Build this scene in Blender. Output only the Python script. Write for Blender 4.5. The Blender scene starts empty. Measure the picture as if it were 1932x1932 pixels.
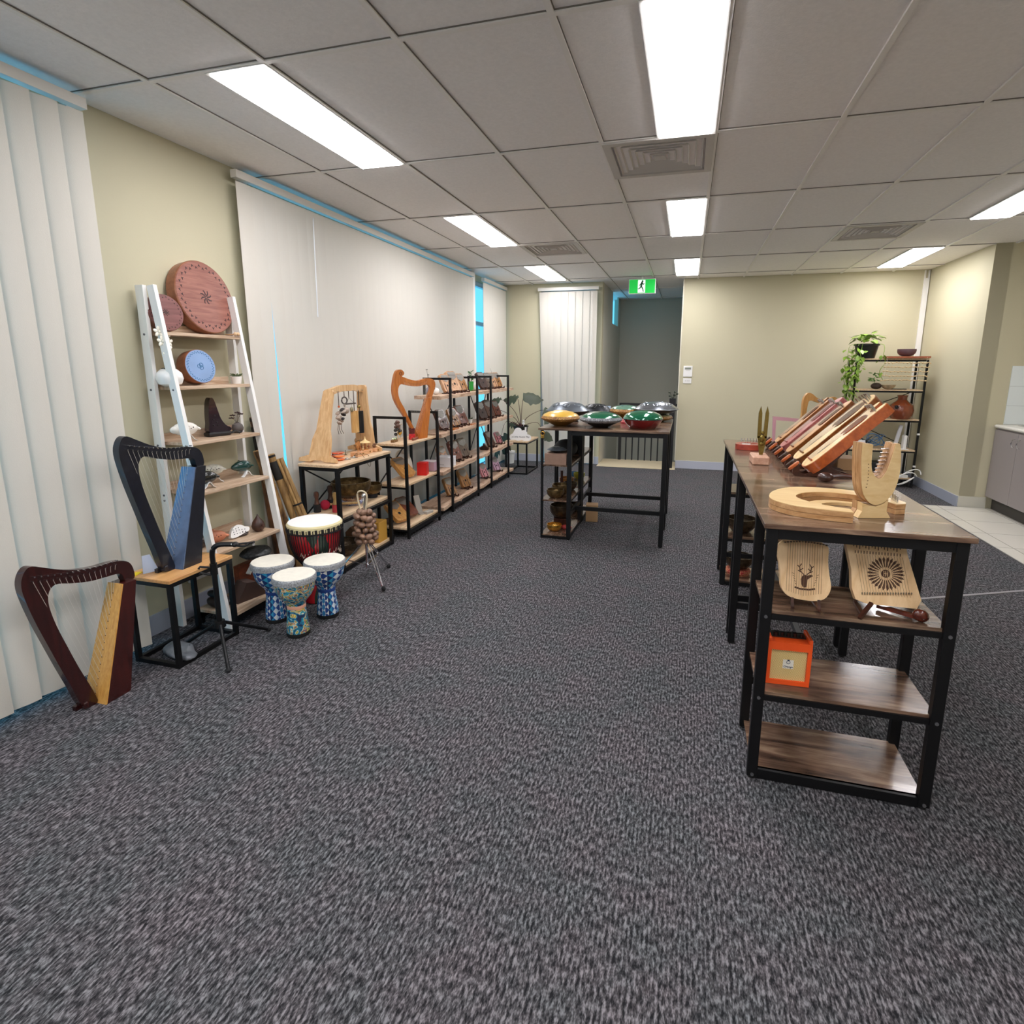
import bpy, bmesh, math, random
from mathutils import Matrix, Vector, Euler
random.seed(7)
C = bpy.context.scene.collection
SC = bpy.context.scene
PI = math.pi

# ------------------------------------------------------------------ camera, world, exposure
cam_d = bpy.data.cameras.new('camera'); cam = bpy.data.objects.new('camera', cam_d); C.objects.link(cam)
SC.camera = cam
yaw, pitch, roll = -0.2725, 0.1889, 0.0024
fw = Vector((math.sin(yaw)*math.cos(pitch), math.cos(yaw)*math.cos(pitch), -math.sin(pitch)))
rt = Vector((math.cos(yaw), -math.sin(yaw), 0)); up = rt.cross(fw)
r2 = rt*math.cos(roll)+up*math.sin(roll); u2 = -rt*math.sin(roll)+up*math.cos(roll)
cam.matrix_world = Matrix(((r2.x,u2.x,-fw.x,0),(r2.y,u2.y,-fw.y,0),(r2.z,u2.z,-fw.z,1.49),(0,0,0,1)))
cam_d.sensor_width = 36; cam_d.lens = 1054.6/1932*36
cam_d.shift_x = -0.0164; cam_d.shift_y = -0.03798
cam_d.clip_start = 0.05
w = bpy.data.worlds.new('world'); SC.world = w; w.use_nodes = True
bg = w.node_tree.nodes['Background']; bg.inputs[0].default_value = (0.11, 0.40, 0.60, 1); bg.inputs[1].default_value = 1.6
SC.view_settings.view_transform = 'Standard'; SC.view_settings.look = 'None'
SC.view_settings.exposure = 0.62; SC.view_settings.gamma = 1
LIGHT = 17.0

# ------------------------------------------------------------------ materials
MATS = {}
def lin(c):
    if isinstance(c, str): c = [int(c[i:i+2], 16) for i in (0, 2, 4)]
    return tuple(((x/255)/12.92 if x/255 <= .04045 else ((x/255+.055)/1.055)**2.4) for x in c)+(1,)
def mat(name, col, rough=.5, metal=0, coat=0, bump=None, var=None, emis=None, trans=0, spec=.5, sub=0, alpha=1):
    """var=(scale, amount) light/dark noise; bump=(scale, strength)"""
    if name in MATS: return MATS[name]
    m = bpy.data.materials.new(name); m.use_nodes = True; MATS[name] = m
    nt = m.node_tree; b = nt.nodes['Principled BSDF']; c = lin(col)
    b.inputs['Base Color'].default_value = c; b.inputs['Roughness'].default_value = rough
    b.inputs['Metallic'].default_value = metal; b.inputs['Coat Weight'].default_value = coat
    b.inputs['Specular IOR Level'].default_value = spec
    b.inputs['Transmission Weight'].default_value = trans
    if emis: b.inputs['Emission Color'].default_value = lin(emis[0]); b.inputs['Emission Strength'].default_value = emis[1]
    tc = nt.nodes.new('ShaderNodeTexCoord')
    if var:
        n = nt.nodes.new('ShaderNodeTexNoise'); n.inputs['Scale'].default_value = var[0]; n.inputs['Detail'].default_value = 3
        nt.links.new(tc.outputs['Object'], n.inputs['Vector'])
        r = nt.nodes.new('ShaderNodeValToRGB'); a = var[1]
        r.color_ramp.elements[0].position = .3; r.color_ramp.elements[1].position = .7
        r.color_ramp.elements[0].color = tuple(x*(1-a) for x in c[:3])+(1,)
        r.color_ramp.elements[1].color = tuple(min(1, x*(1+a)) for x in c[:3])+(1,)
        nt.links.new(n.outputs[0], r.inputs[0]); nt.links.new(r.outputs[0], b.inputs['Base Color'])
    if bump:
        n = nt.nodes.new('ShaderNodeTexNoise'); n.inputs['Scale'].default_value = bump[0]; n.inputs['Detail'].default_value = 4
        nt.links.new(tc.outputs['Object'], n.inputs['Vector'])
        bp = nt.nodes.new('ShaderNodeBump'); bp.inputs['Strength'].default_value = bump[1]; bp.inputs['Distance'].default_value = .01
        nt.links.new(n.outputs[0], bp.inputs['Height']); nt.links.new(bp.outputs[0], b.inputs['Normal'])
    return m
def wood(name, c1, c2, axis=1, scale=6, stretch=12, rough=.45, c3=None, coat=0, blotch=0):
    """grain runs along axis (0,1,2) in object space"""
    if name in MATS: return MATS[name]
    m = bpy.data.materials.new(name); m.use_nodes = True; MATS[name] = m
    nt = m.node_tree; b = nt.nodes['Principled BSDF']; L = nt.links.new
    b.inputs['Roughness'].default_value = rough; b.inputs['Coat Weight'].default_value = coat
    tc = nt.nodes.new('ShaderNodeTexCoord'); mp = nt.nodes.new('ShaderNodeMapping')
    sc = [scale]*3
    for i in range(3):
        if i != axis: sc[i] = scale*stretch
    mp.inputs['Scale'].default_value = sc
    L(tc.outputs['Object'], mp.inputs['Vector'])
    n = nt.nodes.new('ShaderNodeTexNoise'); n.inputs['Scale'].default_value = 1; n.inputs['Detail'].default_value = 6; n.inputs['Distortion'].default_value = .6
    n.inputs['Roughness'].default_value = .6
    L(mp.outputs[0], n.inputs['Vector'])
    r = nt.nodes.new('ShaderNodeValToRGB'); e = r.color_ramp.elements
    e[0].position = .34; e[0].color = lin(c1); e[1].position = .66; e[1].color = lin(c2)
    if c3: x = e.new(.5); x.color = lin(c3)
    L(n.outputs[0], r.inputs[0]); out = r.outputs[0]
    if blotch:
        n2 = nt.nodes.new('ShaderNodeTexNoise'); n2.inputs['Scale'].default_value = 5; n2.inputs['Detail'].default_value = 3
        L(tc.outputs['Object'], n2.inputs['Vector'])
        r2_ = nt.nodes.new('ShaderNodeValToRGB'); r2_.color_ramp.elements[0].position = .35; r2_.color_ramp.elements[1].position = .65
        r2_.color_ramp.elements[0].color = (1-blotch,)*3+(1,); r2_.color_ramp.elements[1].color = (1+blotch*.6,)*3+(1,)
        mx = nt.nodes.new('ShaderNodeMix'); mx.data_type = 'RGBA'; mx.blend_type = 'MULTIPLY'; mx.inputs[0].default_value = 1
        L(n2.outputs[0], r2_.inputs[0]); L(out, mx.inputs[6]); L(r2_.outputs[0], mx.inputs[7]); out = mx.outputs[2]
    L(out, b.inputs['Base Color'])
    bp = nt.nodes.new('ShaderNodeBump'); bp.inputs['Strength'].default_value = .12; bp.inputs['Distance'].default_value = .003
    L(n.outputs[0], bp.inputs['Height']); L(bp.outputs[0], b.inputs['Normal'])
    return m
def carpet_mat():
    m = bpy.data.materials.new('carpet'); m.use_nodes = True
    nt = m.node_tree; b = nt.nodes['Principled BSDF']; L = nt.links.new; N = nt.nodes.new
    b.inputs['Roughness'].default_value = .95; b.inputs['Specular IOR Level'].default_value = .15
    tc = N('ShaderNodeTexCoord')
    mp = N('ShaderNodeMapping'); mp.inputs['Scale'].default_value = (112, 40, 1); L(tc.outputs['Object'], mp.inputs['Vector'])
    n1 = N('ShaderNodeTexNoise'); n1.inputs['Scale'].default_value = 1; n1.inputs['Detail'].default_value = 2.5; n1.inputs['Roughness'].default_value = .75
    L(mp.outputs[0], n1.inputs['Vector'])
    wv = N('ShaderNodeTexWave'); wv.wave_type = 'BANDS'; wv.bands_direction = 'X'; wv.inputs['Scale'].default_value = 24
    wv.inputs['Distortion'].default_value = .5; wv.inputs['Detail'].default_value = 1; wv.inputs['Detail Scale'].default_value = 3
    L(tc.outputs['Object'], wv.inputs['Vector'])
    ma = N('ShaderNodeMath'); ma.operation = 'MULTIPLY'; ma.inputs[1].default_value = .06; L(wv.outputs['Fac'], ma.inputs[0])
    ad = N('ShaderNodeMath'); ad.operation = 'ADD'; L(n1.outputs[0], ad.inputs[0]); L(ma.outputs[0], ad.inputs[1])
    r = N('ShaderNodeValToRGB'); e = r.color_ramp.elements
    e[0].position = .40; e[0].color = (.014, .014, .016, 1); e[1].position = .70; e[1].color = (.235, .229, .240, 1)
    x = e.new(.53); x.color = (.068, .066, .070, 1)
    L(ad.outputs[0], r.inputs[0])
    n2 = N('ShaderNodeTexNoise'); n2.inputs['Scale'].default_value = 3.4; n2.inputs['Detail'].default_value = 4; n2.inputs['Roughness'].default_value = .7
    L(tc.outputs['Object'], n2.inputs['Vector'])
    r2_ = N('ShaderNodeValToRGB'); r2_.color_ramp.elements[0].position = .38; r2_.color_ramp.elements[1].position = .62
    r2_.color_ramp.elements[0].color = (.87, .93, .93, 1); r2_.color_ramp.elements[1].color = (1.05, .98, 1.0, 1)
    L(n2.outputs[0], r2_.inputs[0])
    mx = N('ShaderNodeMix'); mx.data_type = 'RGBA'; mx.blend_type = 'MULTIPLY'; mx.inputs[0].default_value = 1
    L(r.outputs[0], mx.inputs[6]); L(r2_.outputs[0], mx.inputs[7]); L(mx.outputs[2], b.inputs['Base Color'])
    bp = N('ShaderNodeBump'); bp.inputs['Strength'].default_value = .6; bp.inputs['Distance'].default_value = .006
    L(ad.outputs[0], bp.inputs['Height']); L(bp.outputs[0], b.inputs['Normal'])
    return m
def emit(name, col, s):
    m = bpy.data.materials.new(name); m.use_nodes = True; nt = m.node_tree; nt.nodes.clear()
    o = nt.nodes.new('ShaderNodeOutputMaterial'); e = nt.nodes.new('ShaderNodeEmission')
    e.inputs[0].default_value = lin(col); e.inputs[1].default_value = s; nt.links.new(e.outputs[0], o.inputs[0]); return m
def glass_mat():
    m = bpy.data.materials.new('window_glass'); m.use_nodes = True; nt = m.node_tree; nt.nodes.clear()
    o = nt.nodes.new('ShaderNodeOutputMaterial'); t = nt.nodes.new('ShaderNodeBsdfTransparent'); g = nt.nodes.new('ShaderNodeBsdfGlossy')
    g.inputs['Roughness'].default_value = .02; mx = nt.nodes.new('ShaderNodeMixShader'); f = nt.nodes.new('ShaderNodeValue'); f.outputs[0].default_value = .06
    t.inputs[0].default_value = (.86, .97, 1, 1)
    nt.links.new(f.outputs[0], mx.inputs[0]); nt.links.new(t.outputs[0], mx.inputs[1]); nt.links.new(g.outputs[0], mx.inputs[2]); nt.links.new(mx.outputs[0], o.inputs[0])
    return m
def blind_mat():
    m = bpy.data.materials.new('blind_fabric'); m.use_nodes = True; nt = m.node_tree; b = nt.nodes['Principled BSDF']; L = nt.links.new
    b.inputs['Base Color'].default_value = lin('d4cfc4'); b.inputs['Roughness'].default_value = .85
    o = nt.nodes['Material Output']; t = nt.nodes.new('ShaderNodeBsdfTranslucent'); t.inputs[0].default_value = lin('e6ded2')
    mx = nt.nodes.new('ShaderNodeMixShader'); mx.inputs[0].default_value = .03
    L(b.outputs[0], mx.inputs[1]); L(t.outputs[0], mx.inputs[2]); L(mx.outputs[0], o.inputs[0])
    tc = nt.nodes.new('ShaderNodeTexCoord'); n = nt.nodes.new('ShaderNodeTexNoise'); n.inputs['Scale'].default_value = 300
    L(tc.outputs['Object'], n.inputs['Vector']); bp = nt.nodes.new('ShaderNodeBump'); bp.inputs['Strength'].default_value = .15; bp.inputs['Distance'].default_value = .002
    L(n.outputs[0], bp.inputs['Height']); L(bp.outputs[0], b.inputs['Normal'])
    return m

# ------------------------------------------------------------------ mesh helpers
def T(x=0, y=0, z=0): return Matrix.Translation((x, y, z))
def RZ(a): return Matrix.Rotation(a, 4, 'Z')
def RX(a): return Matrix.Rotation(a, 4, 'X')
def RY(a): return Matrix.Rotation(a, 4, 'Y')
def PM(o, D, lean=0):
    """local x along the horizontal direction D, local y up (leaning back by lean), local z towards the viewer side"""
    D = Vector((D[0], D[1], 0)).normalized(); n = Vector((D.y, -D.x, 0)); u = Vector((0, 0, 1))
    u_ = u*math.cos(lean)-n*math.sin(lean); n_ = n*math.cos(lean)+u*math.sin(lean)
    return Matrix(((D.x, u_.x, n_.x, o[0]), (D.y, u_.y, n_.y, o[1]), (D.z, u_.z, n_.z, o[2]), (0, 0, 0, 1)))
class B:
    def __init__(s, M=None): s.bm = bmesh.new(); s.M = M or Matrix(); s.cur = 0; s.lay = s.bm.faces.layers.int.new('k')
    def m(s, k):
        """faces added from here on use material slot k"""
        for f in s.bm.faces:
            if f[s.lay] == 0: f[s.lay] = s.cur+1
        s.cur = k; return s
    def _x(s, vs, M=None):
        bmesh.ops.transform(s.bm, matrix=s.M @ (M or Matrix()), verts=vs)
    def box(s, c, size, M=None, bev=0, seg=1):
        g = bmesh.ops.create_cube(s.bm, size=1); vs = g['verts']
        bmesh.ops.transform(s.bm, matrix=T(*c) @ Matrix.Diagonal((*size, 1)), verts=vs)
        if bev:
            es = list({e for v in vs for e in v.link_edges})
            r = bmesh.ops.bevel(s.bm, geom=es, offset=bev, segments=seg, affect='EDGES', profile=.5)
            vs = list({v for f in r['faces'] for v in f.verts} | {v for v in vs if v.is_valid})
        s._x(vs, M); return s
    def b2(s, lo, hi, bev=0):
        return s.box([(a+b)/2 for a, b in zip(lo, hi)], [abs(b-a) for a, b in zip(lo, hi)], bev=bev)
    def bar(s, p, q, w, h=None, bev=0):
        p = Vector(p); q = Vector(q); d = q-p; h = h or w
        z = d.normalized(); a = Vector((0, 0, 1)) if abs(z.z) < .95 else Vector((0, 1, 0))
        x = a.cross(z).normalized(); y = z.cross(x)
        M = Matrix(((x.x, y.x, z.x, 0), (x.y, y.y, z.y, 0), (x.z, y.z, z.z, 0), (0, 0, 0, 1)))
        return s.box((0, 0, 0), (w, h, d.length), M=T(*((p+q)/2)) @ M, bev=bev)
    def cyl(s, p, q, r, r2=None, n=14, cap=True):
        p = Vector(p); q = Vector(q); d = q-p; r2 = r if r2 is None else r2
        g = bmesh.ops.create_cone(s.bm, cap_ends=cap, segments=n, radius1=r, radius2=r2, depth=d.length)
        M = T(*((p+q)/2)) @ d.to_track_quat('Z', 'Y').to_matrix().to_4x4()
        s._x(g['verts'], M); return s
    def sph(s, c, r, n=14, M=None):
        if not hasattr(r, '__len__'): r = (r, r, r)
        g = bmesh.ops.create_uvsphere(s.bm, u_segments=n, v_segments=max(6, n*2//3), radius=1)
        s._x(g['verts'], T(*c) @ (M or Matrix()) @ Matrix.Diagonal((*r, 1))); return s
    def lathe(s, prof, c=(0, 0, 0), n=32, M=None):
        rings = []
        for r, z in prof:
            if r < 1e-5: rings.append([s.bm.verts.new((0, 0, z))])
            else: rings.append([s.bm.verts.new((r*math.cos(2*PI*i/n), r*math.sin(2*PI*i/n), z)) for i in range(n)])
        for a, b in zip(rings, rings[1:]):
            for i in range(n):
                j = (i+1) % n
                if len(a) == 1 and len(b) == 1: continue
                if len(a) == 1: s.bm.faces.new((a[0], b[j], b[i]))
                elif len(b) == 1: s.bm.faces.new((a[i], a[j], b[0]))
                else: s.bm.faces.new((a[i], a[j], b[j], b[i]))
        s._x([v for r in rings for v in r], T(*c) @ (M or Matrix())); return s
    def prism(s, pts, t, holes=(), M=None, z0=None, bev=0):
        """outline in local xy, thickness t centred on z (or from z0)"""
        es = []; allv = []
        for lp in [pts, *holes]:
            vs = [s.bm.verts.new((p[0], p[1], 0)) for p in lp]; allv += vs
            es += [s.bm.edges.new((vs[i], vs[(i+1) % len(vs)])) for i in range(len(vs))]
        if holes: fs = [g for g in bmesh.ops.triangle_fill(s.bm, use_beauty=True, edges=es)['geom'] if isinstance(g, bmesh.types.BMFace)]
        else: fs = [s.bm.faces.new(allv)]
        r = bmesh.ops.extrude_face_region(s.bm, geom=fs)
        nv = [g for g in r['geom'] if isinstance(g, bmesh.types.BMVert)]
        bmesh.ops.translate(s.bm, vec=(0, 0, t), verts=nv)
        a = -t/2 if z0 is None else z0
        vs = allv+nv
        bmesh.ops.translate(s.bm, vec=(0, 0, a), verts=vs)
        s._x(vs, M); return s
    def tube(s, pts, r, n=8, closed=False, taper=None):
        pts = [Vector(p) for p in pts]; rings = []; L = len(pts)
        for i, p in enumerate(pts):
            d = (pts[(i+1) % L if closed else min(i+1, L-1)]-pts[i-1 if closed else max(i-1, 0)])
            if d.length < 1e-9: d = Vector((0, 0, 1))
            d.normalize(); a = Vector((0, 0, 1)) if abs(d.z) < .9 else Vector((1, 0, 0))
            x = a.cross(d).normalized(); y = d.cross(x); rr = r if taper is None else r*(1+(taper-1)*i/max(1, L-1))
            rings.append([s.bm.verts.new(p+(x*math.cos(2*PI*k/n)+y*math.sin(2*PI*k/n))*rr) for k in range(n)])
        R = rings+[rings[0]] if closed else rings
        for a, b in zip(R, R[1:]):
            for i in range(n): s.bm.faces.new((a[i], a[(i+1) % n], b[(i+1) % n], b[i]))
        if not closed: s.bm.faces.new(rings[0][::-1]); s.bm.faces.new(rings[-1])
        s._x([v for g in rings for v in g]); return s
    def ring(s, c, R, r, M=None, n=24, m=8):
        pts = [(M or Matrix()) @ Vector((R*math.cos(2*PI*i/n), R*math.sin(2*PI*i/n), 0))+Vector(c) for i in range(n)]
        return s.tube(pts, r, m, closed=True)
    def quad(s, *p):
        f = s.bm.faces.new([s.bm.verts.new(q) for q in p]); s._x(list(f.verts)); return s
    def noise(s, a, sc=8.0):
        from mathutils import noise as nz
        for v in s.bm.verts: v.co += Vector(nz.noise_vector(v.co*sc))*a
        return s
    def done(s, name, m, parent=None, smooth=True, loc=None, ang=.6):
        s.m(0)
        for f in s.bm.faces: f.material_index = f[s.lay]-1
        bmesh.ops.recalc_face_normals(s.bm, faces=s.bm.faces)
        me = bpy.data.meshes.new(name); s.bm.to_mesh(me); s.bm.free()
        if smooth:
            me.polygons.foreach_set('use_smooth', [True]*len(me.polygons)); me.set_sharp_from_angle(angle=ang)
        for q in (m if isinstance(m, (list, tuple)) else [m]): me.materials.append(q)
        o = bpy.data.objects.new(name, me); C.objects.link(o)
        if parent: o.parent = parent
        if loc: o.location = loc
        return o
def thing(name, label, cat, loc=(0, 0, 0), rz=0, group=None):
    o = bpy.data.objects.new(name, None); C.objects.link(o); o.empty_display_size = .05
    o.location = loc; o.rotation_euler = (0, 0, rz); return tag(o, label, cat, group)
def tag(o, label, cat, group=None):
    o['label'] = label; o['category'] = cat
    if group: o['group'] = group
    return o
def struct(o): o['kind'] = 'structure'; return o
def dup(root, loc, label, rz=0, group=None, scale=None, swap=None):
    r = root.copy(); C.objects.link(r); r.location = loc; r.rotation_euler = (0, 0, rz); r['label'] = label
    if group: r['group'] = group
    if scale: r.scale = scale if hasattr(scale, '__len__') else (scale,)*3
    for ch in list(root.children):
        c = ch.copy(); C.objects.link(c); c.parent = r
        if swap and ch.name.split('.')[0] in swap:
            c.data = ch.data.copy(); c.data.materials[0] = swap[ch.name.split('.')[0]]
        for g in ch.children:
            d = g.copy(); C.objects.link(d); d.parent = c
    return r
def smooth_path(pts, k=4, closed=True):
    """Catmull-Rom through 2D/3D points"""
    pts = [Vector(p) for p in pts]; n = len(pts); out = []
    rng = range(n) if closed else range(n-1)
    for i in rng:
        g = (lambda j: pts[j % n]) if closed else (lambda j: pts[max(0, min(n-1, j))])
        a, b, c, d = g(i-1), g(i), g(i+1), g(i+2)
        for q in range(k):
            t = q/k; out.append(.5*((2*b)+(c-a)*t+(2*a-5*b+4*c-d)*t*t+(3*b-3*c+d-a)*t**3))
    if not closed: out.append(pts[-1])
    return [tuple(p) for p in out]
def disc(r, n=32, rx=None, c=(0, 0)): return [(c[0]+(rx or r)*math.cos(2*PI*i/n), c[1]+r*math.sin(2*PI*i/n)) for i in range(n)]
class FR:
    """frame built of single bars, each an object of its own"""
    def __init__(s, parent, m, name='crossbar'): s.p = parent; s.m = m; s.n = name
    def bar(s, p, q, w, h=None): B().bar(p, q, w, h).done(s.n, s.m, s.p, smooth=False); return s
BLACK = mat('black_metal', '0d0d0f', .45, .3, bump=(250, .05))
WHITE = mat('white_paint', 'eceae6', .5)
CHROME = mat('chrome', 'd8d8da', .15, 1)
RUSTIC = wood('rustic_brown_board', '48352a', '998069', 1, 3, 8, .2, '725847', coat=.15, blotch=.35)
RUSTICX = wood('rustic_brown_board_cross', '48352a', '998069', 0, 3, 8, .2, '725847', coat=.15, blotch=.35)
OAK = wood('light_oak_board', 'c9a47c', 'e6cfae', 1, 5, 14, .4)
GREYOAK = wood('grey_oak_board', 'a8896c', 'd3bca3', 1, 4, 16, .4)
PINE = wood('honey_oak_board', 'c08a52', 'd9a86e', 1, 5, 14, .35)

# ------------------------------------------------------------------ room shell
H = 2.698
XL, YB, YF, XR, XK, YK = -2.82, -3.6, 8.53, 2.9, 3.78, 6.95
M_WALL = mat('wall_paint', 'c5bea2', .75, bump=(180, .06), spec=.25)
M_CEIL = mat('ceiling_tile', 'f4f0ee', .8, bump=(120, .12), spec=.2, var=(60, .03))
M_BASE = mat('baseboard_paint', '9ba0ad', .5)
M_TRIM = mat('trim_paint', 'e8e6e2', .5)
M_GAP = mat('joint_shadow', '7a746c', .9)
M_ALU = mat('window_aluminium', 'b8bcc2', .35, .6)
GL = glass_mat()
struct(B().box((0.4, 2.4, -.05), (6.9, 12.3, .1)).done('floor', carpet_mat(), smooth=False))
# kitchen floor tiles
def tile_mat():
    m = mat('kitchen_floor_tile', 'd6d2c6', .25, var=(6, .05)); nt = m.node_tree; b = nt.nodes['Principled BSDF']
    tc = nt.nodes['Texture Coordinate']; br = nt.nodes.new('ShaderNodeTexBrick'); br.offset = 0
    br.inputs['Scale'].default_value = 1; br.inputs['Brick Width'].default_value = .45; br.inputs['Row Height'].default_value = .45
    br.inputs['Mortar Size'].default_value = .004; br.inputs['Color1'].default_value = lin('d8d4c8'); br.inputs['Color2'].default_value = lin('d0ccc0'); br.inputs['Mortar'].default_value = lin('9a968c')
    nt.links.new(tc.outputs['Object'], br.inputs['Vector']); nt.links.new(br.outputs[0], b.inputs['Base Color']); return m
KT = tile_mat()
struct(B().b2((2.565, 1.5, 0), (3.85, 6.93, .004)).done('trim_1', KT, smooth=False))
# ceiling
ce = struct(B().box((0.4, 3.7, H+.06), (7, 14.8, .1)).done('ceiling', M_CEIL, smooth=False))
gb = B(); gg = B()  # gg: thin dark strips painted as the shadow lines beside the T-bars
x = -2.3257
xs = [-2.3257+.6*i for i in range(-1, 11)]; ys = [0.9612+1.2*j for j in range(-4, 7)]
for x in xs:
    y1 = 10.85 if -1.26 < x < -.11 else (8.53 if x < 2.88 else 6.95)
    if x < XL: continue
    gb.b2((x-.012, YB, H), (x+.012, y1, H+.012)); gg.b2((x+.012, YB, H+.006), (x+.0155, y1, H+.011))
for y in ys:
    gb.b2((XL, y-.012, H+.0005), (XR if y > 6.96 else XK, y+.012, H+.0125)); gg.b2((XL, y-.0155, H+.006), (XR if y > 6.96 else XK, y-.012, H+.011))
for y in (9.36, 10.56): gb.b2((-1.26, y-.012, H), (-.115, y+.012, H+.012))
gb.done('ceiling_grid', mat('ceiling_tbar', 'efebe6', .5), ce, smooth=False); gg.done('ceiling_joint_shadow', M_GAP, ce, smooth=False)
# walls
wl = B()
wl.b2((XL-.15, YB, 0), (XL, -1.1, 2.76)); wl.b2((XL-.15, -1.1, 2.63), (XL-.02, 2.16, 2.76)); wl.b2((XL-.15, 3.2, 2.63), (XL-.02, 8.42, 2.76)); wl.b2((XL-.15, 2.16, 0), (XL, 3.2, 2.76)); wl.b2((XL-.15, 8.42, 0), (XL, YF+.1, 2.76))  # lintels over both windows added to stop daylight leaking onto the ceiling
struct(wl.done('wall_left', M_WALL, smooth=False))
wf = B(); wf.b2((-2.97, YF, 0), (-2.2, YF+.15, 2.76)); wf.b2((-1.36, YF, 0), (-1.264, YF+.15, 2.76)); wf.b2((-2.2, YF, 2.62), (-1.36, YF+.15, 2.76)); wf.b2((-.11, YF, 0), (3.1, YF+.15, 2.76))
struct(wf.done('wall_far', M_WALL, smooth=False))
wr = B(); wr.b2((XR, YK, 0), (XR+.15, YF+.1, 2.76)); wr.b2((XR, YK, 0), (XK+.1, YK+.15, 2.76)); wr.b2((XK, YB, 0), (XK+.12, YK, 2.76))
struct(wr.done('wall_right', M_WALL, smooth=False))
struct(B().b2((-3.0, YB-.12, 0), (3.9, YB, 2.76)).done('wall_back', mat('white_wall_paint', 'efece4', .7), smooth=False))  # unseen behind the camera, made white to bounce light into the room
# stairwell recess
M_WALLG = mat('stairwell_paint', 'c6c2b4', .75, bump=(180, .06))
ws = B(); ws.b2((-1.29, YF+.15, -1.6), (-1.264, 9.72, 2.76)); ws.b2((-1.29, 9.72, -1.6), (-1.264, 10.5, 2.2)); ws.b2((-1.29, 10.5, -1.6), (-1.264, 10.9, 2.76))
ws.b2((-1.38, 10.85, -1.6), (0, 10.95, 2.76)); ws.b2((-.115, YF+.15, -1.6), (0, 10.9, 2.76)); ws.b2((-1.38, YF+.1, -1.6), (0, YF+.2, -.1)); 
struct(ws.done('wall_stairwell', M_WALLG, smooth=False))
struct(B().b2((-1.264, 8.34, 0), (-.11, 9.06, .006)).done('trim_2', mat('landing_tile', 'd8c8a8', .35, var=(8, .05)), smooth=False))
struct(B().b2((-1.38, 8.53, -.1), (0, 9.06, 0)).done('trim_3', mat('landing_tile', 'd8c8a8'), smooth=False))
struct(B().b2((-1.38, 9.06, -1.7), (0, 10.9, -1.6)).done('trim_4', mat('stair_floor', '55524c', .8), smooth=False))
# baseboards
struct(B().b2((XL, 2.18, 0), (XL+.014, 3.2, .115)).b2((XL, 8.42, 0), (XL+.014, YF, .115)).done('baseboard_left', M_BASE, smooth=False))
struct(B().b2((XL, YF-.014, 0), (-2.2, YF, .115)).b2((-1.36, YF-.014, 0), (-1.264, YF, .115)).b2((-.11, YF-.014, 0), (XR, YF, .115)).done('baseboard_far', mat('baseboard_paint_pale', 'b9bdca', .5), smooth=False))
struct(B().b2((XR-.014, YK, 0), (XR, YF, .115)).done('baseboard_right', M_BASE, smooth=False))
struct(B().b2((XR-.002, YK-.012, 0), (3.15, YK, .12)).done('baseboard_kitchen', mat('pale_skirting_tile', 'c9c6b8', .4), smooth=False))
struct(B().b2((2.555, 1.5, 0), (2.566, 6.93, .006)).b2((2.555, 6.925, 0), (2.9, 6.937, .006)).done('trim_5', mat('threshold_strip', '6e6c6a', .5), smooth=False))
# windows: glass walls behind the blinds
def window(n, horiz, a, b, pos, z1, trans=()):
    """wall window from a to b along the wall; horiz: False = in the left wall, True = in the far wall"""
    f = B(); g = B()
    def bx(lo, hi, t0, t1, bb, z):
        if horiz: bb.b2((lo, pos+t0, z[0]), (hi, pos+t1, z[1]))
        else: bb.b2((pos-t1, lo, z[0]), (pos-t0, hi, z[1]))
    for m_ in [a, *trans, b-.05]: bx(m_, m_+.05, .03, .1, f, (0, z1))
    bx(a, b, .035, .095, f, (0, .05)); bx(a, b, .035, .095, f, (2.05, 2.1)); bx(a, b, .035, .095, f, (z1-.06, z1))
    bx(a, b, .06, .066, g, (.02, z1-.02))
    fo = struct(f.done('window_%d' % n, M_ALU, smooth=False)); g.done('window_pane', GL, fo, smooth=False)
window(1, False, -1.1, 2.16, XL, 2.63, (0.5,))
window(2, False, 3.2, 8.42, XL, 2.63, (4.5, 5.8, 7.0, 7.95))
window(3, True, -2.2, -1.36, YF, 2.62, ())
g = B(); g.b2((-1.28, 9.72, 2.2), (-1.276, 10.5, 2.7)); g.done('window_4', GL, smooth=False)['kind'] = 'structure'
# trims: window jambs, cable cover
t = B(); t.b2((XL-.02, 2.15, 0), (XL+.02, 2.185, 2.698)); t.b2((XL-.02, 3.18, 0), (XL+.035, 3.235, 2.698)); struct(t.done('trim_6', M_TRIM, smooth=False))
t = B(); t.b2((XL+.0, 7.13, 0), (XL+.05, 7.25, 2.698)); struct(t.done('trim_7', M_TRIM, smooth=False))
t = B(); t.b2((XR-.07, YF-.022, .0), (XR-.012, YF, 2.6)); t.b2((XR-.07, YF-.018, 2.6), (XR-.055, YF, 2.698)); t.b2((XR-.027, YF-.018, 2.6), (XR-.012, YF, 2.698)); struct(t.done('trim_8', M_TRIM, smooth=False))
t = B(); t.b2((-.125, YF-.012, .115), (-.11, YF+.16, 2.698)); struct(t.done('trim_9', mat('corner_bead', 'ddd8c4', .5), smooth=False))
struct(B().bar((1.1, 3.79, .002), (2.57, 4.49, .002), .022, .004).done('trim_10', mat('worn_carpet_seam', '8f8c8e', .8), smooth=False))
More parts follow.
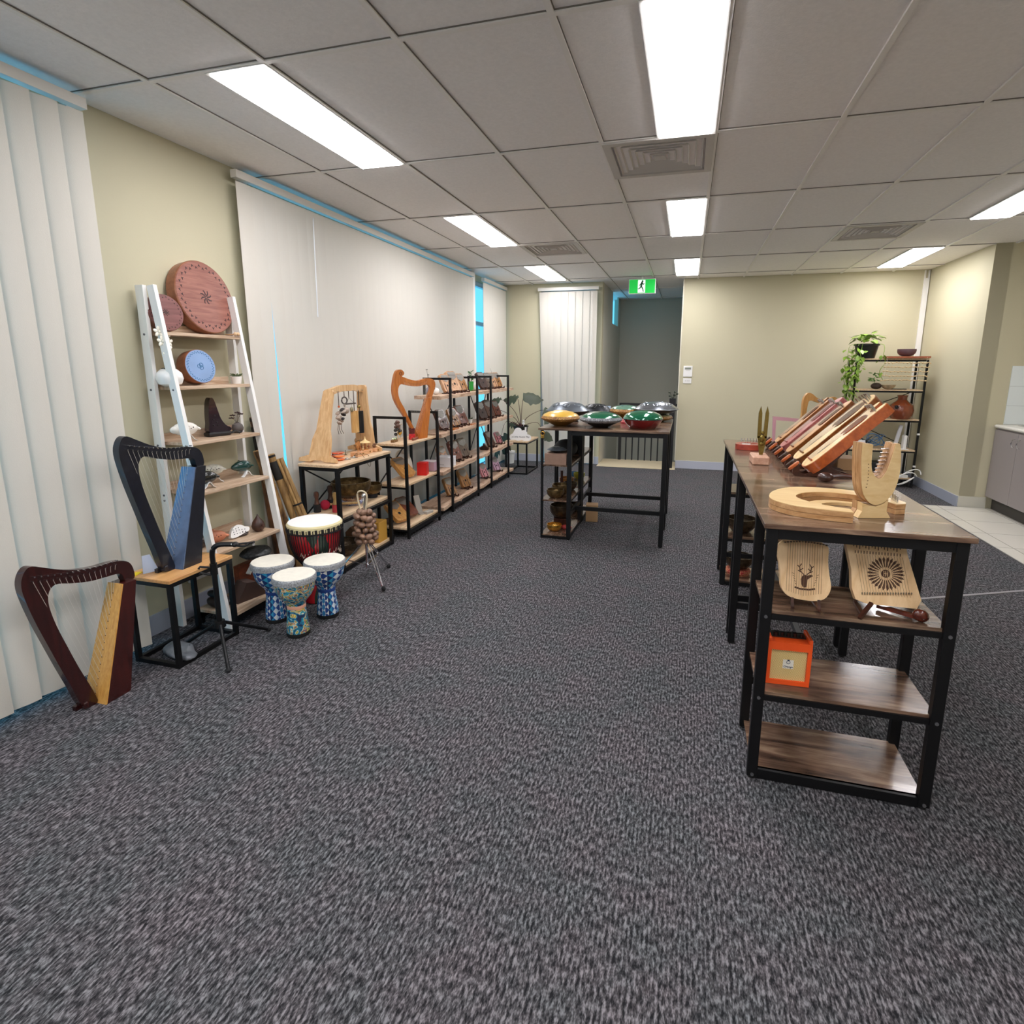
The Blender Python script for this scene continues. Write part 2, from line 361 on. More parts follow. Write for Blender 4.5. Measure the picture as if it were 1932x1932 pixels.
# ceiling lights
EM = emit('light_diffuser', 'fdfbff', LIGHT)
M_LF = mat('light_frame', 'd8d6d0', .4)
def clight(x0, y0, label, grp='recessed strip ceiling lights'):
    t = thing('ceiling_light', label, 'ceiling light', (x0+.15, y0+.6, H), 0, grp)
    f = B(); f.b2((-.15, -.6, -.002), (.15, .6, .016)); f.done('frame', M_LF, t, smooth=False)
    B().box((0, 0, -.004), (.27, 1.17, .006)).done('diffuser', EM, t, smooth=False)
yy = {0: .9612-1.2, 1: 2.1612, 2: 4.5612, 3: 6.9612, -1: .9612-3.6}
LB = {(0, 1): 'long bright ceiling light nearest the window blinds, upper left', (0, 2): 'ceiling light over the kalimba racks, middle of the row beside the blinds', (0, 3): 'farthest and smallest ceiling light of the row beside the blinds',
      (1, 1): 'large bright ceiling light cut by the top edge, before the square air vent', (1, 2): 'second ceiling light of the centre row, just beyond the square air vent', (1, 3): 'small far ceiling light right of the green exit sign',
      (2, 2): 'ceiling light cut by the right edge, above the kitchenette', (2, 3): 'narrow ceiling light in the far right corner above the corner rack'}
for ci, cx in enumerate((-2.026, -.226, 2.174)):
    for r in (-1, 0, 1, 2, 3):
        if ci == 2 and r in (1,): continue
        clight(cx, yy[r], LB.get((ci, r), 'ceiling light %s the viewpoint, %s row' % ('above' if r == 0 else 'well behind', ('window side', 'centre', 'kitchen side')[ci])))
# air vents
def vent(x0, y0, label):
    t = thing('ceiling_vent', label, 'air vent', (x0+.3, y0+.3, H), 0, 'square louvred ceiling vents')
    B().prism([(-.3, -.3), (.3, -.3), (.3, .3), (-.3, .3)], .012, holes=[[(-.255, -.255), (.255, -.255), (.255, .255), (-.255, .255)]], z0=-.006).done('frame', mat('vent_paint', 'c8c2bc', .5), t, smooth=False)
    B().b2((-.27, -.27, .035), (.27, .27, .04)).done('duct_opening', mat('vent_dark', '1c1a1a', .9), t, smooth=False)
    for k in range(6):
        a = .245-k*.038; l = B(); i = a-.019
        for (sx, sy) in ((1, 0), (-1, 0), (0, 1), (0, -1)):
            if sx: l.quad((sx*a, -a, .0), (sx*a, a, .0), (sx*i, i, .026), (sx*i, -i, .026))
            else: l.quad((-a, sy*a, .0), (a, sy*a, .0), (i, sy*i, .026), (-i, sy*i, .026))
        o = l.done('louvre', mat('vent_paint', 'c8c2bc'), t, smooth=False)
        md = o.modifiers.new('s', 'SOLIDIFY'); md.thickness = .003
    B().box((0, 0, .004), (.07, .07, .01)).done('centre_plate', mat('vent_paint', 'c8c2bc'), t, smooth=False)
vent(-.526, 3.3612, 'large square louvred vent between the two nearest centre lights')
vent(-1.726, 5.7612, 'small louvred vent on the left beside the blind-side ceiling lights')
vent(1.274, 5.7612, 'louvred vent on the right side of the ceiling near the kitchenette')
vent(2.474, 4.5612, 'louvred vent cut off by the right edge of the view')
# ------------------------------------------------------------------ vertical blinds
BL = blind_mat()
M_RAIL = mat('blind_rail', 'dcd8d0', .4)
def blind(label, horiz, a, b, pos, z0, z1, wslat=.118, ang=8, special={}, gaps=(), bw=.0025):
    t = thing('vertical_blind', label, 'blind', (0, 0, 0))
    if horiz: B().b2((a-.02, pos-.022, z1), (b+.02, pos+.022, z1+.045)).done('head_rail', M_RAIL, t, smooth=False)
    else: B().b2((pos-.022, a-.02, z1), (pos+.022, b+.02, z1+.045)).done('head_rail', M_RAIL, t, smooth=False)
    n = max(2, round((b-a)/.108)); st = (b-a)/n
    for i in range(n):
        c = a+st*(i+.5)
        if i in gaps: continue
        sp = special.get(i, (ang, ang, 0, 0)); l = B()
        rows = []
        for k in range(9):
            f = k/8; z = z1-.015-(z1-.015-z0)*f; al = math.radians(sp[0]+(sp[1]-sp[0])*f); off = sp[2]*f; offn = sp[3]*f
            row = []
            for q in range(5):
                u = (q/4-.5)*wslat; bow = bw*(1-(q/2-1)**2)
                x_ = u*math.cos(al)+off; y_ = u*math.sin(al)+bow+offn
                row.append((c+x_, pos-y_, z) if horiz else (pos+y_, c+x_, z))
            rows.append(row)
        vs = [[l.bm.verts.new(p) for p in r] for r in rows]
        for k in range(8):
            for q in range(4): l.bm.faces.new((vs[k][q], vs[k][q+1], vs[k+1][q+1], vs[k+1][q]))
        o = l.done('slat', BL, t)
        for q in (.03,):
            pass
    c = B()
    return t
blind('cream vertical blind at the left edge of the view, nearest the camera', False, -.6, 2.13, -2.70, .035, 2.625, bw=.006, ang=14, special={25: (14, 20, 0, 0), 24: (14, 26, -.02, .01)})
bb = blind('very wide cream vertical blind behind the shelves, brightly lit gap in it', False, 3.10, 7.1, -2.745, .03, 2.625, ang=3, special={2: (3, 8, .085, -.012), 22: (4, 12, .012, 0)})
B().cyl((-2.70, 3.78, 2.55), (-2.70, 3.76, 1.85), .004).done('tilt_wand', mat('clear_plastic_wand', 'e8ecf0', .2), bb)
blind('narrow cream vertical blind in the far left corner beside the uncovered glass', False, 7.5, 8.48, -2.745, .03, 2.625, ang=3)
bc = blind('cream vertical blind on the far wall, left of the stair opening', True, -2.2, -1.33, 8.44, .02, 2.59, ang=6, special={0: (6, 25, .09, .02)})
B().cyl((-1.39, 8.40, 2.55), (-1.39, 8.40, 1.42), .004).done('pull_cord', mat('cord_white', 'e4e0d8', .6), bc)

# ------------------------------------------------------------------ tables and racks
def bar_table(label, x0, x1, y0, y1, shelves_at, long='y', ztop=.975, sz=(.66, .35, .04), group=None):
    """dining bar table: top, frame, three leg pairs, rails, shelves at one end. long axis y (shelves_at 'near'/'far') or x (shelves at left)"""
    t = thing('bar_table', label, 'table', ((x0+x1)/2, (y0+y1)/2, 0), 0, group)
    w = x1-x0; l = y1-y0; mt = RUSTIC if long == 'y' else RUSTICX
    B().box((0, 0, ztop-.0085), (w, l, .017), bev=.0015).done('tabletop', RUSTICX, t, smooth=False)
    lw = .036
    if long == 'y':
        s = -1 if shelves_at == 'near' else 1
        ye = [s*(l/2-.03), s*(l/2-.33), -s*(l/2-.05)]; xe = [-w/2+.03, w/2-.03]
        P = [(x, y) for y in ye for x in xe]
        fr = FR(t, BLACK)
        for x in xe: fr.bar((x, -l/2+.03, ztop-.034), (x, l/2-.03, ztop-.034), .022, .034)
        for y in ye: fr.bar((xe[0], y, ztop-.036), (xe[1], y, ztop-.036), .022, .038)
        fr.bar((xe[0], ye[0], .022), (xe[1], ye[0], .022), .02, .036)
        fr.bar((xe[0], ye[1], .222), (xe[1], ye[1], .222), .02, .03); fr.bar((xe[0], ye[2], .222), (xe[1], ye[2], .222), .02, .036)
        for z in sz:
            for y in ye[:2]: fr.bar((xe[0], y, z-.022), (xe[1], y, z-.022), .016, .02)
        B().bar((-.0, ye[1], .222), (-.0, ye[2], .222), .024, .03).done('rail', mat('black_metal_lit', '3a3c3f', .4, .4), t, smooth=False)  # same black metal, light on the rail put into a greyer colour
        for z in sz: B().box((0, (ye[0]+ye[1])/2+s*.0, z-.0075), (w-.075 if False else w-.055, .3, .015), bev=.0012).done('shelf', RUSTICX, t, smooth=False)
    else:
        xe = [-w/2+.03, -w/2+.27, w/2-.03]; ye = [-l/2+.03, l/2-.03]
        P = [(x, y) for x in xe for y in ye]
        fr = FR(t, BLACK)
        for y in ye: fr.bar((-w/2+.27, y, ztop-.036), (w/2-.03, y, ztop-.036), .022, .038)
        for x in xe[1:]: fr.bar((x, ye[0], ztop-.036), (x, ye[1], ztop-.036), .022, .038)
        fr.bar((xe[1], ye[0], .222), (xe[1], ye[1], .222), .02, .036); fr.bar((xe[2], ye[0], .222), (xe[2], ye[1], .222), .02, .036)
        for x in xe[:2]:
            fr.bar((x, ye[0], .02), (x, ye[1], .02), .018, .03)
            for z in sz: fr.bar((x, ye[0], z-.022), (x, ye[1], z-.022), .012, .016)
        for y in ye: fr.bar((xe[0], y, .02), (xe[1], y, .02), .018, .03)
        B().bar((xe[1], 0, .222), (xe[2], 0, .222), .024, .034).done('rail', BLACK, t, smooth=False)
        for z in sz: B().box(((xe[0]+xe[1])/2, 0, z-.0065), (.25, l-.04, .013), bev=.001).done('shelf', RUSTIC, t, smooth=False)
    for i, (x, y) in enumerate(P):
        thin = long == 'x' and i < 2
        q = .02 if thin else lw
        b = B().box((x, y, (ztop-.017)/2+.004), (q if long == 'x' else lw, q if long == 'x' else .03, ztop-.019-.008), bev=.002)
        leg = b.done('leg', BLACK, t, smooth=False)
        B().cyl((x, y, 0), (x, y, .009), .012, n=10).done('foot', mat('black_rubber', '0e0e0f', .8), leg)
    sc = B()
    if long == 'y':
        for x in xe:
            for z in sz: sc.cyl((x, (ye[0]-.0151 if s < 0 else ye[0]+.0151), z-.02), (x, (ye[0]-.019 if s < 0 else ye[0]+.019), z-.02), .006, n=8)
    else: sc.cyl((xe[2]-.05, ye[0]-.001, .222), (xe[2]-.05, ye[0]-.016, .222), .006, n=8)
    sc.done('bolt', mat('dull_steel', '8a8a8c', .35, .8), t)
    return t
bar_table('rustic brown bar table nearest the camera, with three shelves in its front end', .275, .885, 1.95, 3.09, 'near')
bar_table('rustic brown bar table behind the nearest one, its shelves at the far end', .275, .885, 3.095, 4.235, 'far')
bar_table('front bar table mid-room, shelf of singing bowls at its left end', -1.2, -.115, 4.585, 5.175, 'left', 'x')
bar_table('rear bar table in the middle of the room, pushed against the front one', -1.2, -.115, 5.18, 5.775, 'left', 'x')

LIVE = wood('live_edge_plank', 'a8826a', 'd9bfa6', 1, 4, 12, .5, 'c7a88d')
def rack(label, y0, y1, h, shelves, xf=-2.265, xb=-2.57, over=0, m=None, open_top=False, brace=True, pw=.022, tk=.02, backpost=None):
    t = thing('shelf_rack', label, 'shelving rack', ((xf+xb)/2, (y0+y1)/2, 0))
    cx = (xf+xb)/2; cy = (y0+y1)/2; hx = (xf-xb)/2; hy = (y1-y0)/2
    fr = FR(t, BLACK)
    for y in (-hy, hy):
        for x in (-hx, hx): B().box((x-(pw/2 if x > 0 else -pw/2), y-(pw/2 if y > 0 else -pw/2), h/2), (pw, pw, h)).done('post', BLACK, t, smooth=False)
        yy_ = y-(pw/2 if y > 0 else -pw/2)
        fr.bar((-hx+pw, yy_, h-pw/2), (hx-pw, yy_, h-pw/2), pw, pw)
        for z in shelves: fr.bar((-hx+pw, yy_, z-tk-pw*.4), (hx-pw, yy_, z-tk-pw*.4), pw*.8, pw*.8)
    zb = min(shelves)
    for x in (-hx+pw/2, hx-pw/2): fr.bar((x, -hy+pw, zb-tk-.02), (x, hy-pw, zb-tk-.02), .018, .036 if zb < .12 else .02)
    if brace:
        zz = sorted(shelves); a, b_ = zz[1]-tk-.01, zz[-1]-tk-.01
        x = -hx+.004
        fr.bar((x, -hy+pw, a), (x, hy-pw, b_), .006, .012); fr.bar((x+.007, -hy+pw, b_), (x+.007, hy-pw, a), .006, .012)
    for k, z in enumerate(shelves):
        b = B(); L0, L1 = -hy-over, hy+over
        if m is LIVE:
            n = 14; W = hx-pw*0-.012
            pts = [(-W, L0)]+[(W+.012*random.uniform(-.5, 1), L0+(L1-L0)*i/n) for i in range(n+1)]+[(-W, L1)]
            if over:
                # plank passes between the posts
                pts = [(min(max(p[0], -hx+pw), hx-pw) if abs(abs(p[1])-hy) < .06 else p[0], p[1]) for p in pts]
            b.prism(pts, tk+.014, z0=z-tk-.014)
        else: b.box((0, 0, z-tk/2), (2*hx-2*pw-.002 if not over else 2*hx-2*pw-.002, 2*hy if over else 2*hy-.002, tk), bev=.002)
        b.done('shelf', m or OAK, t, smooth=False)
    return t
def top_rack():
    """low two tier display table with closed frame top"""
    t = thing('display_table', 'waist-high black framed display table with oak shelves, singing bowls inside and wooden arch on top', 'display table', (-2.495, 3.725, 0))
    hx, hy, h = .16, .365, .8
    fr = FR(t, BLACK); p = .026
    for y in (-hy, hy):
        yy_ = y-(p/2 if y > 0 else -p/2)
        for x in (-hx, hx): B().box((x-(p/2 if x > 0 else -p/2), yy_, (h-.02)/2), (p, p, h-.02)).done('post', BLACK, t, smooth=False)
        for z in (h-.02-p/2, .395-p/2, .035-p/2): fr.bar((-hx+p, yy_, z), (hx-p, yy_, z), p*.9, p*.9)
    for x in (-hx+p/2, hx-p/2):
        for z in (h-.02-p/2, .395-p/2, .035-p/2+.002): fr.bar((x, -hy+p, z), (x, hy-p, z), p*.9, p*.9)
    fr.bar((-hx+.004, -hy+p, .40), (-hx+.004, hy-p, .76), .006, .01); fr.bar((-hx+.011, -hy+p, .76), (-hx+.011, hy-p, .40), .006, .01)
    B().box((0, 0, h-.01), (2*hx+.01, 2*hy+.01, .02), bev=.002).done('tabletop', OAK, t, smooth=False)
    for z in (.42, .055): B().box((0, 0, z-.012), (2*hx-2*p*.98, 2*hy-.004, .024), bev=.002).done('shelf', OAK, t, smooth=False)
top_rack()
rack('open black framed rack with plain oak shelves, wooden harp on its top shelf', 4.24, 4.9, 1.07, (.835, .48, .10), m=OAK)
rack('tall black rack with live-edge planks, second from the far corner', 5.21, 5.985, 1.375, (1.205, .835, .46, .10), over=.22, m=LIVE)
rack('tall black rack with live-edge planks, farthest along the window wall', 6.42, 7.13, 1.375, (1.205, .835, .46, .10), over=.2, m=LIVE)
# honey bench in front of the ladder shelf
def bench(name, label, cx, cy, hx, hy, h, m, cat='bench'):
    t = thing(name, label, cat, (cx, cy, 0)); p = .022
    B().box((0, 0, h-.009), (2*hx, 2*hy, .018), bev=.002).done('tabletop', m, t, smooth=False)
    fr = FR(t, BLACK)
    for x in (-hx+p/2+.004, hx-p/2-.004):
        for y in (-hy+p/2+.004, hy-p/2-.004): B().box((x, y, (h-.018)/2), (p, p, h-.018)).done('leg', BLACK, t, smooth=False)
        for z in (h-.018-p/2, p/2): fr.bar((x, -hy+p+.004, z), (x, hy-p-.004, z), p*.96, p*.96)
    for y in (-hy+p/2+.004, hy-p/2-.004):
        for z in (h-.018-p/2, p/2): fr.bar((-hx+p+.004, y, z), (hx-p-.004, y, z), p*.94, p*.94)
    return t
bench('bench', 'low honey oak bench with black metal legs under the navy harp', -2.505, 2.19, .145, .2, .465, PINE)
bench('side_table', 'small square black framed side table with the leafy plant, far corner', -2.245, 7.67, .165, .30, .465, OAK, 'side table')
# white ladder shelf
def ladder():
    t = thing('ladder_shelf', 'white A-frame ladder shelf with oak shelves leaning by the pale wall', 'ladder shelf', (-2.6, 2.67, 0))
    y0, y1 = -.29, .29
    for y in (y0, y1):
        r = B().bar((-.165, y, 0), (-.165, y, 1.9), .05, .022); r.done('rear_leg', WHITE, t, smooth=False)
        B().prism([(.145, 0), (.195, 0), (-.07, 1.905), (-.125, 1.905), (-.115, 1.84)], .022, M=T(0, y+(.0 if y > 0 else .0), 0) @ RX(PI/2)).done('front_rail', WHITE, t, smooth=False) if False else B().bar((.155, y+(.0225 if y < 0 else -.0225), 0), (-.117, y+(.0225 if y < 0 else -.0225), 1.9), .045, .022).done('front_rail', WHITE, t, smooth=False)
    for z in (1.665, 1.378, 1.075, .80, .452):
        xf = (.155-.143*z)+.02; o = B()
        o.box(((xf-.19)/2, 0, z-.009), (xf+.19, 2*(.29-.036)+.0, .018), bev=.0015)
        s_ = o.done('shelf', GREYOAK, t, smooth=False)
        B().box((-.183, 0, z+.022), (.012, .5, .045)).done('back_rail', GREYOAK, s_, smooth=False)
    sc = B()
    for z in (1.65, 1.36, 1.06, .78, .75):
        sc.cyl((-.165, y0-.011, z), (-.165, y0-.014, z), .006, n=8); sc.cyl(((.155-.143*z), y0+.0115-.0015, z), ((.155-.143*z), y0+.009, z), .006, n=8)
    sc.done('screw_caps', mat('screw_grey', '6a6a70', .4, .5), t)
    return t
ladder()
# low rack below the ladder's bottom shelf
def lowrack():
    t = thing('low_rack', 'black framed floor rack with one grey oak plank under the ladder shelf', 'low rack', (-2.56, 2.665, 0))
    B().box((0.0, 0, .082), (.27, .47, .02), bev=.002).done('shelf', GREYOAK, t, smooth=False)
    b = FR(t, BLACK, 'frame_bar')
    for x in (-.12, .12): b.bar((x, -.23, .05), (x, .23, .05), .02, .03)
    for y in (-.22, .22):
        for x in (-.12, .12): b.bar((x, y, 0), (x, y, .072), .02, .02)
lowrack()
# corner rack on the right
def corner_rack():
    a = (2.004, 7.900, 1.596); b = (2.789, 7.900, 1.601)
    x0, x1 = a[0], b[0]; cx = (x0+x1)/2; hx = (x1-x0)/2
    t = thing('corner_rack', 'black metal corner rack with narrow oak shelves in the far right corner', 'shelving rack', (cx, 8.08, 0)); hy = .18; p = .022
    h = a[2]
    zz = [h, (2.415, 7.900, 1.218)[2], (2.570, 7.900, 0.857)[2], (2.613, 7.900, 0.475)[2], .12]
    fr = FR(t, BLACK)
    for x in (-hx+p/2, hx-p/2):
        for y in (-hy+p/2, hy-p/2): B().box((x, y, (h-.018)/2), (p, p, h-.018)).done('post', BLACK, t, smooth=False)
        for z in zz: fr.bar((x, -hy+p, z-.016-p/2), (x, hy-p, z-.016-p/2), p*.9, p*.9)
    for z in zz:
        for y in (-hy+p/2, hy-p/2): fr.bar((-hx+p, y, z-.016-p/2), (hx-p, y, z-.016-p/2), p*.9, p*.9)
        B().box((0, 0, z-.008), ((2*hx if z == h else 2*hx-2*p), (2*hy if z == h else 2*hy-.003), .016)).done('shelf', OAK, t, smooth=False)
    fr.bar((-hx+p, hy-.004, zz[2]), (hx-p, hy-.004, zz[1]-.04), .006, .01); fr.bar((-hx+p, hy-.004, zz[2]-.03), (hx-p, hy-.004, zz[3]+.01), .006, .01)
    b_ = B()
    for z in (zz[2]-.18, zz[3]-.2, ): b_.box((hx-p/2, -hy, z), (.026, .028, .02))
    b_.done('cable_clip', WHITE, t, smooth=False)
    return (cx, hx, zz)
CR = corner_rack()
# ------------------------------------------------------------------ kitchenette
def kitchen():
    t = thing('kitchen_cabinet', 'grey kitchenette base cabinet with curved chrome handles at the right edge', 'cabinet', (3.46, 5.6, 0))
    gm = mat('cabinet_laminate', '8f8785', .45)
    B().b2((-.31, -1.33, .13), (.31, 1.33, .865)).done('body', gm, t, smooth=False)
    B().b2((-.26, -1.33, 0), (.3, 1.33, .13)).done('kickboard', mat('dark_kickboard', '3a3632', .6), t, smooth=False)
    for k in range(6):
        y = 1.325-.44*k
        d = B().b2((-.331, y-.436, .14), (-.312, y, .855), bev=.001).done('door', gm, t, smooth=False)
        s_ = -1 if k % 2 == 0 else 1
        yc = (y-.436+.045) if k % 2 == 0 else y-.045
        B().tube([(-.331+.0, yc, .80), (-.352, yc, .79), (-.362, yc, .755), (-.352, yc, .72), (-.331, yc, .71)], .005, 8).done('handle', CHROME, d)
    k = thing('countertop', 'pale laminate kitchen countertop with rounded front edge and steel sink', 'countertop', (3.46, 5.6, 0))
    B().b2((-.345, -1.34, .87), (.31, 1.335, .905), bev=.012).done('worktop', mat('countertop_laminate', 'dcd9cf', .3), k)
    B().prism([(-.2, -.1), (.2, -.1), (.2, .75), (-.2, .75)], .006, holes=[[(-.17, -.07), (.17, -.07), (.17, .4), (-.17, .4)]], z0=.9052, M=T(0, .45, 0)).done('sink', CHROME, k, smooth=False)
    sb = B(); sb.b2((3.2, 6.94, .906), (3.78, 6.949, 1.505)); sp = sb.done('splashback', mat('splash_tile', 'dfe6e6', .2), smooth=False); tag(sp, 'pale glazed tile splashback above the countertop at the right edge', 'splashback')
    g = B()
    for z in (1.1, 1.3): g.b2((3.2, 6.9385, z-.0015), (3.78, 6.9405, z+.0015))
    for x in (3.4, 3.6): g.b2((x-.0015, 6.9385, .906), (x+.0015, 6.9405, 1.505))
    g.done('grout', mat('grout_grey', 'a8aeb0', .7), sp, smooth=False)
kitchen()
# ------------------------------------------------------------------ stairwell fittings
def balustrade():
    t = thing('balustrade', 'black metal stair balustrade with thin vertical bars in the far recess', 'balustrade', (-.69, 9.04, 0)); bl = mat('black_powdercoat', '141416', .5)
    B().bar((-.31, 0, 0.006), (-.31, 0, .92), .045, .045).done('newel_post', bl, t, smooth=False)
    B().bar((-.31, 0, .9), (.57, 0, .9), .05, .04).done('top_rail', bl, t, smooth=False)
    for k in range(8): B().bar((-.21+.1*k, 0, .006), (-.21+.1*k, 0, .88), .02, .02).done('bar', bl, t, smooth=False)
    t2 = thing('planter_stand', 'tall slim black planter post beside the stair opening, small dark plant on top', 'planter', (-.19, 8.47, 0))
    B().box((0, 0, .47), (.075, .075, .928)).done('post', bl, t2, smooth=False)
    B().box((0, 0, .985), (.09, .09, .1)).done('pot', bl, t2, smooth=False)
    l = B()
    for a, h_ in ((0, .07), (1.3, .05), (2.6, .09), (3.9, .04), (5.2, .1)):
        l.tube([(0, 0, 1.03), (.03*math.cos(a), .03*math.sin(a), 1.03+h_*.6), (.06*math.cos(a), .06*math.sin(a), 1.03+h_)], .003)
        l.sph((.06*math.cos(a), .05*math.sin(a), 1.03+h_), (.018, .014, .012), 8)
    l.done('foliage', mat('dark_leaf', '2c3524', .5), t2)
balustrade()
def exit_sign():
    t = thing('exit_sign', 'green illuminated running-man exit sign hanging from the ceiling', 'exit sign', (-.664, 8.12, 2.568))
    B().box((0, .015, 0), (.362, .03, .196), bev=.004).done('housing', WHITE, t, smooth=False)
    B().b2((-.01, 0, .098), (.01, .02, .13)).done('bracket', WHITE, t, smooth=False)
    gm = mat('sign_green', '12a33c', .4, emis=('14b040', .55)); wm = mat('sign_white', 'f2fff4', .4, emis=('eafff0', .6))
    B().box((0, -.002, 0), (.345, .004, .178)).done('green_panel', gm, t, smooth=False)
    B().box((-.008, -.0045, 0), (.098, .002, .165)).done('white_panel', wm, t, smooth=False)
    m = B(); Q = PM((0, -.0075, 0), (1, 0))
    cx = -.006
    m.prism(disc(.013, 12, c=(cx+.010, .066)), .003, M=Q)
    for a, b_, w_ in (((cx+.004, .052), (cx-.006, .0), .024), ((cx-.006, .004), (cx+.014, -.03), .016), ((cx+.014, -.03), (cx+.026, -.070), .013), ((cx-.006, .0), (cx-.026, -.026), .016), ((cx-.026, -.026), (cx-.046, -.034), .012),
                      ((cx+.006, .044), (cx+.022, .026), .012), ((cx+.022, .026), (cx+.038, .032), .010), ((cx+.0, .044), (cx-.020, .026), .012), ((cx-.020, .026), (cx-.028, .006), .010)):
        a = Vector(a); b_ = Vector(b_); d = (b_-a).normalized(); n = Vector((-d.y, d.x))*w_/2; e = d*w_*.2
        m.prism([tuple(a-n-e), tuple(b_-n+e), tuple(b_+n+e), tuple(a+n-e)], .003, M=Q)
    m.done('running_man', mat('sign_dark_green', '1d5a38', .5), t, smooth=False)
exit_sign()
def wallplates():
    t = thing('thermostat', 'white wall thermostat with grey display above the light switch', 'thermostat', (0, YF, 1.424))
    B().box((0, -.01, 0), (.125, .02, .155), bev=.003).done('housing', WHITE, t); B().box((0, -.0205, .04), (.085, .003, .028)).done('display', mat('lcd_grey', '7f8478', .3), t, smooth=False)
    B().box((0, -.0205, .012), (.06, .002, .006)).done('button', mat('button_grey', 'c8c4b8', .4), t, smooth=False)
    t = thing('light_switch', 'white wall switch plate below the thermostat', 'light switch', (-.002, YF, 1.288))
    B().box((0, -.005, 0), (.116, .01, .075), bev=.002).done('plate', WHITE, t, smooth=False)
    b = B()
    for x in (-.025, 0, .025): b.box((x, -.0115, 0), (.012, .004, .018))
    b.done('rocker', mat('rocker_grey', 'cfccc6', .4), t, smooth=False)
    t = thing('power_outlet', 'white double power outlet on the wall below the honey bench top', 'power outlet', (XL, 2.6, .25))
    B().box((.008, 0, 0), (.016, .2, .085), bev=.003).done('plate', WHITE, t)
    b = B()
    for y in (-.055, .055):
        b.box((.0165, y-.008, .0), (.003, .003, .01)); b.box((.0165, y+.008, 0), (.003, .003, .01)); b.box((.0165, y, -.018), (.003, .003, .01))
    b.done('socket_slots', mat('slot_dark', '2a2a2a', .7), t, smooth=False)
wallplates()

# ================================================================== LEFT SIDE ITEMS
# ---- lap harps (floor and bench)
HO = [(-.035,0),(-.065,.035),(-.088,.124),(-.119,.233),(-.151,.354),(-.181,.47),(-.2,.562),(-.208,.623),(-.202,.664),(-.183,.695),(-.159,.702),(-.116,.681),(-.05,.648),(.013,.627),(.085,.614),(.153,.611),(.206,.6),(.237,.577),(.25,.538),(.247,.500),(.205,.500)]
HI = [(.187,.544),(.118,.553),(.052,.559),(-.023,.578),(-.075,.596),(-.103,.591),(-.12,.563),(-.123,.514),(-.109,.426),(-.08,.313),(-.049,.199),(-.008,.067),(.004,0)]
def lap_harp(label, loc, mf, mb, ms, rz=0):
    t = thing('lap_harp', label, 'harp', loc, rz)
    Q = PM((0, 0, 0), (0, 1))
    B().prism(smooth_path(HO+HI, 3, True), .036, M=Q).done('frame', mf, t, ang=.9)
    # sound box: tapered, leaning; front (strings) face carries the board
    def box(bw, tw, y0, y1, yt0, yt1, z1, dx=0):
        b = B(); V = [b.bm.verts.new(p) for p in ((-bw, y0, 0), (bw, y0, 0), (bw, y1, 0), (-bw, y1, 0), (-tw, yt0, z1), (tw, yt0, z1), (tw, yt1, z1), (-tw, yt1, z1))]
        for f in ((0, 1, 2, 3), (4, 5, 6, 7), (0, 1, 5, 4), (1, 2, 6, 5), (2, 3, 7, 6), (3, 0, 4, 7)): b.bm.faces.new([V[i] for i in f])
        return b
    box(.068, .043, .007, .12, .172, .236, .50).done('sound_box', mb, t, smooth=False)
    b = box(.069, .044, .001, .007, .166, .172, .502)
    b.done('sound_board', ms, t, smooth=False)
    n = 15; pegs = B(); st = B(); cap = B(); ro = B()
    for i in range(n):
        f = i/(n-1); y = -.165+.335*f; k = .66-.045*math.sin(min(1, f*1.15)*PI/2)+.0*f; z = k
        for a in (-1,): pegs.cyl((.018, y, z), (.032, y, z), .0032, n=6); pegs.cyl((.018, y-.004, z-.018), (.026, y-.004, z-.018), .0025, n=6)
        g = .06+.84*(1-f) if False else .04+.9*f
        zb = .02+.47*g; yb = .001+.165*zb/.502
        st.cyl((.022, y-.004, z-.016), (.0, yb, zb), .0007, n=4, cap=False)
        cap.sph((.0, yb-.002, zb), .0022, 6)
    pegs.done('tuning_pegs', CHROME, t); st.done('strings', mat('nylon_string', 'd8d2c8', .3), t); cap.done('string_pins', mat('pin_dark', '5a3a20', .5), t)
    B().box((0, -.048, .02), (.05, .02, .03), bev=.004).box((-.02, -.056, .010), (.02, .03, .02)).done('foot', mf, t)
    return t
lap_harp('dark mahogany lap harp with honey soundboard standing on the carpet by the blinds', (-2.492, 1.665, 0), wood('mahogany', '240b09', '3a110e', 2, 6, 10, .25, coat=.5), wood('mahogany_side', '2e0e0c', '45140f', 2, 6, 10, .25, coat=.5), wood('spruce_board', 'c48c42', 'dba95c', 2, 8, 14, .35))
NAVY = mat('navy_lacquer', '12141f', .35, coat=.3, var=(40, .3))
lap_harp('navy black lap harp with silver-blue soundboard on the honey bench', (-2.497, 2.132, .4652), NAVY, NAVY, mat('silver_blue_board', '64789a', .25, .35, coat=.4, var=(30, .12)))
tg = B().box((0, 0, .001), (.03, .055, .002)).box((0.002, 0, .0022), (.018, .03, .0006)).done('price_tag', mat('yellow_card', 'ecd21e', .6), loc=(-2.60, 2.02, .4655), smooth=False); tg.rotation_euler = (0, 0, .3)
tag(tg, 'small yellow card lying on the honey bench left of the navy harp', 'card')
ph = B().prism([(0, 0), (.07, 0), (.045, .09), (.01, .09)], .004, M=PM((0, 0, 0), (.4, .9), .3)).done('acrylic_wedge', mat('frosted_acrylic', 'b9c3d6', .3), loc=(-2.565, 2.03, .4658)); tag(ph, 'frosted wedge behind the foot of the navy harp', 'wedge')
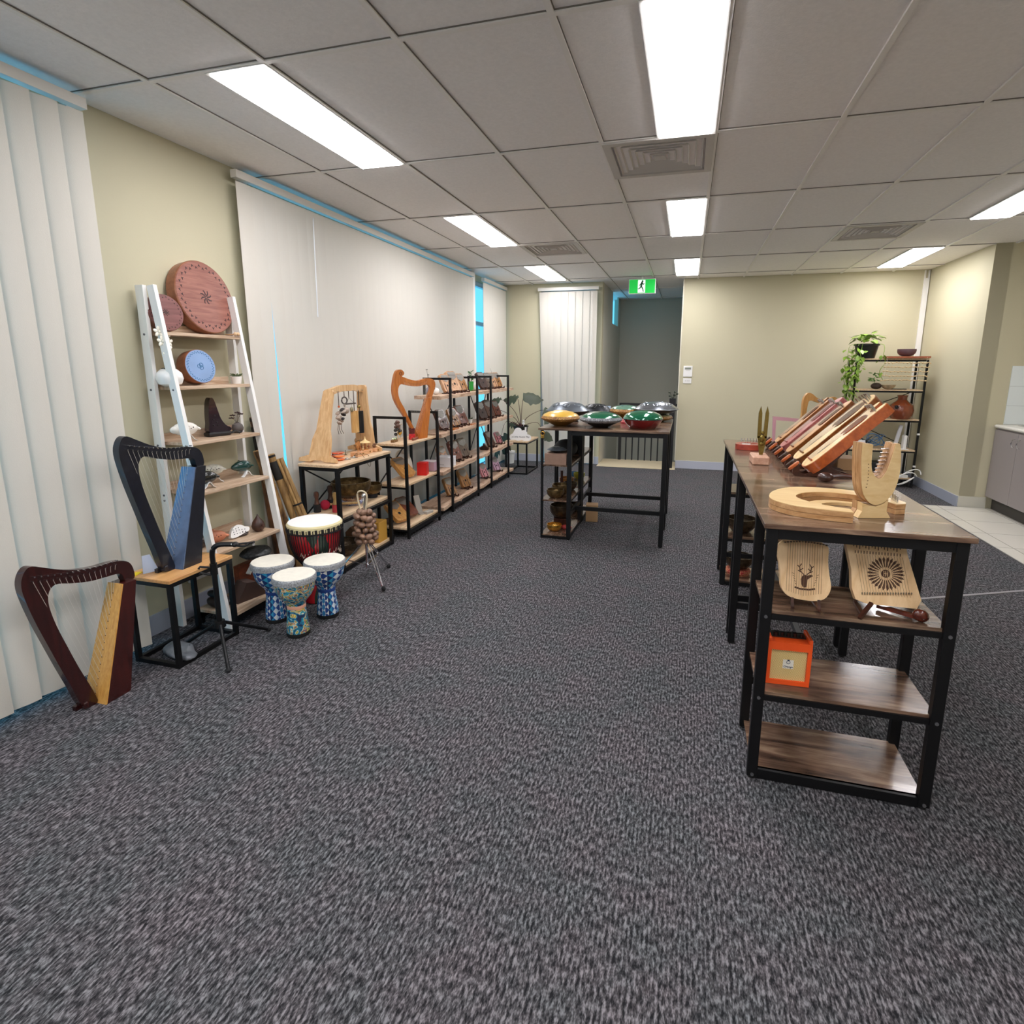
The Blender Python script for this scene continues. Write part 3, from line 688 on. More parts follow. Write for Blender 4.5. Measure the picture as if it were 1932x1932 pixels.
# crumpled bag under the bench
b = B().sph((0, 0, .0), (.13, .06, .028), 24); b.noise(.016, 18)
for v in b.bm.verts: v.co.z = max(-.026, v.co.z)
o = b.done('plastic_bag', mat('grey_plastic_bag', '6c7076', .3, coat=.3), loc=(-2.47, 2.10, .027), ang=.3); o.rotation_euler = (0, 0, -.4)
tag(o, 'crumpled grey plastic bag on the carpet under the honey bench', 'bag')
# ---- guitar stand
def stand():
    P = (-2.30, 2.20, 0)
    t = thing('instrument_stand', 'black folding instrument tripod with curved yoke in front of the honey bench', 'stand', P)
    B().cyl((0, 0, .13), (0, 0, .47), .013).done('pole', BLACK, t)
    B().cyl((0, 0, .14), (0, 0, .175), .03, .026, n=12).done('hub', BLACK, t)
    for q in ((.19, -.16, .01), (.07, .26, .01), (-.24, -.03, .01)):
        l = B().cyl((q[0]*.1, q[1]*.1, .155), q, .009).done('leg', BLACK, t)
        B().sph(q, (.016, .016, .0095), 8).done('rubber_foot', mat('black_rubber', '0e0e0f'), l)
    B().cyl((0, 0, .43), (0, 0, .49), .018, n=12).done('clutch', BLACK, t)
    B().tube([(-.01, -.012, .47), (-.045, -.04, .48), (-.05, -.045, .47)], .006).tube([(-.01, -.012, .43), (-.05, -.035, .445), (-.055, -.04, .435)], .006).done('clamp_lever', BLACK, t)
    B().tube(smooth_path([(0, 0, .48), (0, 0, .54), (.012, .005, .575), (.04, .02, .588), (.10, .05, .585)], 4, False), .013).done('neck', BLACK, t)
    B().sph((.085, .043, .588), (.02, .012, .008), 10).done('badge', mat('badge_white', 'f0f0f0', .3), t)
    y = B()
    for s_ in (-1, 1): y.tube(smooth_path([(.10, .05, .585), (.125, .06+s_*.02, .583), (.16, .075+s_*.03, .583), (.175, .08+s_*.018, .59)], 4, False), .006)
    y.sph((.10, .05, .585), (.02, .02, .014), 10)
    y.done('yoke', BLACK, t)
stand()
# ---- djembes
def cylpat(name, ramp, kz=18, ka=3, kind='noise', rough=.4, coat=.3, scale=9):
    m = bpy.data.materials.new(name); m.use_nodes = True; nt = m.node_tree; b = nt.nodes['Principled BSDF']; L = nt.links.new; N = nt.nodes.new
    b.inputs['Roughness'].default_value = rough; b.inputs['Coat Weight'].default_value = coat
    tc = N('ShaderNodeTexCoord'); sx = N('ShaderNodeSeparateXYZ'); L(tc.outputs['Object'], sx.inputs[0])
    at = N('ShaderNodeMath'); at.operation = 'ARCTAN2'; L(sx.outputs[1], at.inputs[0]); L(sx.outputs[0], at.inputs[1])
    def mth(op, a, bb):
        q = N('ShaderNodeMath'); q.operation = op
        for i, v in enumerate((a, bb)):
            if isinstance(v, (int, float)): q.inputs[i].default_value = v
            elif v is not None: L(v, q.inputs[i])
        return q.outputs[0]
    if kind == 'noise':
        n = N('ShaderNodeTexNoise'); n.inputs['Scale'].default_value = scale; n.inputs['Detail'].default_value = 1.2; n.inputs['Distortion'].default_value = 2.5
        L(tc.outputs['Object'], n.inputs['Vector']); fac = n.outputs[0]
    else:
        # vertical bands by angle, with triangles and diamonds along z inside them
        a = mth('MULTIPLY', at.outputs[0], ka/(2*PI)); fa = mth('FRACT', mth('ADD', a, 10), None)
        z = mth('MULTIPLY', sx.outputs[2], kz); fz = mth('PINGPONG', z, .5)
        tri = mth('SUBTRACT', mth('MULTIPLY', mth('PINGPONG', mth('MULTIPLY', fa, 3.0), .5), 1.0), fz)
        s1 = mth('GREATER_THAN', tri, .0)
        band = mth('MULTIPLY', mth('FLOOR', mth('MULTIPLY', fa, 5), None), .19)
        dots = mth('MULTIPLY', s1, .1)
        fac = mth('ADD', band, dots)
    r = N('ShaderNodeValToRGB'); r.color_ramp.interpolation = 'CONSTANT'
    e = r.color_ramp.elements
    while len(e) > 1: e.remove(e[0])
    e[0].position = ramp[0][0]; e[0].color = lin(ramp[0][1])
    for p, c in ramp[1:]: x = e.new(p); x.color = lin(c)
    L(fac, r.inputs[0]); L(r.outputs[0], b.inputs['Base Color']); return m
CARN = cylpat('carnival_print', [(0, '1a2c50'), (.36, '1f6f92'), (.44, '2f9fb0'), (.49, 'd8e6dc'), (.515, 'e8b070'), (.55, '2b7d4c'), (.575, 'e8d860'), (.6, 'c33a3a'), (.63, '1f5a8a'), (.7, 'f0b890')], scale=17)
BATIK = cylpat('batik_print', [(0, '1c5fa8'), (.09, 'dfe6ea'), (.18, '1b3f86'), (.28, 'b9cfe0'), (.37, 'dfe6e6'), (.47, '2d7fb8'), (.56, '1b3f86'), (.66, 'e6e8e2'), (.75, '39a0c8'), (.85, '15356e')], kz=26, ka=4, kind='band')
SKIN = mat('drum_skin', 'e4e0d2', .6, var=(25, .05))
def djembe(label, loc, h, R, pat, rz=0):
    t = thing('djembe', label, 'djembe drum', loc, rz)
    k = h/.36; r = R
    prof = [(.0, .012), (.5*r, .012), (.53*r, .02), (.51*r, .06*k), (.46*r, .11*k), (.42*r, .16*k), (.42*r, .185*k), (.5*r, .205*k), (.72*r, .235*k), (.87*r, .27*k), (.93*r, .31*k), (.945*r, .335*k)]
    B().lathe(prof, n=40).done('shell', pat, t)
    B().lathe([(.0, .0), (.53*r, 0), (.545*r, .006), (.535*r, .022), (.515*r, .024)], n=40).done('rubber_base', mat('black_rubber', '0e0e0f'), t)
    B().lathe([(.94*r, .322*k), (.995*r, .322*k), (1.0*r, .34*k), (1.0*r, .352*k), (.97*r, .358*k)], n=40).done('rim', mat('rim_speckle', 'a7aaad', .5, .2, var=(160, .5)), t)
    B().lathe([(.975*r, .352*k), (.95*r, .3585*k), (.5*r, .36*k), (0, .36*k)], n=40).done('drum_head', SKIN, t)
    B().lathe([(.425*r, .163*k), (.435*r, .166*k), (.435*r, .180*k), (.425*r, .183*k)], n=40).done('waist_band', mat('peach_band', 'e0a58a', .5) if pat is CARN else mat('navy_band', '1b3f86', .5), t)
djembe('front small djembe with colourful carnival print', (-2.044, 2.48, 0), .358, .117, CARN)
djembe('small blue and white patterned djembe at the left of the drum trio', (-2.285, 2.60, 0), .372, .12, BATIK, .4)
djembe('small blue and white patterned djembe at the right of the drum trio', (-2.03, 2.735, 0), .358, .12, BATIK, 2.6)
def red_djembe():
    P = (-2.232, 2.935, 0); R = .162
    t = thing('rope_djembe', 'large red djembe with black ropes and cream skin behind the three small drums', 'djembe drum', P)
    prof = [(0, .002), (.095, .002), (.1, .01), (.092, .08), (.078, .16), (.072, .22), (.085, .25), (.12, .30), (.142, .36), (.152, .42), (.157, .49), (.158, .515)]
    RED = cylpat('red_shell', [(0, 'c01622'), (.19, 'c01622'), (.38, '20382c'), (.48, '20382c'), (.57, 'c41a24'), (.66, 'b81220'), (.85, 'c01622')], ka=3, kz=4, kind='band')
    B().lathe(prof, n=48).done('shell', RED, t)
    B().lathe([(.159, .478), (.168, .482), (.168, .515), (.160, .526), (.157, .52)], n=48).done('skin_collar', mat('cream_hide', 'ddd0a0', .7), t)
    B().lathe([(.163, .519), (.157, .5275), (.08, .530), (0, .530)], n=48).done('drum_head', mat('white_drum_head', 'efefec', .45), t)
    pts = []; n = 28
    for i in range(n):
        a0 = 2*PI*i/n; a1 = 2*PI*(i+.5)/n
        top = [(.172, .47), (.172, .50), (.169, .505)]; low = [(.158, .42), (.148, .36), (.127, .30), (.09, .25)]
        for r, z in [(.170, .50), (.166, .46), (.161, .42), (.150, .36), (.128, .30), (.094, .252)]: pts.append((r*math.cos(a0), r*math.sin(a0), z))
        for r, z in [(.094, .252), (.128, .30), (.150, .36), (.161, .42), (.166, .46), (.170, .50)]: pts.append((r*math.cos(a1), r*math.sin(a1), z))
    B().tube(pts, .0028, 6, closed=True).done('rope', mat('black_rope', '141214', .9), t)
    B().ring((0, 0, .474), .168, .005, n=48).done('upper_ring', mat('black_rope', '141214'), t)
    B().ring((0, 0, .25), .09, .006, n=40).done('lower_ring', mat('black_rope', '141214'), t)
    b = B()
    for i in range(28):
        a = 2*PI*i/28; b.box((.1705, 0, .492), (.006, .014, .026), M=RZ(a))
    b.done('rope_loops', mat('black_rope', '141214'), t, smooth=False)
    b = B()
    for i in range(26):
        a = -1.6+i*.085
        z = .335+.012*math.sin(i*1.9); r = .145
        b.bar((r*math.cos(a)*1.025, r*math.sin(a)*1.025, z), (r*math.cos(a+.05)*1.03, r*math.sin(a+.05)*1.03, z+.022*((-1)**i)), .003)
    b.done('shell_carving', mat('carved_pale', 'd8c8b8', .6), t, smooth=False)
red_djembe()
# ---- cymbal stand with nut shaker
def nut_stand():
    P = (-2.10, 3.30, 0)
    t = thing('cymbal_stand', 'chrome tripod percussion stand holding the nut shaker', 'stand', P)
    B().cyl((0, 0, .10), (0, 0, .60), .009).done('pole', CHROME, t)
    B().sph((0, 0, .612), (.016, .016, .018), 14).done('wing_nut', CHROME, t)
    for a in (-.62, 1.5, 3.55):
        c, s_ = math.cos(a), math.sin(a); e = (.25*c, .25*s_, .022)
        l = B()
        for d in (-.009, .009):
            l.cyl((.014*c-d*s_, .014*s_+d*c, .29), (.15*c-d*s_, .15*s_+d*c, .135), .004, n=8); l.cyl((.15*c-d*s_, .15*s_+d*c, .135), e, .004, n=8)
        lg = l.done('leg', CHROME, t)
        B().sph((.253*c, .253*s_, .019), (.02, .014, .019), 10, M=RZ(a)).done('rubber_foot', mat('black_rubber', '0e0e0f'), lg)
        B().bar((.01*c, .01*s_, .115), (.13*c, .13*s_, .155), .012, .003).done('strut', CHROME, t, smooth=False)
    B().cyl((0, 0, .27), (0, 0, .305), .016, n=12).done('upper_collar', CHROME, t); B().cyl((0, 0, .095), (0, 0, .125), .014, n=12).done('lower_collar', CHROME, t)
    s = thing('nut_shaker', 'bunch of brown seed pods with cream cord loop hanging on the chrome stand', 'shaker', (P[0], P[1], .3))
    B().tube(smooth_path([(.012, -.016, .18), (.03, -.02, .26), (.035, -.02, .33), (0, -.024, .352), (-.035, -.02, .33), (-.028, -.02, .26), (-.008, -.016, .18)], 5, False), .006).done('cord_loop', mat('cream_cord', 'd6c4a4', .9), s)
    nm = mat('seed_pod', '8a6a55', .5, coat=.2, var=(18, .35)); rnd = random.Random(3)
    for j, (z, n, R) in enumerate(((.20, 6, .035), (.165, 8, .05), (.125, 9, .055), (.085, 9, .06), (.045, 9, .062), (.005, 8, .055))):
        for i in range(n):
            a = 2*PI*(i+.5*(j % 2))/n+rnd.uniform(-.15, .15); r = R+rnd.uniform(-.004, .008)
            k = rnd.uniform(.85, 1.2)
            B().sph((r*math.cos(a), r*math.sin(a), z+rnd.uniform(-.01, .01)), (.021*k, .024*k, .019*k), 10, M=RZ(a) @ RX(rnd.uniform(-.5, .5))).done('seed_pod', nm, s)
nut_stand()
# ---- ladder shelf items
def tongue(label, y, z, R, th, mside, mface, minlay, x=-2.725, lean=.2, marks=22, rz=-.15, blue=False):
    t = thing('tongue_drum', label, 'wooden drum', (x, y, z), rz)
    # local: disc normal +x, leaning back
    Q = RY(-lean) @ T(th/2, 0, R+.001) @ RY(PI/2)
    B().lathe([(0, -th/2), (R*.985, -th/2), (R, -th/2+.004), (R, th/2-.004), (R*.985, th/2), (R*.9, th/2+.0005)], n=56, M=Q).done('body', mside, t)
    f = B().prism(disc(R*.965, 56), .003, M=Q @ T(0, 0, th/2)); f.m(1)
    for k in range(marks*2 if not blue else 60):
        n_ = marks*2 if not blue else 60
        a = 2*PI*k/n_; rr = R*(.80 if k % 2 else .86)
        tri = [(-.028*R, -.035*R), (.045*R, 0), (-.028*R, .05*R), (-.01*R, .0)] if not blue else [(-.03*R, -.03*R), (.03*R, -.01*R), (.03*R, .03*R), (-.03*R, .02*R)]
        f.prism(tri, .001, M=Q @ RZ(a) @ T(rr, 0, th/2+.0020))
    if not blue:
        for k in range(8):
            f.prism([(.055*R, -.012*R), (.14*R, .0), (.19*R, .05*R), (.18*R, .075*R), (.13*R, .035*R), (.055*R, .02*R)], .001, M=Q @ RZ(2*PI*k/8) @ T(0, 0, th/2+.0020))
            f.prism(disc(.014*R, 8), .001, M=Q @ RZ(2*PI*k/8) @ T(.035*R, 0, th/2+.0020))
    else:
        for k in range(3):
            o = [(.13*R*math.cos(a)+.09*R, .13*R*math.sin(a)) for a in [2*PI*i/24 for i in range(24)]]; i_ = [(.10*R*math.cos(a)+.09*R, .10*R*math.sin(a)) for a in [2*PI*i/24 for i in range(24)]]
            f.prism(o, .001, holes=[i_], M=Q @ RZ(2*PI*k/3+.5) @ T(0, 0, th/2+.0020))
    f.done('top_plate', [mface, minlay], t, smooth=False)
    return t
INL = mat('dark_inlay', '35191a', .5)
tongue('large round reddish wooden tongue drum leaning on the top ladder shelf', 2.765, 1.6655, .207, .065, wood('drum_side', '7a4a32', '986044', 1, 4, 8, .35), wood('drum_face', '7c4a3e', '9c6658', 1, 5, 12, .4), INL, x=-2.765, lean=.16, rz=.02)
tongue('small dark reddish wooden tongue drum left of the large one', 2.483, 1.6655, .098, .045, wood('drum_side_dark', '6a4336', '80523f', 1, 4, 8, .35), wood('drum_face_dark', '6f4440', '855450', 1, 5, 12, .4), mat('dark_inlay2', '26100f', .5), x=-2.755, lean=.16, marks=15)
tongue('round wooden drum with pale blue painted face on the second ladder shelf', 2.63, 1.3785, .096, .07, wood('drum_side', '7a4a32', '986044'), mat('blue_face', '7f9cc4', .4, var=(6, .12)), mat('teal_ring', '2f6a94', .5), x=-2.735, lean=.16, blue=True, rz=-.1)
ml = thing('drum_mallets', 'pair of pale wooden mallets lying at the right end of the top ladder shelf', 'mallets', (-2.70, 2.905, 1.6652))
for k in (0, 1): B().cyl((-.045, -.01+.018*k, .011), (.035, -.02+.022*k, .011), .004).sph((.04, -.021+.022*k, .0125), .0115, 10).done('mallet', wood('pale_beech', 'caa27a', 'ddbd95', 0, 8, 6), ml)
def flowerpot():
    t = thing('orchid_pot', 'rounded white vase with white orchids on the second ladder shelf', 'vase', (-2.70, 2.432, 1.3785))
    B().lathe([(0, 0), (.03, 0), (.055, .012), (.066, .04), (.06, .07), (.04, .09), (.026, .094), (.024, .09), (.0, .085)], n=32).done('vase', mat('white_ceramic', 'eeece8', .25, coat=.3), t)
    B().tube(smooth_path([(0, 0, .08), (.0, -.01, .15), (-.005, -.025, .22), (.0, -.04, .27), (.005, -.06, .285)], 4, False), .0025).done('stem', mat('orchid_stem', '5a6238', .6), t)
    wm = mat('orchid_petal', 'f3efdf', .6)
    for (x, y, z, s_) in ((.01, -.05, .285, 1), (.02, -.02, .262, 1.1), (.02, -.045, .235, 1), (.02, -.012, .20, .9), (.02, -.02, .168, .9), (.015, .0, .235, .9)):
        f = B()
        for k in range(5):
            a = 2*PI*k/5+.3; f.sph((x+.006, y+.017*s_*math.cos(a), z+.017*s_*math.sin(a)), (.004, .013*s_, .009*s_), 8, M=RX(a))
        f.sph((x+.012, y, z), .005, 6); f.done('orchid_bloom', wm, t)
    l = B()
    for a in (0, 1.7, 3.4, 5): l.sph((.02*math.cos(a), .02*math.sin(a), .095), (.022, .01, .004), 8, M=RZ(a))
    l.done('leaves', mat('dark_leaf', '2c3524'), t)
flowerpot()
def succulent(label, loc, R, h, pot, leafc='5c6a48'):
    t = thing('succulent', label, 'potted plant', loc)
    B().lathe([(0, 0), (R*.75, 0), (R, h), (R*.9, h), (R*.85, h*.85), (0, h*.85)], n=20).done('pot', pot, t)
    l = B()
    for k in range(9):
        a = 2*PI*k/9; l.sph((R*.7*math.cos(a), R*.7*math.sin(a), h+.004+.008*(k % 2)), (R*.55, R*.2, .004), 8, M=RZ(a) @ RY(-.35))
    l.done('leaves', mat('leaf_'+leafc, leafc, .6), t); return t
succulent('tiny succulent in a white pot at the right end of the second ladder shelf', (-2.70, 2.905, 1.3785), .032, .045, mat('white_ceramic', 'eeece8'))
# ocarinas
def oca(name, label, loc, rz, build, m, standc=None, holes=()):
    t = thing(name, label, 'ocarina', loc, rz)
    b = B(); build(b); b.done('body', m, t)
    if holes:
        h = B()
        for p in holes: h.sph(p, .0032, 6)
        h.done('finger_holes', mat('hole_dark', '1a1512', .8), t)
    return t
def curved_stand(label, loc, rz, m):
    t = B(); pts = smooth_path([(-.035, 0, .002), (-.02, 0, .012), (-.006, 0, .034), (.006, 0, .034), (.02, 0, .012), (.035, 0, .002)], 4, False)
    for a, b_ in zip(pts, pts[1:]): t.box(((a[0]+b_[0])/2, 0, (a[2]+b_[2])/2), (math.hypot(b_[0]-a[0], b_[2]-a[2])*1.08, .028, .003), M=T((a[0]+b_[0])/2, 0, (a[2]+b_[2])/2) @ RY(-math.atan2(b_[2]-a[2], b_[0]-a[0])) @ T(-(a[0]+b_[0])/2, 0, -(a[2]+b_[2])/2))
    o = t.done('ocarina_stand', m, loc=loc, smooth=False); o.rotation_euler = (0, 0, rz); tag(o, label, 'stand'); return o
WCER = mat('white_glaze', 'e9e4da', .2, coat=.5); WST = mat('white_stand_acrylic', 'f0f0ee', .3)
def sweet(R=.04):
    def f(b):
        b.sph((0, 0, 0), (R*1.45, R*.62, R*.8), 20); b.sph((-R*.9, 0, -R*.05), (R*.8, R*.45, R*.5), 14); b.cyl((0, R*.3, R*.2), (R*.2, R*1.1, R*.55), R*.28, R*.2)
        b.cyl((R*.9, 0, R*.1), (R*1.7, 0, -R*.15), R*.38, R*.14)
    return f
def hol(R=.04): return [(R*.5*i-R*.8, -R*.52, R*(.35-.12*abs(i-1.5))) for i in range(4)]+[(R*.4*i-R*.4, -R*.57, R*.05) for i in range(3)]
Z3 = 1.0755
curved_stand('white curved stand under the white floral ocarina, third ladder shelf', (-2.655, 2.475, Z3), 1.1, WST)
oca('ocarina', 'white ocarina with floral pattern on a stand, left end of third ladder shelf', (-2.675, 2.47, Z3+.068), 1.25, sweet(.047), WCER, holes=hol(.047))
def hat():
    t = thing('tall_ocarina', 'tall glossy black triangular ocarina standing in its black case base, third ladder shelf', 'ocarina', (-2.70, 2.69, Z3), 1.35); t.scale = (1.12, 1.12, 1.12)
    o = smooth_path([(-.03, .02), (-.032, .07), (-.03, .13), (-.022, .185), (-.008, .205), (.006, .19), (.02, .14), (.035, .09), (.06, .055), (.085, .04), (.075, .022)], 3, True)
    B().prism(o, .038, M=PM((0, 0, 0), (1, 0))).done('body', mat('plum_black_glaze', '241b22', .15, coat=.8), t, ang=1.2)
    B().box((.02, 0, .012), (.13, .055, .024), bev=.01, seg=2).tube([(.085, -.02, .012), (.11, -.02, .02), (.13, -.022, .008), (.145, -.02, .014)], .006).done('base', mat('black_leather', '151314', .45), t)
    h = B()
    for p in ((-.008, .09), (.008, .075), (.012, .06), (0, .11), (-.01, .06)): h.sph((p[0], -.0195, p[1]), .004, 6)
    h.done('finger_holes', mat('hole_dark', '1a1512'), t)
hat()
def vaseflowers(name, label, loc, R, h, m, stems, fc, fr_=.012):
    t = thing(name, label, 'vase', loc)
    B().lathe([(0, 0), (R*.6, 0), (R*.95, h*.3), (R, h*.5), (R*.8, h*.8), (R*.32, h*.96), (R*.34, h), (R*.22, h), (0, h*.9)], n=28).done('vase', m, t)
    for (x, y, z) in stems:
        s_ = B().tube([(0, 0, h*.9), (x*.5, y*.5, h+(z-h)*.6), (x, y, z)], .0013, 6).done('stem', mat('dry_stem', '4a3a2c', .8), t)
        f = B()
        for k in range(5): a = 2*PI*k/5; f.sph((x+fr_*.8*math.cos(a), y+fr_*.8*math.sin(a), z), (fr_*.7, fr_*.35, fr_*.35), 8, M=RZ(a))
        f.sph((x, y, z+.003), fr_*.4, 6); f.done('dried_flower', mat('dried_'+fc, fc, .8), s_)
    return t
vaseflowers('bud_vase', 'round dark grey bud vase with dark dried flowers, third ladder shelf', (-2.70, 2.875, Z3), .035, .066, mat('charcoal_stoneware', '57504e', .5), [(0, .01, .125), (-.01, -.02, .11), (0, .035, .115), (0, -.04, .095)], '3b2622')
Z4 = .8005
curved_stand('white curved stand under the black ocarina on the fourth ladder shelf', (-2.60, 2.515, Z4), 1.3, WST)
oca('ocarina', 'black pointed ocarina on a white stand, half hidden by the navy harp', (-2.615, 2.51, Z4+.062), 1.3, sweet(.047), mat('black_glaze', '1e1f1d', .2, coat=.6), holes=hol(.047))
oca('ocarina', 'round white ocarina behind the black one on the fourth ladder shelf', (-2.70, 2.575, Z4+.028), .8, lambda b: b.sph((0, 0, 0), (.033, .03, .0275), 18).cyl((.02, 0, .0), (.05, 0, .008), .01, .007), WCER, holes=[(.01, -.028, .01), (-.01, -.028, .01)])
curved_stand('white curved stand under the marbled ocarina, fourth ladder shelf', (-2.69, 2.665, Z4), .9, WST)
oca('ocarina', 'marbled pale grey ocarina on a tall white stand, middle of fourth ladder shelf', (-2.705, 2.66, Z4+.078), .9, sweet(.04), mat('marbled_glaze', 'd4d2c4', .25, coat=.5, var=(60, .15)), holes=hol(.04))
curved_stand('white curved stand under the dark green ocarina, fourth ladder shelf', (-2.645, 2.86, Z4), 1.3, WST)
oca('ocarina', 'dark green glazed ocarina on a white stand, right end of fourth ladder shelf', (-2.665, 2.845, Z4+.07), 1.3, sweet(.043), mat('green_glaze', '17403c', .15, coat=.7), holes=hol(.043))
Z5 = .4525
oca('ocarina', 'spotted dark brown ocarina at the left of the bottom ladder shelf', (-2.66, 2.475, Z5+.035), .9, lambda b: b.sph((0, 0, 0), (.035, .026, .0345), 16).cyl((0, 0, .02), (.02, 0, .05), .012, .009), mat('brown_glaze', '3a2d2a', .3, coat=.3), holes=[(.0, -.026, .01), (.014, -.024, 0)])
oca('ocarina', 'terracotta orange ocarina with holes on the bottom ladder shelf', (-2.67, 2.58, Z5+.034), 1.0, sweet(.047), mat('terracotta', 'c07a5c', .45, var=(20, .2)), holes=hol(.047))
oca('ocarina', 'mottled brown ocarina leaning behind the terracotta one', (-2.735, 2.53, Z5+.0485), .9, lambda b: b.sph((0, 0, 0), (.03, .02, .048), 16).cyl((0, 0, .02), (.03, 0, .06), .012, .009), mat('mottled_brown', '54413a', .4, var=(30, .4)), holes=[(0, -.02, .01)])
def multi():
    t = thing('double_ocarina', 'white double ocarina with many finger holes, centre of bottom ladder shelf', 'ocarina', (-2.60, 2.71, Z5), 1.3)
    o = smooth_path([(-.065, .004), (-.06, .03), (-.04, .06), (-.01, .075), (.02, .066), (.035, .055), (.06, .045), (.055, .025), (.03, .018), (-.03, .002)], 3, True)
    B().prism(o, .03, M=PM((0, 0, 0.002), (1, 0), .35)).done('body', mat('white_plastic', 'f1f0ed', .3, coat=.3), t, ang=1.2)
    h = B(); Q = PM((0, 0, 0.002), (1, 0), .35)
    for i in range(5):
        for j in range(3): h.sph(tuple(Q @ Vector((-.042+.018*i, .022+.014*j+.003*i*(j > 0)*(1 if i < 3 else -1), .0155))), .0028, 6)
    h.done('finger_holes', mat('hole_dark', '1a1512'), t)
    B().sph((.02, .012, .012), (.04, .02, .012), 12).done('rest', mat('brown_glaze', '3a2d2a'), t)
multi()
oca('ocarina', 'teardrop shaped black and copper ocarina standing at the right of the bottom ladder shelf', (-2.585, 2.845, Z5), 1.3, lambda b: b.lathe([(0, 0), (.02, .002), (.036, .018), (.04, .038), (.033, .062), (.018, .082), (.006, .1), (.002, .112), (0, .113)], n=28), mat('black_copper_glaze', '4a2f26', .35, var=(14, .7)), holes=[(.01, -.038, .03), (-.008, -.038, .02), (.0, -.038, .045)])
# rain sticks leaning behind the ladder's right side
def stick(name, label, base, top, r, ms, kind):
    t = thing(name, label, 'rain stick', base); v = Vector(top)-Vector(base); L = v.length; Q = v.to_track_quat('Z', 'Y').to_matrix().to_4x4()
    if kind == 'pipes':
        for k in range(6):
            a = 2*PI*k/6; B(Q).cyl((r*.68*math.cos(a), r*.68*math.sin(a), .004), (r*.68*math.cos(a), r*.68*math.sin(a), L), r*.36, n=10).done('bamboo_pipe', ms[0], t)
        for f in (.5, .62): B(Q).lathe([(r*1.07, L*f), (r*1.1, L*f+.004), (r*1.07, L*f+.012)], n=20).done('binding', ms[1], t)
    else:
        b = B(Q).lathe([(0, 0), (r*1.05, 0), (r*1.05, L*.04), (r, L*.05), (r*.97, L*.5), (r, L*.95), (r*1.06, L*.96), (r*1.04, L*.995), (0, L)], n=20); b.done('tube', ms[0], t)
        for f in ((.80, .97) if kind == 'cap' else (.72, .76)): B(Q).lathe([(r*1.01, L*f), (r*1.08, L*f+.004), (r*1.08, L*(f+(.13 if kind == 'cap' and f < .9 else .018))), (r*1.01, L*(f+(.14 if kind == 'cap' and f < .9 else .02)))], n=20).done('wrap', ms[1], t)
    return t
BAM = wood('burnt_bamboo', '3a2416', 'b08a58', 2, 5, 7, .4); BAMP = wood('pale_bamboo', '7a5c38', 'b8945e', 2, 5, 9, .4); CLOTH = mat('dark_wrap', '1c1a18', .8); WB = wood('burl_wood', '2e1a10', '8a5a34', 2, 4, 4, .4, blotch=.3)
stick('rain_stick', 'burnt bamboo rain stick with carved dots, leaning behind the ladder shelf right side', (-2.60, 3.24, 0), (-2.725, 3.06, .94), .033, (BAM, BAMP), 'ring')
stick('rain_stick', 'tall dark-wrapped rain stick with pale cap, highest of the sticks behind the ladder', (-2.68, 3.14, 0), (-2.755, 3.085, 1.16), .03, (WB, CLOTH), 'cap')
stick('rain_stick', 'bamboo rain stick with black cloth collar, right of the carved one', (-2.51, 3.26, 0), (-2.71, 3.15, .90), .026, (BAMP, CLOTH), 'cap')
stick('bamboo_pipes', 'bundle of pale bamboo pipes bound with dark cord between ladder and display table', (-2.42, 3.29, 0), (-2.68, 3.19, .86), .030, (BAMP, CLOTH), 'pipes')
# things on the low rack
ZL = .0925
def pouch(label, loc, s, m, rz=0):
    b = B().sph((0, 0, 0), s, 24); b.noise(.012, 14)
    for v in b.bm.verts: v.co.z = max(-s[2]*.85, v.co.z)
    o = b.done('pouch', m, loc=(loc[0], loc[1], loc[2]+s[2]*.86), ang=.5); o.rotation_euler = (0, 0, rz); return tag(o, label, 'pouch')
pouch('dark brown leather pouch lying on the floor rack behind the black stand', (-2.60, 2.50, ZL), (.08, .05, .03), mat('dark_brown_leather', '2e211d', .5))
pouch('small black pouch on top of the brown leather pouch, floor rack', (-2.61, 2.50, ZL+.056), (.06, .035, .02), mat('black_leather', '151314'))
o = B().prism([(-.11, 0), (.11, 0), (.02, .10), (-.04, .11)], .10, M=PM((0, 0, 0), (.25, 1))).done('drum_case', mat('brown_suede', '46332c', .8), loc=(-2.53, 2.66, ZL)); tag(o, 'brown suede wedge-shaped case on the floor rack', 'case')
o = B().box((0, 0, .08), (.04, .16, .16)).done('wooden_box', wood('red_brown_wood', '6a2f18', '8e4524', 1, 6, 8), loc=(-2.66, 2.79, ZL), smooth=False); tag(o, 'red-brown wooden panel box standing at the back of the floor rack', 'box')
t = thing('skeleton_figurine', 'white carved hands figurine at the right of the floor rack', 'figurine', (-2.48, 2.82, ZL), .4)
b = B().sph((0, 0, .012), (.035, .05, .012), 12)
for k in range(7): y = -.045+.015*k; b.tube([(0, y, .01), (.01, y, .04), (.0, y+.004, .062-.004*(k % 3))], .006, 7)
b.done('figure', mat('bone_white', 'e8e2d6', .5), t)
o = B().bar((0, 0, 0.0), (.0, .13, .13), .028, .012).done('white_sheath', mat('white_cloth_strap', 'e0dcd2', .7), loc=(-2.545, 2.80, .135), smooth=False)
o.location = (-2.60, 2.74, .2); tag(o, 'white flat strip leaning diagonally against the wooden panel box, floor rack', 'strip')
pouch('patterned black and silver cloth bundle hidden under the ladder bottom shelf', (-2.58, 2.80, ZL+.20), (.09, .10, .035), mat('patterned_cloth', '3a3c3c', .6, var=(70, .8)))

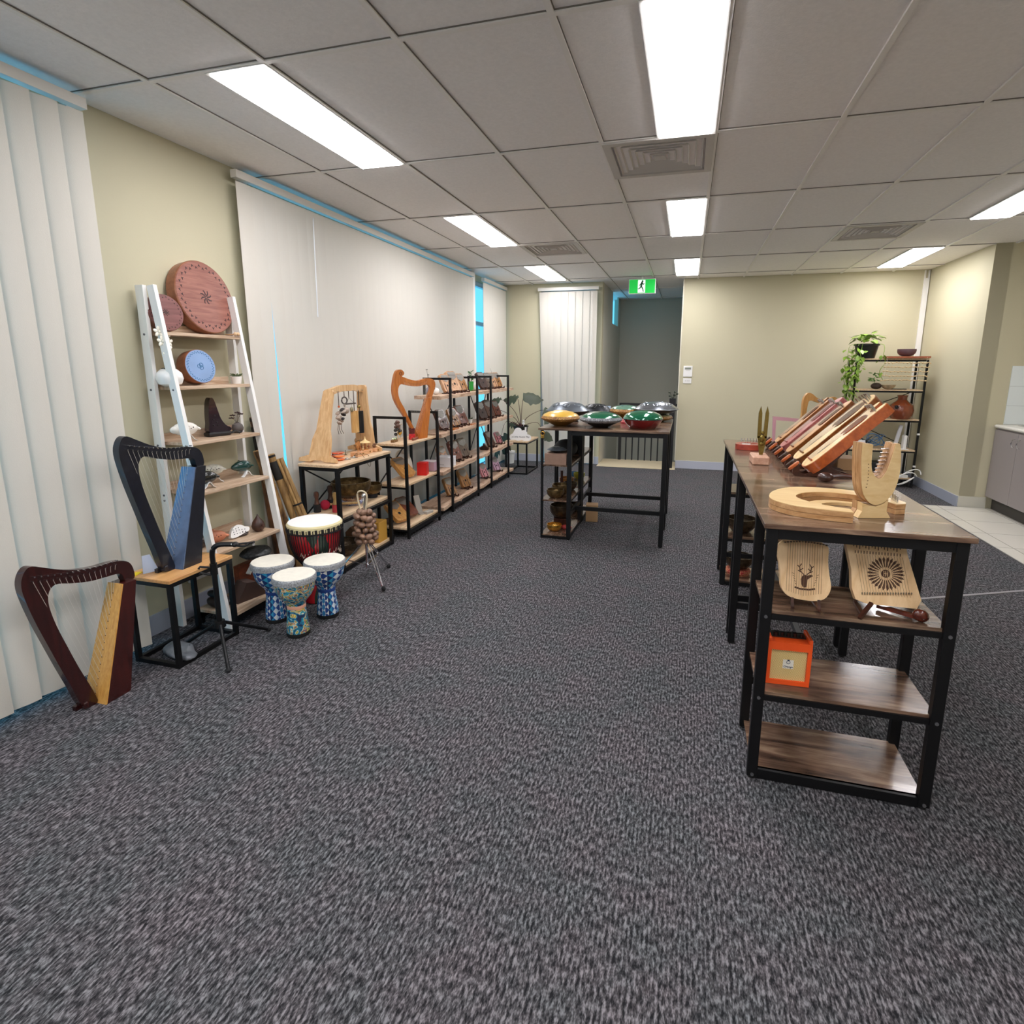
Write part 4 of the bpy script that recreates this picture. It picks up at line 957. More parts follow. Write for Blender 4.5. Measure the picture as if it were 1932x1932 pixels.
# ================================================================== DISPLAY TABLE ITEMS (left)
PINEW = wood('knotty_pine', 'c99a68', 'e2bd8c', 2, 5, 9, .4, coat=.1)
def arch():
    t = thing('arch_stand', 'pale wooden A-shaped arch stand with chimes hanging from it, on the display table', 'stand', (-2.545, 3.42, .8005))
    L = smooth_path([(-.155, 0), (-.155, .026), (-.06, .045), (-.045, .2), (-.035, .26), (.0-.045+.0, .26), (-.02, .42), (-.0, .515), (.01, .535), (.075, .535), (.085, .50), (.075, .3), (.072, .16), (.088, .06), (.155, .028), (.155, .003), (.06, 0), (.035, .012), (-.035, .012), (-.06, 0)], 1, True)
    L = [(-.155, 0), (-.155, .026), (-.075, .05), (-.062, .17), (-.038, .235), (-.03, .40), (-.02, .52), (-.005, .535), (.05, .535), (.06, .52), (.062, .40), (.07, .235), (.088, .17), (.095, .05), (.155, .026), (.155, 0), (.06, 0), (.035, .012), (-.035, .012), (-.06, 0)]
    B().prism(L, .022, M=T(0, .012, 0.004) @ RX(PI/2-.30)).done('side_panel', PINEW, t, smooth=False)
    B().prism(L, .022, M=T(0, .635, 0.004) @ RX(PI/2+.06)).done('side_panel', PINEW, t, smooth=False)
    B().prism([(.16, .475), (.16, .52), (.3, .545), (.48, .545), (.61, .52), (.61, .478), (.48, .498), (.3, .498)], .03, M=T(.02, 0, 0) @ Matrix(((0, 0, 1, 0), (1, 0, 0, 0), (0, 1, 0, 0), (0, 0, 0, 1)))).done('top_beam', PINEW, t, smooth=False)
    h = B()
    for i in range(6): h.cyl((.037, .24+.065*i, .50), (.055, .24+.065*i, .50), .003, n=6)
    h.done('hooks', CHROME, t)
arch()
CORD = mat('twine', '4a3a2a', .9)
def hang(name, label, cat, y, parts):
    t = thing(name, label, cat, (-2.495, y, 0)); parts(t); return t
def h_seed(t):
    B().tube([(0, 0, 1.30), (0, 0, 1.19)], .003).done('cord', CORD, t)
    B().sph((0, 0, 1.19), .009, 8).done('red_bead', mat('coral_bead', 'c8683c', .4), t)
    rnd = random.Random(5)
    for k in range(9):
        B().sph((rnd.uniform(-.02, .02), rnd.uniform(-.02, .05), 1.165-.012*k), (.018, .026, .012), 8, M=RX(rnd.uniform(-.5, .5))).done('seed_pod', mat('grey_pod' if k % 3 else 'black_pod', 'a8988a' if k % 3 else '2a1f1c', .6), t)
    for k in range(3): B().tube([(0, -.02+.02*k, 1.06), (0, -.03+.022*k, 1.02), (0, -.02+.03*k, .985)], .0022).done('fringe', CORD, t)
hang('seed_rattle', 'hanging seed pod rattle with stringy tails, leftmost under the wooden arch', 'rattle', 3.655, h_seed)
def h_ring(t):
    B().tube([(0, 0, 1.30), (0, 0, 1.262)], .003).done('cord', CORD, t); B().ring((0, 0, 1.232), .025, .0055, M=PM((0, 0, 0), (.3, 1))).done('ring', mat('wrapped_ring', '4e4640', .7), t)
    B().sph((0, .012, 1.155), (.02, .038, .026), 10).sph((0, .0, 1.195), (.008, .01, .012), 8).done('pod', mat('grey_pod', 'a8988a'), t)
hang('ring_rattle', 'pod rattle hanging from a dark wrapped ring under the wooden arch', 'rattle', 3.73, h_ring)
def h_bar(t):
    B().tube([(0, 0, 1.30), (0, 0, 1.25)], .003).tube([(0, -.035, 1.205), (0, 0, 1.25), (0, .065, 1.205)], .0012).done('cord', CORD, t)
    B().cyl((0, -.06, 1.205), (0, .085, 1.202), .006).done('bar', mat('dark_bar', '3a302a', .6), t)
    B().sph((0, .03, 1.158), (.014, .014, .02), 8).cyl((0, .03, 1.175), (0, .03, 1.2), .0012, n=5).done('shell', mat('olive_shell', '8a8060', .5), t)
hang('bar_mobile', 'small dark horizontal bar mobile hanging under the wooden arch', 'mobile', 3.79, h_bar)
def h_koshi(t, m=None, tail=True, z1=1.145, z0=.975):
    B().tube([(0, 0, 1.30), (0, 0, z1)], .003).done('cord', CORD, t)
    B().cyl((0, 0, z0), (0, 0, z1), .03, n=28).done('body', m or wood('bamboo_veneer', 'c08c4c', 'dbb274', 2, 6, 8), t)
    B().tube([(0, 0, z0), (0, 0, z0-.06)], .0014).sph((0, 0, z0-.065), (.014, .004, .02), 8).done('wind_catcher', mat('pendulum_wood', '8a6a48', .6), t)
hang('chime', 'cylindrical bamboo wind chime hanging under the wooden arch', 'wind chime', 3.855, h_koshi)
hang('chime', 'black cylindrical wind chime hanging right of the bamboo one', 'wind chime', 3.925, lambda t: h_koshi(t, mat('black_tube', '161518', .35), z1=1.14, z0=.965))
hb = thing('brass_bell', 'tiny round brass bell hanging above the bamboo chime', 'bell', (-2.45, 3.85, 0)); B().sph((0, 0, 1.178), .014, 12).done('bell', mat('antique_brass', 'a08a50', .3, .9), hb); B().tube([(0, 0, 1.295), (0, 0, 1.192)], .002).done('cord', CORD, hb)
TT = .8005
o = B().sph((0, 0, 0), .022, 14).sph((.0, .03, -.004), (.014, .02, .012), 10).done('maraca', mat('dark_grey_ball', '4c4848', .6), loc=(-2.60, 3.60, TT+.022)); tag(o, 'dark grey round shaker lying left of the orange castanets', 'shaker')
def clam(label, loc, m, s=1, rz=0):
    t = thing('castanet', label, 'castanet', loc, rz)
    for k, z in ((0, .0), (1, .022)): B().lathe([(0, 0), (.03*s, .002), (.042*s, .01), (.04*s, .013), (0, .009)], n=24, M=T(0, 0, z+.001)).done('shell_half', m, t)
    B().cyl((-.04*s, 0, .004), (-.04*s, 0, .03), .005).done('hinge', mat('dark_red_cord', '7a1c14', .6), t)
OR = mat('orange_lacquer', 'e0591f', .3, coat=.5)
clam('larger orange castanet pair on the display table, behind the front one', (-2.56, 3.70, TT), OR, 1.15)
clam('front orange castanet pair on the display table edge', (-2.45, 3.56, TT), mat('orange_plastic', 'f07a1e', .3, coat=.5), .9, 1)
def cym(label, loc, rz):
    t = thing('finger_cymbal', label, 'finger cymbal', loc, rz)
    B().lathe([(.03, .001), (.024, .004), (.012, .006), (.008, .012), (0, .014)], n=24).lathe([(0, .012), (.01, .005), (.03, 0), (.03, .001)], n=24).done('disc', mat('silver_tingsha', 'b4b0a8', .25, .9), t); return t
cym('silver finger cymbal lying left on the display table front', (-2.43, 3.62, TT), 0); c2 = cym('silver finger cymbal lying right, leather loop attached', (-2.42, 3.70, TT), 0)
B().tube(smooth_path([(0, 0, .014), (.02, .01, .035), (.05, .02, .03), (.075, .03, -.01), (.085, .055, -.06), (.085, .08, -.075), (.08, .1, -.04), (.06, .095, .012), (.02, .05, .02), (0, .0, .014)], 5, False), .0018).done('leather_loop', mat('leather_cord', '6a5a42', .8), c2)
def mbox(label, loc, size, top, rz=0):
    t = thing('music_box', label, 'music box', loc, rz); B().box((0, 0, size[2]/2), size, bev=.003).done('base', wood('beech_box', 'c88f62', 'e0b083', 1, 8, 6), t, smooth=False)
    B().cyl((size[0]/2, 0, size[2]/2), (size[0]/2+.008, 0, size[2]/2), .005).done('winding_key', mat('antique_brass', 'a08a50'), t); top(t, size[2])
CW = wood('carved_wood', '9c5f30', 'c88c50', 2, 12, 4)
def top_wheel(t, z):
    B().lathe([(0, -.006), (.03, -.006), (.03, .006), (0, .006)], n=20, M=T(0, -.01, z+.05) @ RY(PI/2)).done('wheel', CW, t, smooth=False)
    b = B()
    for k in range(6): a = 2*PI*k/6; b.box((0, -.01+.036*math.cos(a), z+.05+.036*math.sin(a)), (.014, .014, .014), M=None)
    b.done('buckets', mat('dark_carved', '7a5a34', .6), t, smooth=False)
    for y in (-.025, .005): B().box((.01, y, z+.022), (.006, .006, .045)).done('support', CW, t, smooth=False)
    B().sph((.02, .03, z+.012), (.01, .008, .012), 8).sph((.02, .03, z+.028), .006, 8).sph((-.02, .045, z+.008), .008, 8).done('figures', mat('painted_figures', 'c8a878', .6), t)
def top_carousel(t, z):
    B().lathe([(0, z+.095), (.004, z+.09), (.012, z+.075), (.042, z+.06), (.043, z+.056), (0, z+.058)], n=24).sph((0, 0, z+.098), .006, 8).done('roof', mat('pale_roof', 'e8c890', .5), t)
    B().cyl((0, 0, z), (0, 0, z+.058), .008).done('column', CW, t); B().cyl((0, 0, z), (0, 0, z+.006), .036, n=24).done('platform', CW, t)
    for k in range(4): a = 2*PI*k/4+.4; B().sph((.026*math.cos(a), .026*math.sin(a), z+.024), (.011, .006, .009), 8, M=RZ(a)).cyl((.026*math.cos(a), .026*math.sin(a), z+.006), (.026*math.cos(a), .026*math.sin(a), z+.057), .0015, n=6).done('horse', mat('brown_horse', '8a4c2c', .5), t)
def top_small(t, z): B().box((0, 0, z+.02), (.02, .012, .03)).sph((0, .015, z+.03), .01, 8).sph((0, -.015, z+.02), .01, 8).done('figures', mat('painted_dark', '7c5840', .6), t)
mbox('wooden music box with waterwheel figures, largest one on the display table', (-2.44, 3.80, TT), (.07, .13, .036), top_wheel)
mbox('wooden carousel music box with pale pointed roof on the display table', (-2.46, 3.925, TT), (.08, .09, .03), top_carousel)
mbox('small round-cornered wooden music box at the far end of the display table', (-2.44, 4.03, TT), (.06, .06, .03), top_small)
o = B().cyl((0, 0, 0), (0, 0, .004), .012, n=12).cyl((0, 0, .004), (0, 0, .04), .0025, n=8).done('bell_striker', mat('dull_brass', '6e6440', .4, .7), loc=(-2.56, 3.80, TT)); tag(o, 'thin upright brass striker behind the music boxes', 'striker')
# singing bowls
BRZ = mat('hammered_bronze', '6a5636', .32, .75, bump=(60, .5), var=(26, .55)); BRZD = mat('dark_bronze', '4e4030', .32, .7, bump=(60, .5), var=(26, .5)); GOLD = mat('bright_brass', 'c89a4a', .22, .9, bump=(80, .3), var=(30, .25))
def bowl(label, loc, R, h, m, ring=None, group=None):
    t = thing('singing_bowl', label, 'singing bowl', loc); w_ = .06*R
    B().lathe([(0, 0), (.35*R, .0), (.68*R, .10*h), (.93*R, .42*h), (1.0*R, .75*h), (.985*R, h), (.985*R-w_, h), (1.0*R-w_*1.2, .75*h), (.9*R-w_, .42*h), (.62*R, .14*h), (0, .08*h)], n=44).done('bowl', m, t)
    return t
def cushion(label, loc, R, h, m):
    o = B().lathe([(R*.55, 0), (R*.9, 0), (R, h*.5), (R*.9, h), (R*.55, h), (R*.45, h*.5), (R*.55, 0)], n=36).done('ring_cushion', m, loc=loc); return tag(o, label, 'cushion')
ZM = .4205
PATC = cylpat('brocade_gold', [(0, '8a3a2c'), (.42, 'c8a060'), (.5, '3a2a50'), (.56, 'd8b888'), (.64, '6a2820')], scale=40, rough=.6, coat=0); PATB = cylpat('brocade_blue', [(0, '5a6a9c'), (.45, 'd8d8e0'), (.55, '3c4c88'), (.62, 'b8bcd0')], scale=30, rough=.6, coat=0)
cushion('blue and white brocade ring cushion, lowest under the large singing bowl', (-2.50, 3.76, ZM), .085, .034, PATB)
cushion('gold and red brocade ring cushion directly under the large singing bowl', (-2.50, 3.76, ZM+.0345), .08, .034, PATC)
bowl('largest hammered singing bowl on stacked cushions, middle shelf of the display table', (-2.50, 3.76, ZM+.06), .152, .125, BRZ)
bowl('smaller hammered singing bowl right of the large one, middle shelf of the display table', (-2.47, 4.00, ZM+.03), .088, .085, BRZ)
cushion('dark ring cushion under the smaller singing bowl, display table', (-2.47, 4.00, ZM), .05, .034, mat('black_cloth', '1c1a1e', .8))
def mallet_up(label, loc, h, R, mtop, mlow):
    t = thing('bowl_mallet', label, 'mallet', loc)
    B().lathe([(0, 0), (R*1.25, 0), (R*1.25, h*.38), (0, h*.38)], n=20).done('head', mlow, t); B().lathe([(0, h*.38), (R, h*.39), (R*.8, h*.5), (R*.65, h*.65), (R*1.0, h*.84), (R*.9, h*.95), (R*.5, h), (0, h)], n=20).done('handle', mtop, t)
mallet_up('upright bowl mallet with brown wooden handle and black head, display table left', (-2.60, 3.46, ZM), .155, .02, wood('walnut_handle', '4a2e22', '6e483a', 2, 6, 6, .3), mat('black_suede', '1a1718', .8))
mallet_up('upright bowl mallet with pale wooden handle and red head, display table middle', (-2.47, 3.50, ZM), .15, .019, wood('maple_handle', '9a7a48', 'c0a068', 2, 6, 6, .3), mat('red_suede', 'a83038', .8))
mallet_up('upright bowl mallet with very dark handle behind the pale one', (-2.58, 3.60, ZM), .175, .022, wood('ebony_handle', '241812', '4a3022', 2, 6, 6, .3), mat('black_suede', '1a1718'))
t = thing('ball_mallet', 'red ball mallet with long pale wooden handle lying on the middle shelf', 'mallet', (-2.585, 3.535, ZM)); B().sph((0, 0, .038), (.038, .036, .0375), 20).done('head', mat('crimson_felt', 'b01838', .8), t); B().cyl((.02, .02, .038), (.19, .17, .03), .009, .011).done('handle', wood('maple_handle', '9a7a48', 'c0a068'), t)
ZB = .0555
bowl('dark wide singing bowl on the bottom shelf of the display table', (-2.49, 3.62, ZB), .125, .10, BRZD)
o = B().box((0, 0, .085), (.16, .13, .17), bev=.003).done('kraft_box', mat('mustard_card', 'c8963c', .6), loc=(-2.45, 3.985, ZB), smooth=False); tag(o, 'mustard yellow cardboard box on the bottom shelf of the display table', 'box')
o = B().prism([(-.05, 0), (.05, 0), (.05, .1), (0, .15), (-.05, .1)], .08, M=PM((0, 0, 0), (1, 0))).done('carton', mat('brown_card', '6a4a30', .7), loc=(-2.57, 3.86, ZB)); tag(o, 'dark brown carton behind the bronze bowl on the bottom shelf', 'box')
# ================================================================== RACK WITH PLAIN OAK SHELVES
ZT = .8355
OHO = [(.145,.847),(.074,.971),(.06,.997),(.015,1.055),(-.043,1.136),(-.082,1.211),(-.093,1.28),(-.085,1.34),(-.068,1.404),(-.047,1.444),(-.019,1.459),(.014,1.454),(.035,1.431),(.026,1.411),(.007,1.401),(.039,1.389),(.115,1.367),(.194,1.36),(.26,1.376),(.326,1.379),(.377,1.361),(.393,1.322),(.382,1.28),(.354,1.221),(.318,1.10)]
OHI = [(.292,1.14),(.299,1.214),(.321,1.252),(.333,1.29),(.314,1.318),(.273,1.321),(.207,1.31),(.132,1.311),(.06,1.321),(.004,1.334),(-.028,1.315),(-.04,1.266),(-.026,1.197),(.018,1.125),(.058,1.048),(.099,.974),(.165,.862)]
def orange_harp():
    t = thing('lyre_harp', 'honey-orange scrolled harp standing on the top shelf of the plain oak rack', 'harp', (-2.435, 4.50, 0))
    Q = PM((0, 0, 0), (.40, .917)); OW = wood('cherry_orange', 'a85a20', 'c87a38', 2, 5, 8, .3, coat=.4)
    B().prism(smooth_path(OHO+OHI, 2, True), .03, M=Q).done('frame', OW, t, ang=.9)
    b = B(); V = [b.bm.verts.new(Q @ Vector(p)) for p in ((.15, .8365, -.045), (.25, .8365, -.045), (.25, .8365, .045), (.15, .8365, .045), (.29, 1.20, -.025), (.335, 1.21, -.025), (.335, 1.21, .025), (.29, 1.20, .025))]
    for f in ((0, 1, 2, 3), (4, 5, 6, 7), (0, 1, 5, 4), (1, 2, 6, 5), (2, 3, 7, 6), (3, 0, 4, 7)): b.bm.faces.new([V[i] for i in f])
    b.done('sound_box', OW, t, smooth=False)
    B().ring(tuple(Q @ Vector((-.006, 1.425, .016))), .013, .0022, M=Q.to_3x3().to_4x4()).done('scroll_carving', mat('carved_line', '7a3c14', .5), t)
    p = B(Q); s_ = B(Q)
    for i in range(18):
        f = i/17; x = .03+.26*f; z = 1.372-.03*math.sin(f*PI)
        p.cyl((x, z-.01, .012), (x, z-.01, .022), .002, n=6); s_.cyl((x, z-.02, .016), (.155+.13*f, .87+.30*f, .0), .0007, n=4, cap=False)
    p.done('tuning_pegs', CHROME, t); s_.done('strings', mat('nylon_string', 'd8d2c8'), t)
    B(Q).prism([(.12, .8365), (.16, .8365), (.17, .87), (.10, .91)], .03).done('foot', OW, t)
orange_harp()
t = thing('toy_train', 'tiny brown trough with white and green figures, left end of oak rack top', 'ornament', (-2.44, 4.40-.04, ZT))
B().box((0, 0, .012), (.03, .075, .016)).done('trough', mat('dark_carved', '7a5a34'), t, smooth=False)
for k in range(4):
    B().box((0, -.03+.02*k, .002), (.034, .004, .004)).done('foot', mat('dark_carved', '7a5a34'), t, smooth=False)
    B().sph((0, -.025+.018*k, .028), (.007, .007, .009), 8).done('figure', mat('fig_green' if k % 2 else 'fig_white', '6a9a54' if k % 2 else 'ece8c8', .6), t)
t = thing('seed_shaker', 'cluster shaker of dark round seed shells with yellow feather on oak rack top shelf', 'shaker', (-2.52, 4.585, ZT)); rnd = random.Random(9)
B().cyl((0, -.02, .004), (0, -.01, .12), .004).cyl((0, .03, .004), (0, .02, .12), .004).cyl((0, -.04, .122), (0, .07, .125), .003).done('cane_frame', mat('pale_cane', 'd0b88c', .6), t)
for k in range(13):
    B().sph((rnd.uniform(-.02, .02), rnd.uniform(-.045, .035), .155-.0095*k), (.017, .02, .015), 10).done('seed_shell', mat('shell_brown' if k < 7 else 'shell_black', '6a4c42' if k < 7 else '1e1a18', .4, coat=.4), t)
B().sph((.01, .015, .05), (.012, .03, .016), 8, M=RX(.5)).done('yellow_feather', mat('mustard', 'c8962c', .7), t)
o = B().cyl((0, -.04, .013), (0, .05, .016), .011).sph((0, -.04, .013), .0128, 10).done('whistle', wood('red_brown_wood', '6a2f18', '8e4524'), loc=(-2.33, 4.53, ZT)); tag(o, 'reddish-brown wooden whistle lying in front of the seed shaker', 'whistle')
t = thing('beaded_cup', 'red and dark beaded cup at the foot of the honey-orange harp', 'cup', (-2.375, 4.475+.09, ZT)); B().lathe([(0, 0), (.026, 0), (.03, .01), (.028, .05), (.026, .052), (0, .05)], n=24).done('lower_cup', mat('bright_red_weave', 'c8242c', .6, var=(80, .4)), t); B().lathe([(.026, .052), (.027, .085), (.03, .10), (.026, .10), (0, .06)], n=24).done('upper_cup', mat('dark_red_weave', '5a1a1a', .6, var=(80, .4)), t)
o = B().box((0, 0, .02), (.05, .09, .038), bev=.006).done('soap_box', mat('olive_gold', '9a8650', .5, var=(30, .3)), loc=(-2.42, 4.76, ZT)); tag(o, 'small olive gold box right of the honey-orange harp', 'box')
succulent('tiny dark succulent in a white pot, right end of the plain oak rack top', (-2.42, 4.85, ZT), .024, .045, mat('white_ceramic', 'eeece8'), '2c3430')
# ================================================================== KALIMBAS
STD = wood('dark_stand', '2a1410', '4c281c', 2, 8, 6, .35, coat=.3)
KM = {'walnut': ('4a2c20', '6e4632'), 'dark': ('2e1a16', '4a2c24'), 'mahog': ('66301c', '8a4a32'), 'light': ('a87c58', 'cda27c'), 'gold': ('8a5a2c', 'b8844a'), 'grey': ('5c4c40', '7c6a5a'), 'yellow': ('b87c3c', 'dca862')}
def kproto(k):
    t = thing('kalimba', 'x', 'kalimba', (0, 0, 0)); m = wood('kalimba_'+k, *KM[k], 2, 7, 8, .35, coat=.2) if k in KM else k
    Q = RY(-.46) @ PM((0, 0, 0), (0, 1)) @ T(0, .026, 0)      # outline x across, y up the board, z towards the front
    o = smooth_path([(-.062, .002), (-.067, .09), (-.06, .182), (0, .19), (.06, .182), (.067, .09), (.062, .002), (0, -.003)], 3, True)
    B().prism(o, .032, M=Q).done('body', m, t, ang=.8)
    B().prism(disc(.012, 20, c=(0, .062)), .002, M=Q @ T(0, 0, .0162)).done('sound_hole', mat('hole_dark', '1a1512'), t)
    b = B()
    for i in range(13):
        x = -.048+.008*i; L_ = .052-.0042*abs(i-6)+.03
        b.box((x, .18-L_/2, .021), (.0052, L_, .0014), M=Q)
    b.box((0, .165, .0185), (.112, .006, .005), M=Q); b.box((0, .15, .0225), (.112, .004, .004), M=Q)
    b.done('tines', mat('tine_steel', 'a09e98', .45, .6), t, smooth=False)
    return t
def kstand():
    t = thing('plate_stand', 'x', 'stand', (0, 0, 0))
    for y in (-.035, .035):
        B().prism(smooth_path([(.045, 0), (.052, .012), (.05, .03), (.042, .026), (.038, .014), (.012, .016), (-.028, .10), (-.038, .104), (-.034, .09), (-.02, .05), (-.03, .02), (-.068, .006), (-.07, 0), (0, .004)], 2, True), .009, M=T(0, y, 0) @ RX(PI/2)).done('side_arm', STD, t)
    B().bar((-.022, -.035, .03), (-.022, .035, .03), .006, .01).done('cross_piece', STD, t, smooth=False)
    return t
K_used = {}; ST = None
def kal(kind, u, label, zs, x=-2.38, rz=-.30, stand=True, sc=1, slabel=None, group='kalimbas on the live-edge racks', lean=0):
    """u = y position along the wall"""
    global ST
    if kind not in K_used:
        o = kproto(kind); K_used[kind] = o; o.location = (x, u, zs+.0005); o.rotation_euler = (0, 0, rz); o['label'] = label; o.scale = (sc,)*3; o['group'] = group
    else: o = dup(K_used[kind], (x, u, zs+.0005), label, rz, group, sc)
    if lean: o.rotation_euler = (0, -lean, rz); o.location.z += .034*math.sin(lean)+.001; stand = False
    if stand:
        sl = slabel or ('wooden stand under the '+label)
        sl = ' '.join(sl.split()[:16])
        loc = (x, u, zs+.0005)
        if ST is None: ST = kstand(); ST.location = loc; ST.rotation_euler = (0, 0, rz); ST['label'] = sl; ST['group'] = 'kalimba stands'
        else: dup(ST, loc, sl, rz, 'kalimba stands')
    return o
def ky(u, v, x=-2.38):
    return None
E1, E2, E3, E4 = 1.205, .835, .46, .10
C1 = 'first live-edge rack'; C2 = 'farther live-edge rack'
kal('light', (-2.380, 5.440, 1.250)[1], 'pale kalimba with clear cover, leftmost on top plank, '+C1, E1)
kal('light', (-2.380, 5.637, 1.253)[1], 'tall pale kalimba, middle of top plank, '+C1, E1, sc=1.15)
kal('gold', (-2.380, 5.848, 1.257)[1], 'honey kalimba, rightmost on top plank, '+C1, E1)
kal('dark', (-2.380, 6.516, 1.260)[1], 'very dark kalimba, leftmost on top plank, '+C2, E1, sc=1.05)
kal('grey', (-2.380, 6.729, 1.260)[1], 'grey-brown kalimba, second on top plank, '+C2, E1)
kal('light', (-2.380, 6.893, 1.261)[1], 'pale kalimba, third on top plank, '+C2, E1)
kal('gold', (-2.380, 7.085, 1.263)[1], 'honey kalimba, rightmost on top plank, '+C2, E1)
kal('walnut', (-2.380, 5.309, 0.870)[1], 'walnut kalimba, leftmost on second plank, '+C1, E2, sc=1.05)
kal('gold', (-2.380, 5.616, 0.868)[1], 'honey kalimba, middle of second plank, '+C1, E2)
kal('mahog', (-2.380, 5.828, 0.870)[1], 'reddish kalimba, rightmost on second plank, '+C1, E2, sc=1.1)
kal('dark', (-2.380, 6.483, 0.880)[1], 'black-sided kalimba, leftmost on second plank, '+C2, E2, sc=1.1)
kal('walnut', (-2.380, 6.758, 0.877)[1], 'dark walnut kalimba, middle of second plank, '+C2, E2, sc=1.15)
kal('mahog', (-2.380, 7.033, 0.876)[1], 'reddish kalimba, rightmost on second plank, '+C2, E2)
kal('light', (-2.380, 5.369, 0.540)[1]+.08, 'pale flat kalimba behind the white box, third plank, '+C1, E3, x=-2.45, sc=.9)
kal('mahog', (-2.380, 5.639, 0.485)[1], 'reddish-brown kalimba, middle of third plank, '+C1, E3, sc=1.1)
kal('grey', (-2.380, 5.873, 0.485)[1], 'dark grey kalimba with small logo dot, right of third plank, '+C1, E3, sc=1.1)
kal('walnut', (-2.380, 6.767, 0.501)[1], 'narrow walnut kalimba on third plank, '+C2, E3)
PINKM = mat('pink_lacquer', 'd8909a', .35, coat=.3); LIL = mat('lilac_lacquer', 'c8a4bc', .35, coat=.3)
kal(PINKM, (-2.380, 7.090, 0.480)[1], 'pink kalimba at the right of third plank, '+C2, E3, sc=.8)
kal('gold', (-2.380, 5.469, 0.081)[1], 'gold-brown kalimba, left on bottom plank, '+C1, E4)
kal('gold', (-2.380, 5.886, 0.105)[1], 'gold-brown kalimba, right on bottom plank, '+C1, E4, sc=1.1)
kal(PINKM, (-2.380, 6.514, 0.124)[1], 'bright pink kalimba, left on bottom plank, '+C2, E4, sc=.9)
kal(LIL, (-2.380, 6.992, 0.105)[1], 'lilac kalimba, right on bottom plank, '+C2, E4, sc=.95)
kal('yellow', (-2.420, 4.494, 0.475)[1], 'yellow-faced kalimba on the middle shelf of the plain oak rack', .48, x=-2.36, sc=1.15, lean=.45, group='kalimbas on the plain oak rack')
kal('yellow', (-2.400, 4.349, 0.131)[1], 'yellow-edged kalimba, leftmost on the bottom shelf of the plain oak rack', .10, x=-2.36, sc=1.15, lean=.45, group='kalimbas on the plain oak rack')
kal('mahog', (-2.400, 4.521, 0.136)[1], 'brown kalimba, second on the bottom shelf of the plain oak rack', .10, x=-2.36, sc=1.15, lean=.45, group='kalimbas on the plain oak rack')
# small lyre on the plain oak rack
t = thing('small_lyre', 'small pale rounded lyre with an open slot leaning behind the yellow kalimba', 'lyre', (-2.50, (-2.450, 4.692, 0.536)[1]-.02, .4805), -.66)
B().prism(smooth_path([(-.05, .0), (-.075, .08), (-.07, .2), (-.02, .235), (.05, .2), (.075, .1), (.05, .0)], 3, True), .022, holes=[smooth_path([(-.04, .12), (-.04, .19), (0, .205), (.03, .18), (.03, .12)], 3, True)], M=RY(-.42) @ PM((0, 0, 0), (0, 1)) @ T(0, .012, 0)).done('body', mat('pale_maple', 'd6cfc0', .4), t)
def bx(name, label, loc, size, m, rz=0, cat='box', lid=None):
    if lid:
        t = thing(name, label, cat, loc, rz); B().box((0, 0, size[2]*.5), size, bev=.002).done('body', m, t, smooth=False); B().box((0, 0, size[2]+.004), (size[0]+.004, size[1]+.004, .008), bev=.001).done('lid', lid, t, smooth=False); return t
    o = B().box((0, 0, size[2]/2), size, bev=.002).done(name, m, loc=loc, smooth=False); o.rotation_euler = (0, 0, rz); return tag(o, label, cat)
bx('gift_box', 'bright red square box on the middle shelf of the plain oak rack', (-2.36, (-2.360, 4.729, 0.509)[1], .4805), (.09, .09, .12), mat('bright_red', 'd3160f', .5), .2)
bx('gift_box', 'dusty pink box with pale lid beside the red box, plain oak rack', (-2.40, (-2.380, 4.979, 0.489)[1], .4805), (.13, .11, .085), mat('dusty_pink', 'c9a4b4', .5), 0, lid=mat('pale_grey_lid', 'c6bcc0', .5))
t = bx('carton', 'white printed carton at the left end of the third live-edge plank', (-2.39, (-2.380, 5.308, 0.431)[1]+.02, .4605), (.16, .15, .095), mat('white_card', 'ecebee', .5), 0, lid=mat('white_card', 'ecebee'))
pr = B()
for k in range(3): pr.box((.081, -.02+.0*k, .035+.02*k), (.001, .07, .003))
for k in range(4): pr.box((-.03+.012*k, -.0756, .025), (.008, .001, .004))
pr.done('printed_lines', mat('print_grey', '8c8a90', .6), t, smooth=False)
t = thing('phone_stand', 'bent pale metal tablet stand on the bottom shelf of the plain oak rack', 'stand', (-2.40, (-2.400, 4.718, 0.173)[1], .1005), -.5)
B().prism([(-.04, 0), (.05, 0), (.05, .006), (.0, .02), (-.055, .17), (-.063, .168), (-.012, .012), (-.04, .006)], .06, M=RX(PI/2)).done('plate', mat('pale_metal', 'c4beb4', .4, .3), t, smooth=False)
bx('tuner', 'small grey electronic tuner lying at the right of the bottom oak shelf', (-2.33, (-2.330, 4.752, 0.112)[1], .1005), (.05, .1, .025), mat('pale_metal', 'c4beb4'), -.2, 'tuner')
for k, (yy_, lb) in enumerate((((-2.400, 4.377, 0.109)[1]-.06, 'rounded dark cloth bundle at the left end of the bottom oak shelf'),)): pouch(lb, (-2.50, yy_, .1005), (.04, .04, .03), mat('brown_suede', '46332c'))
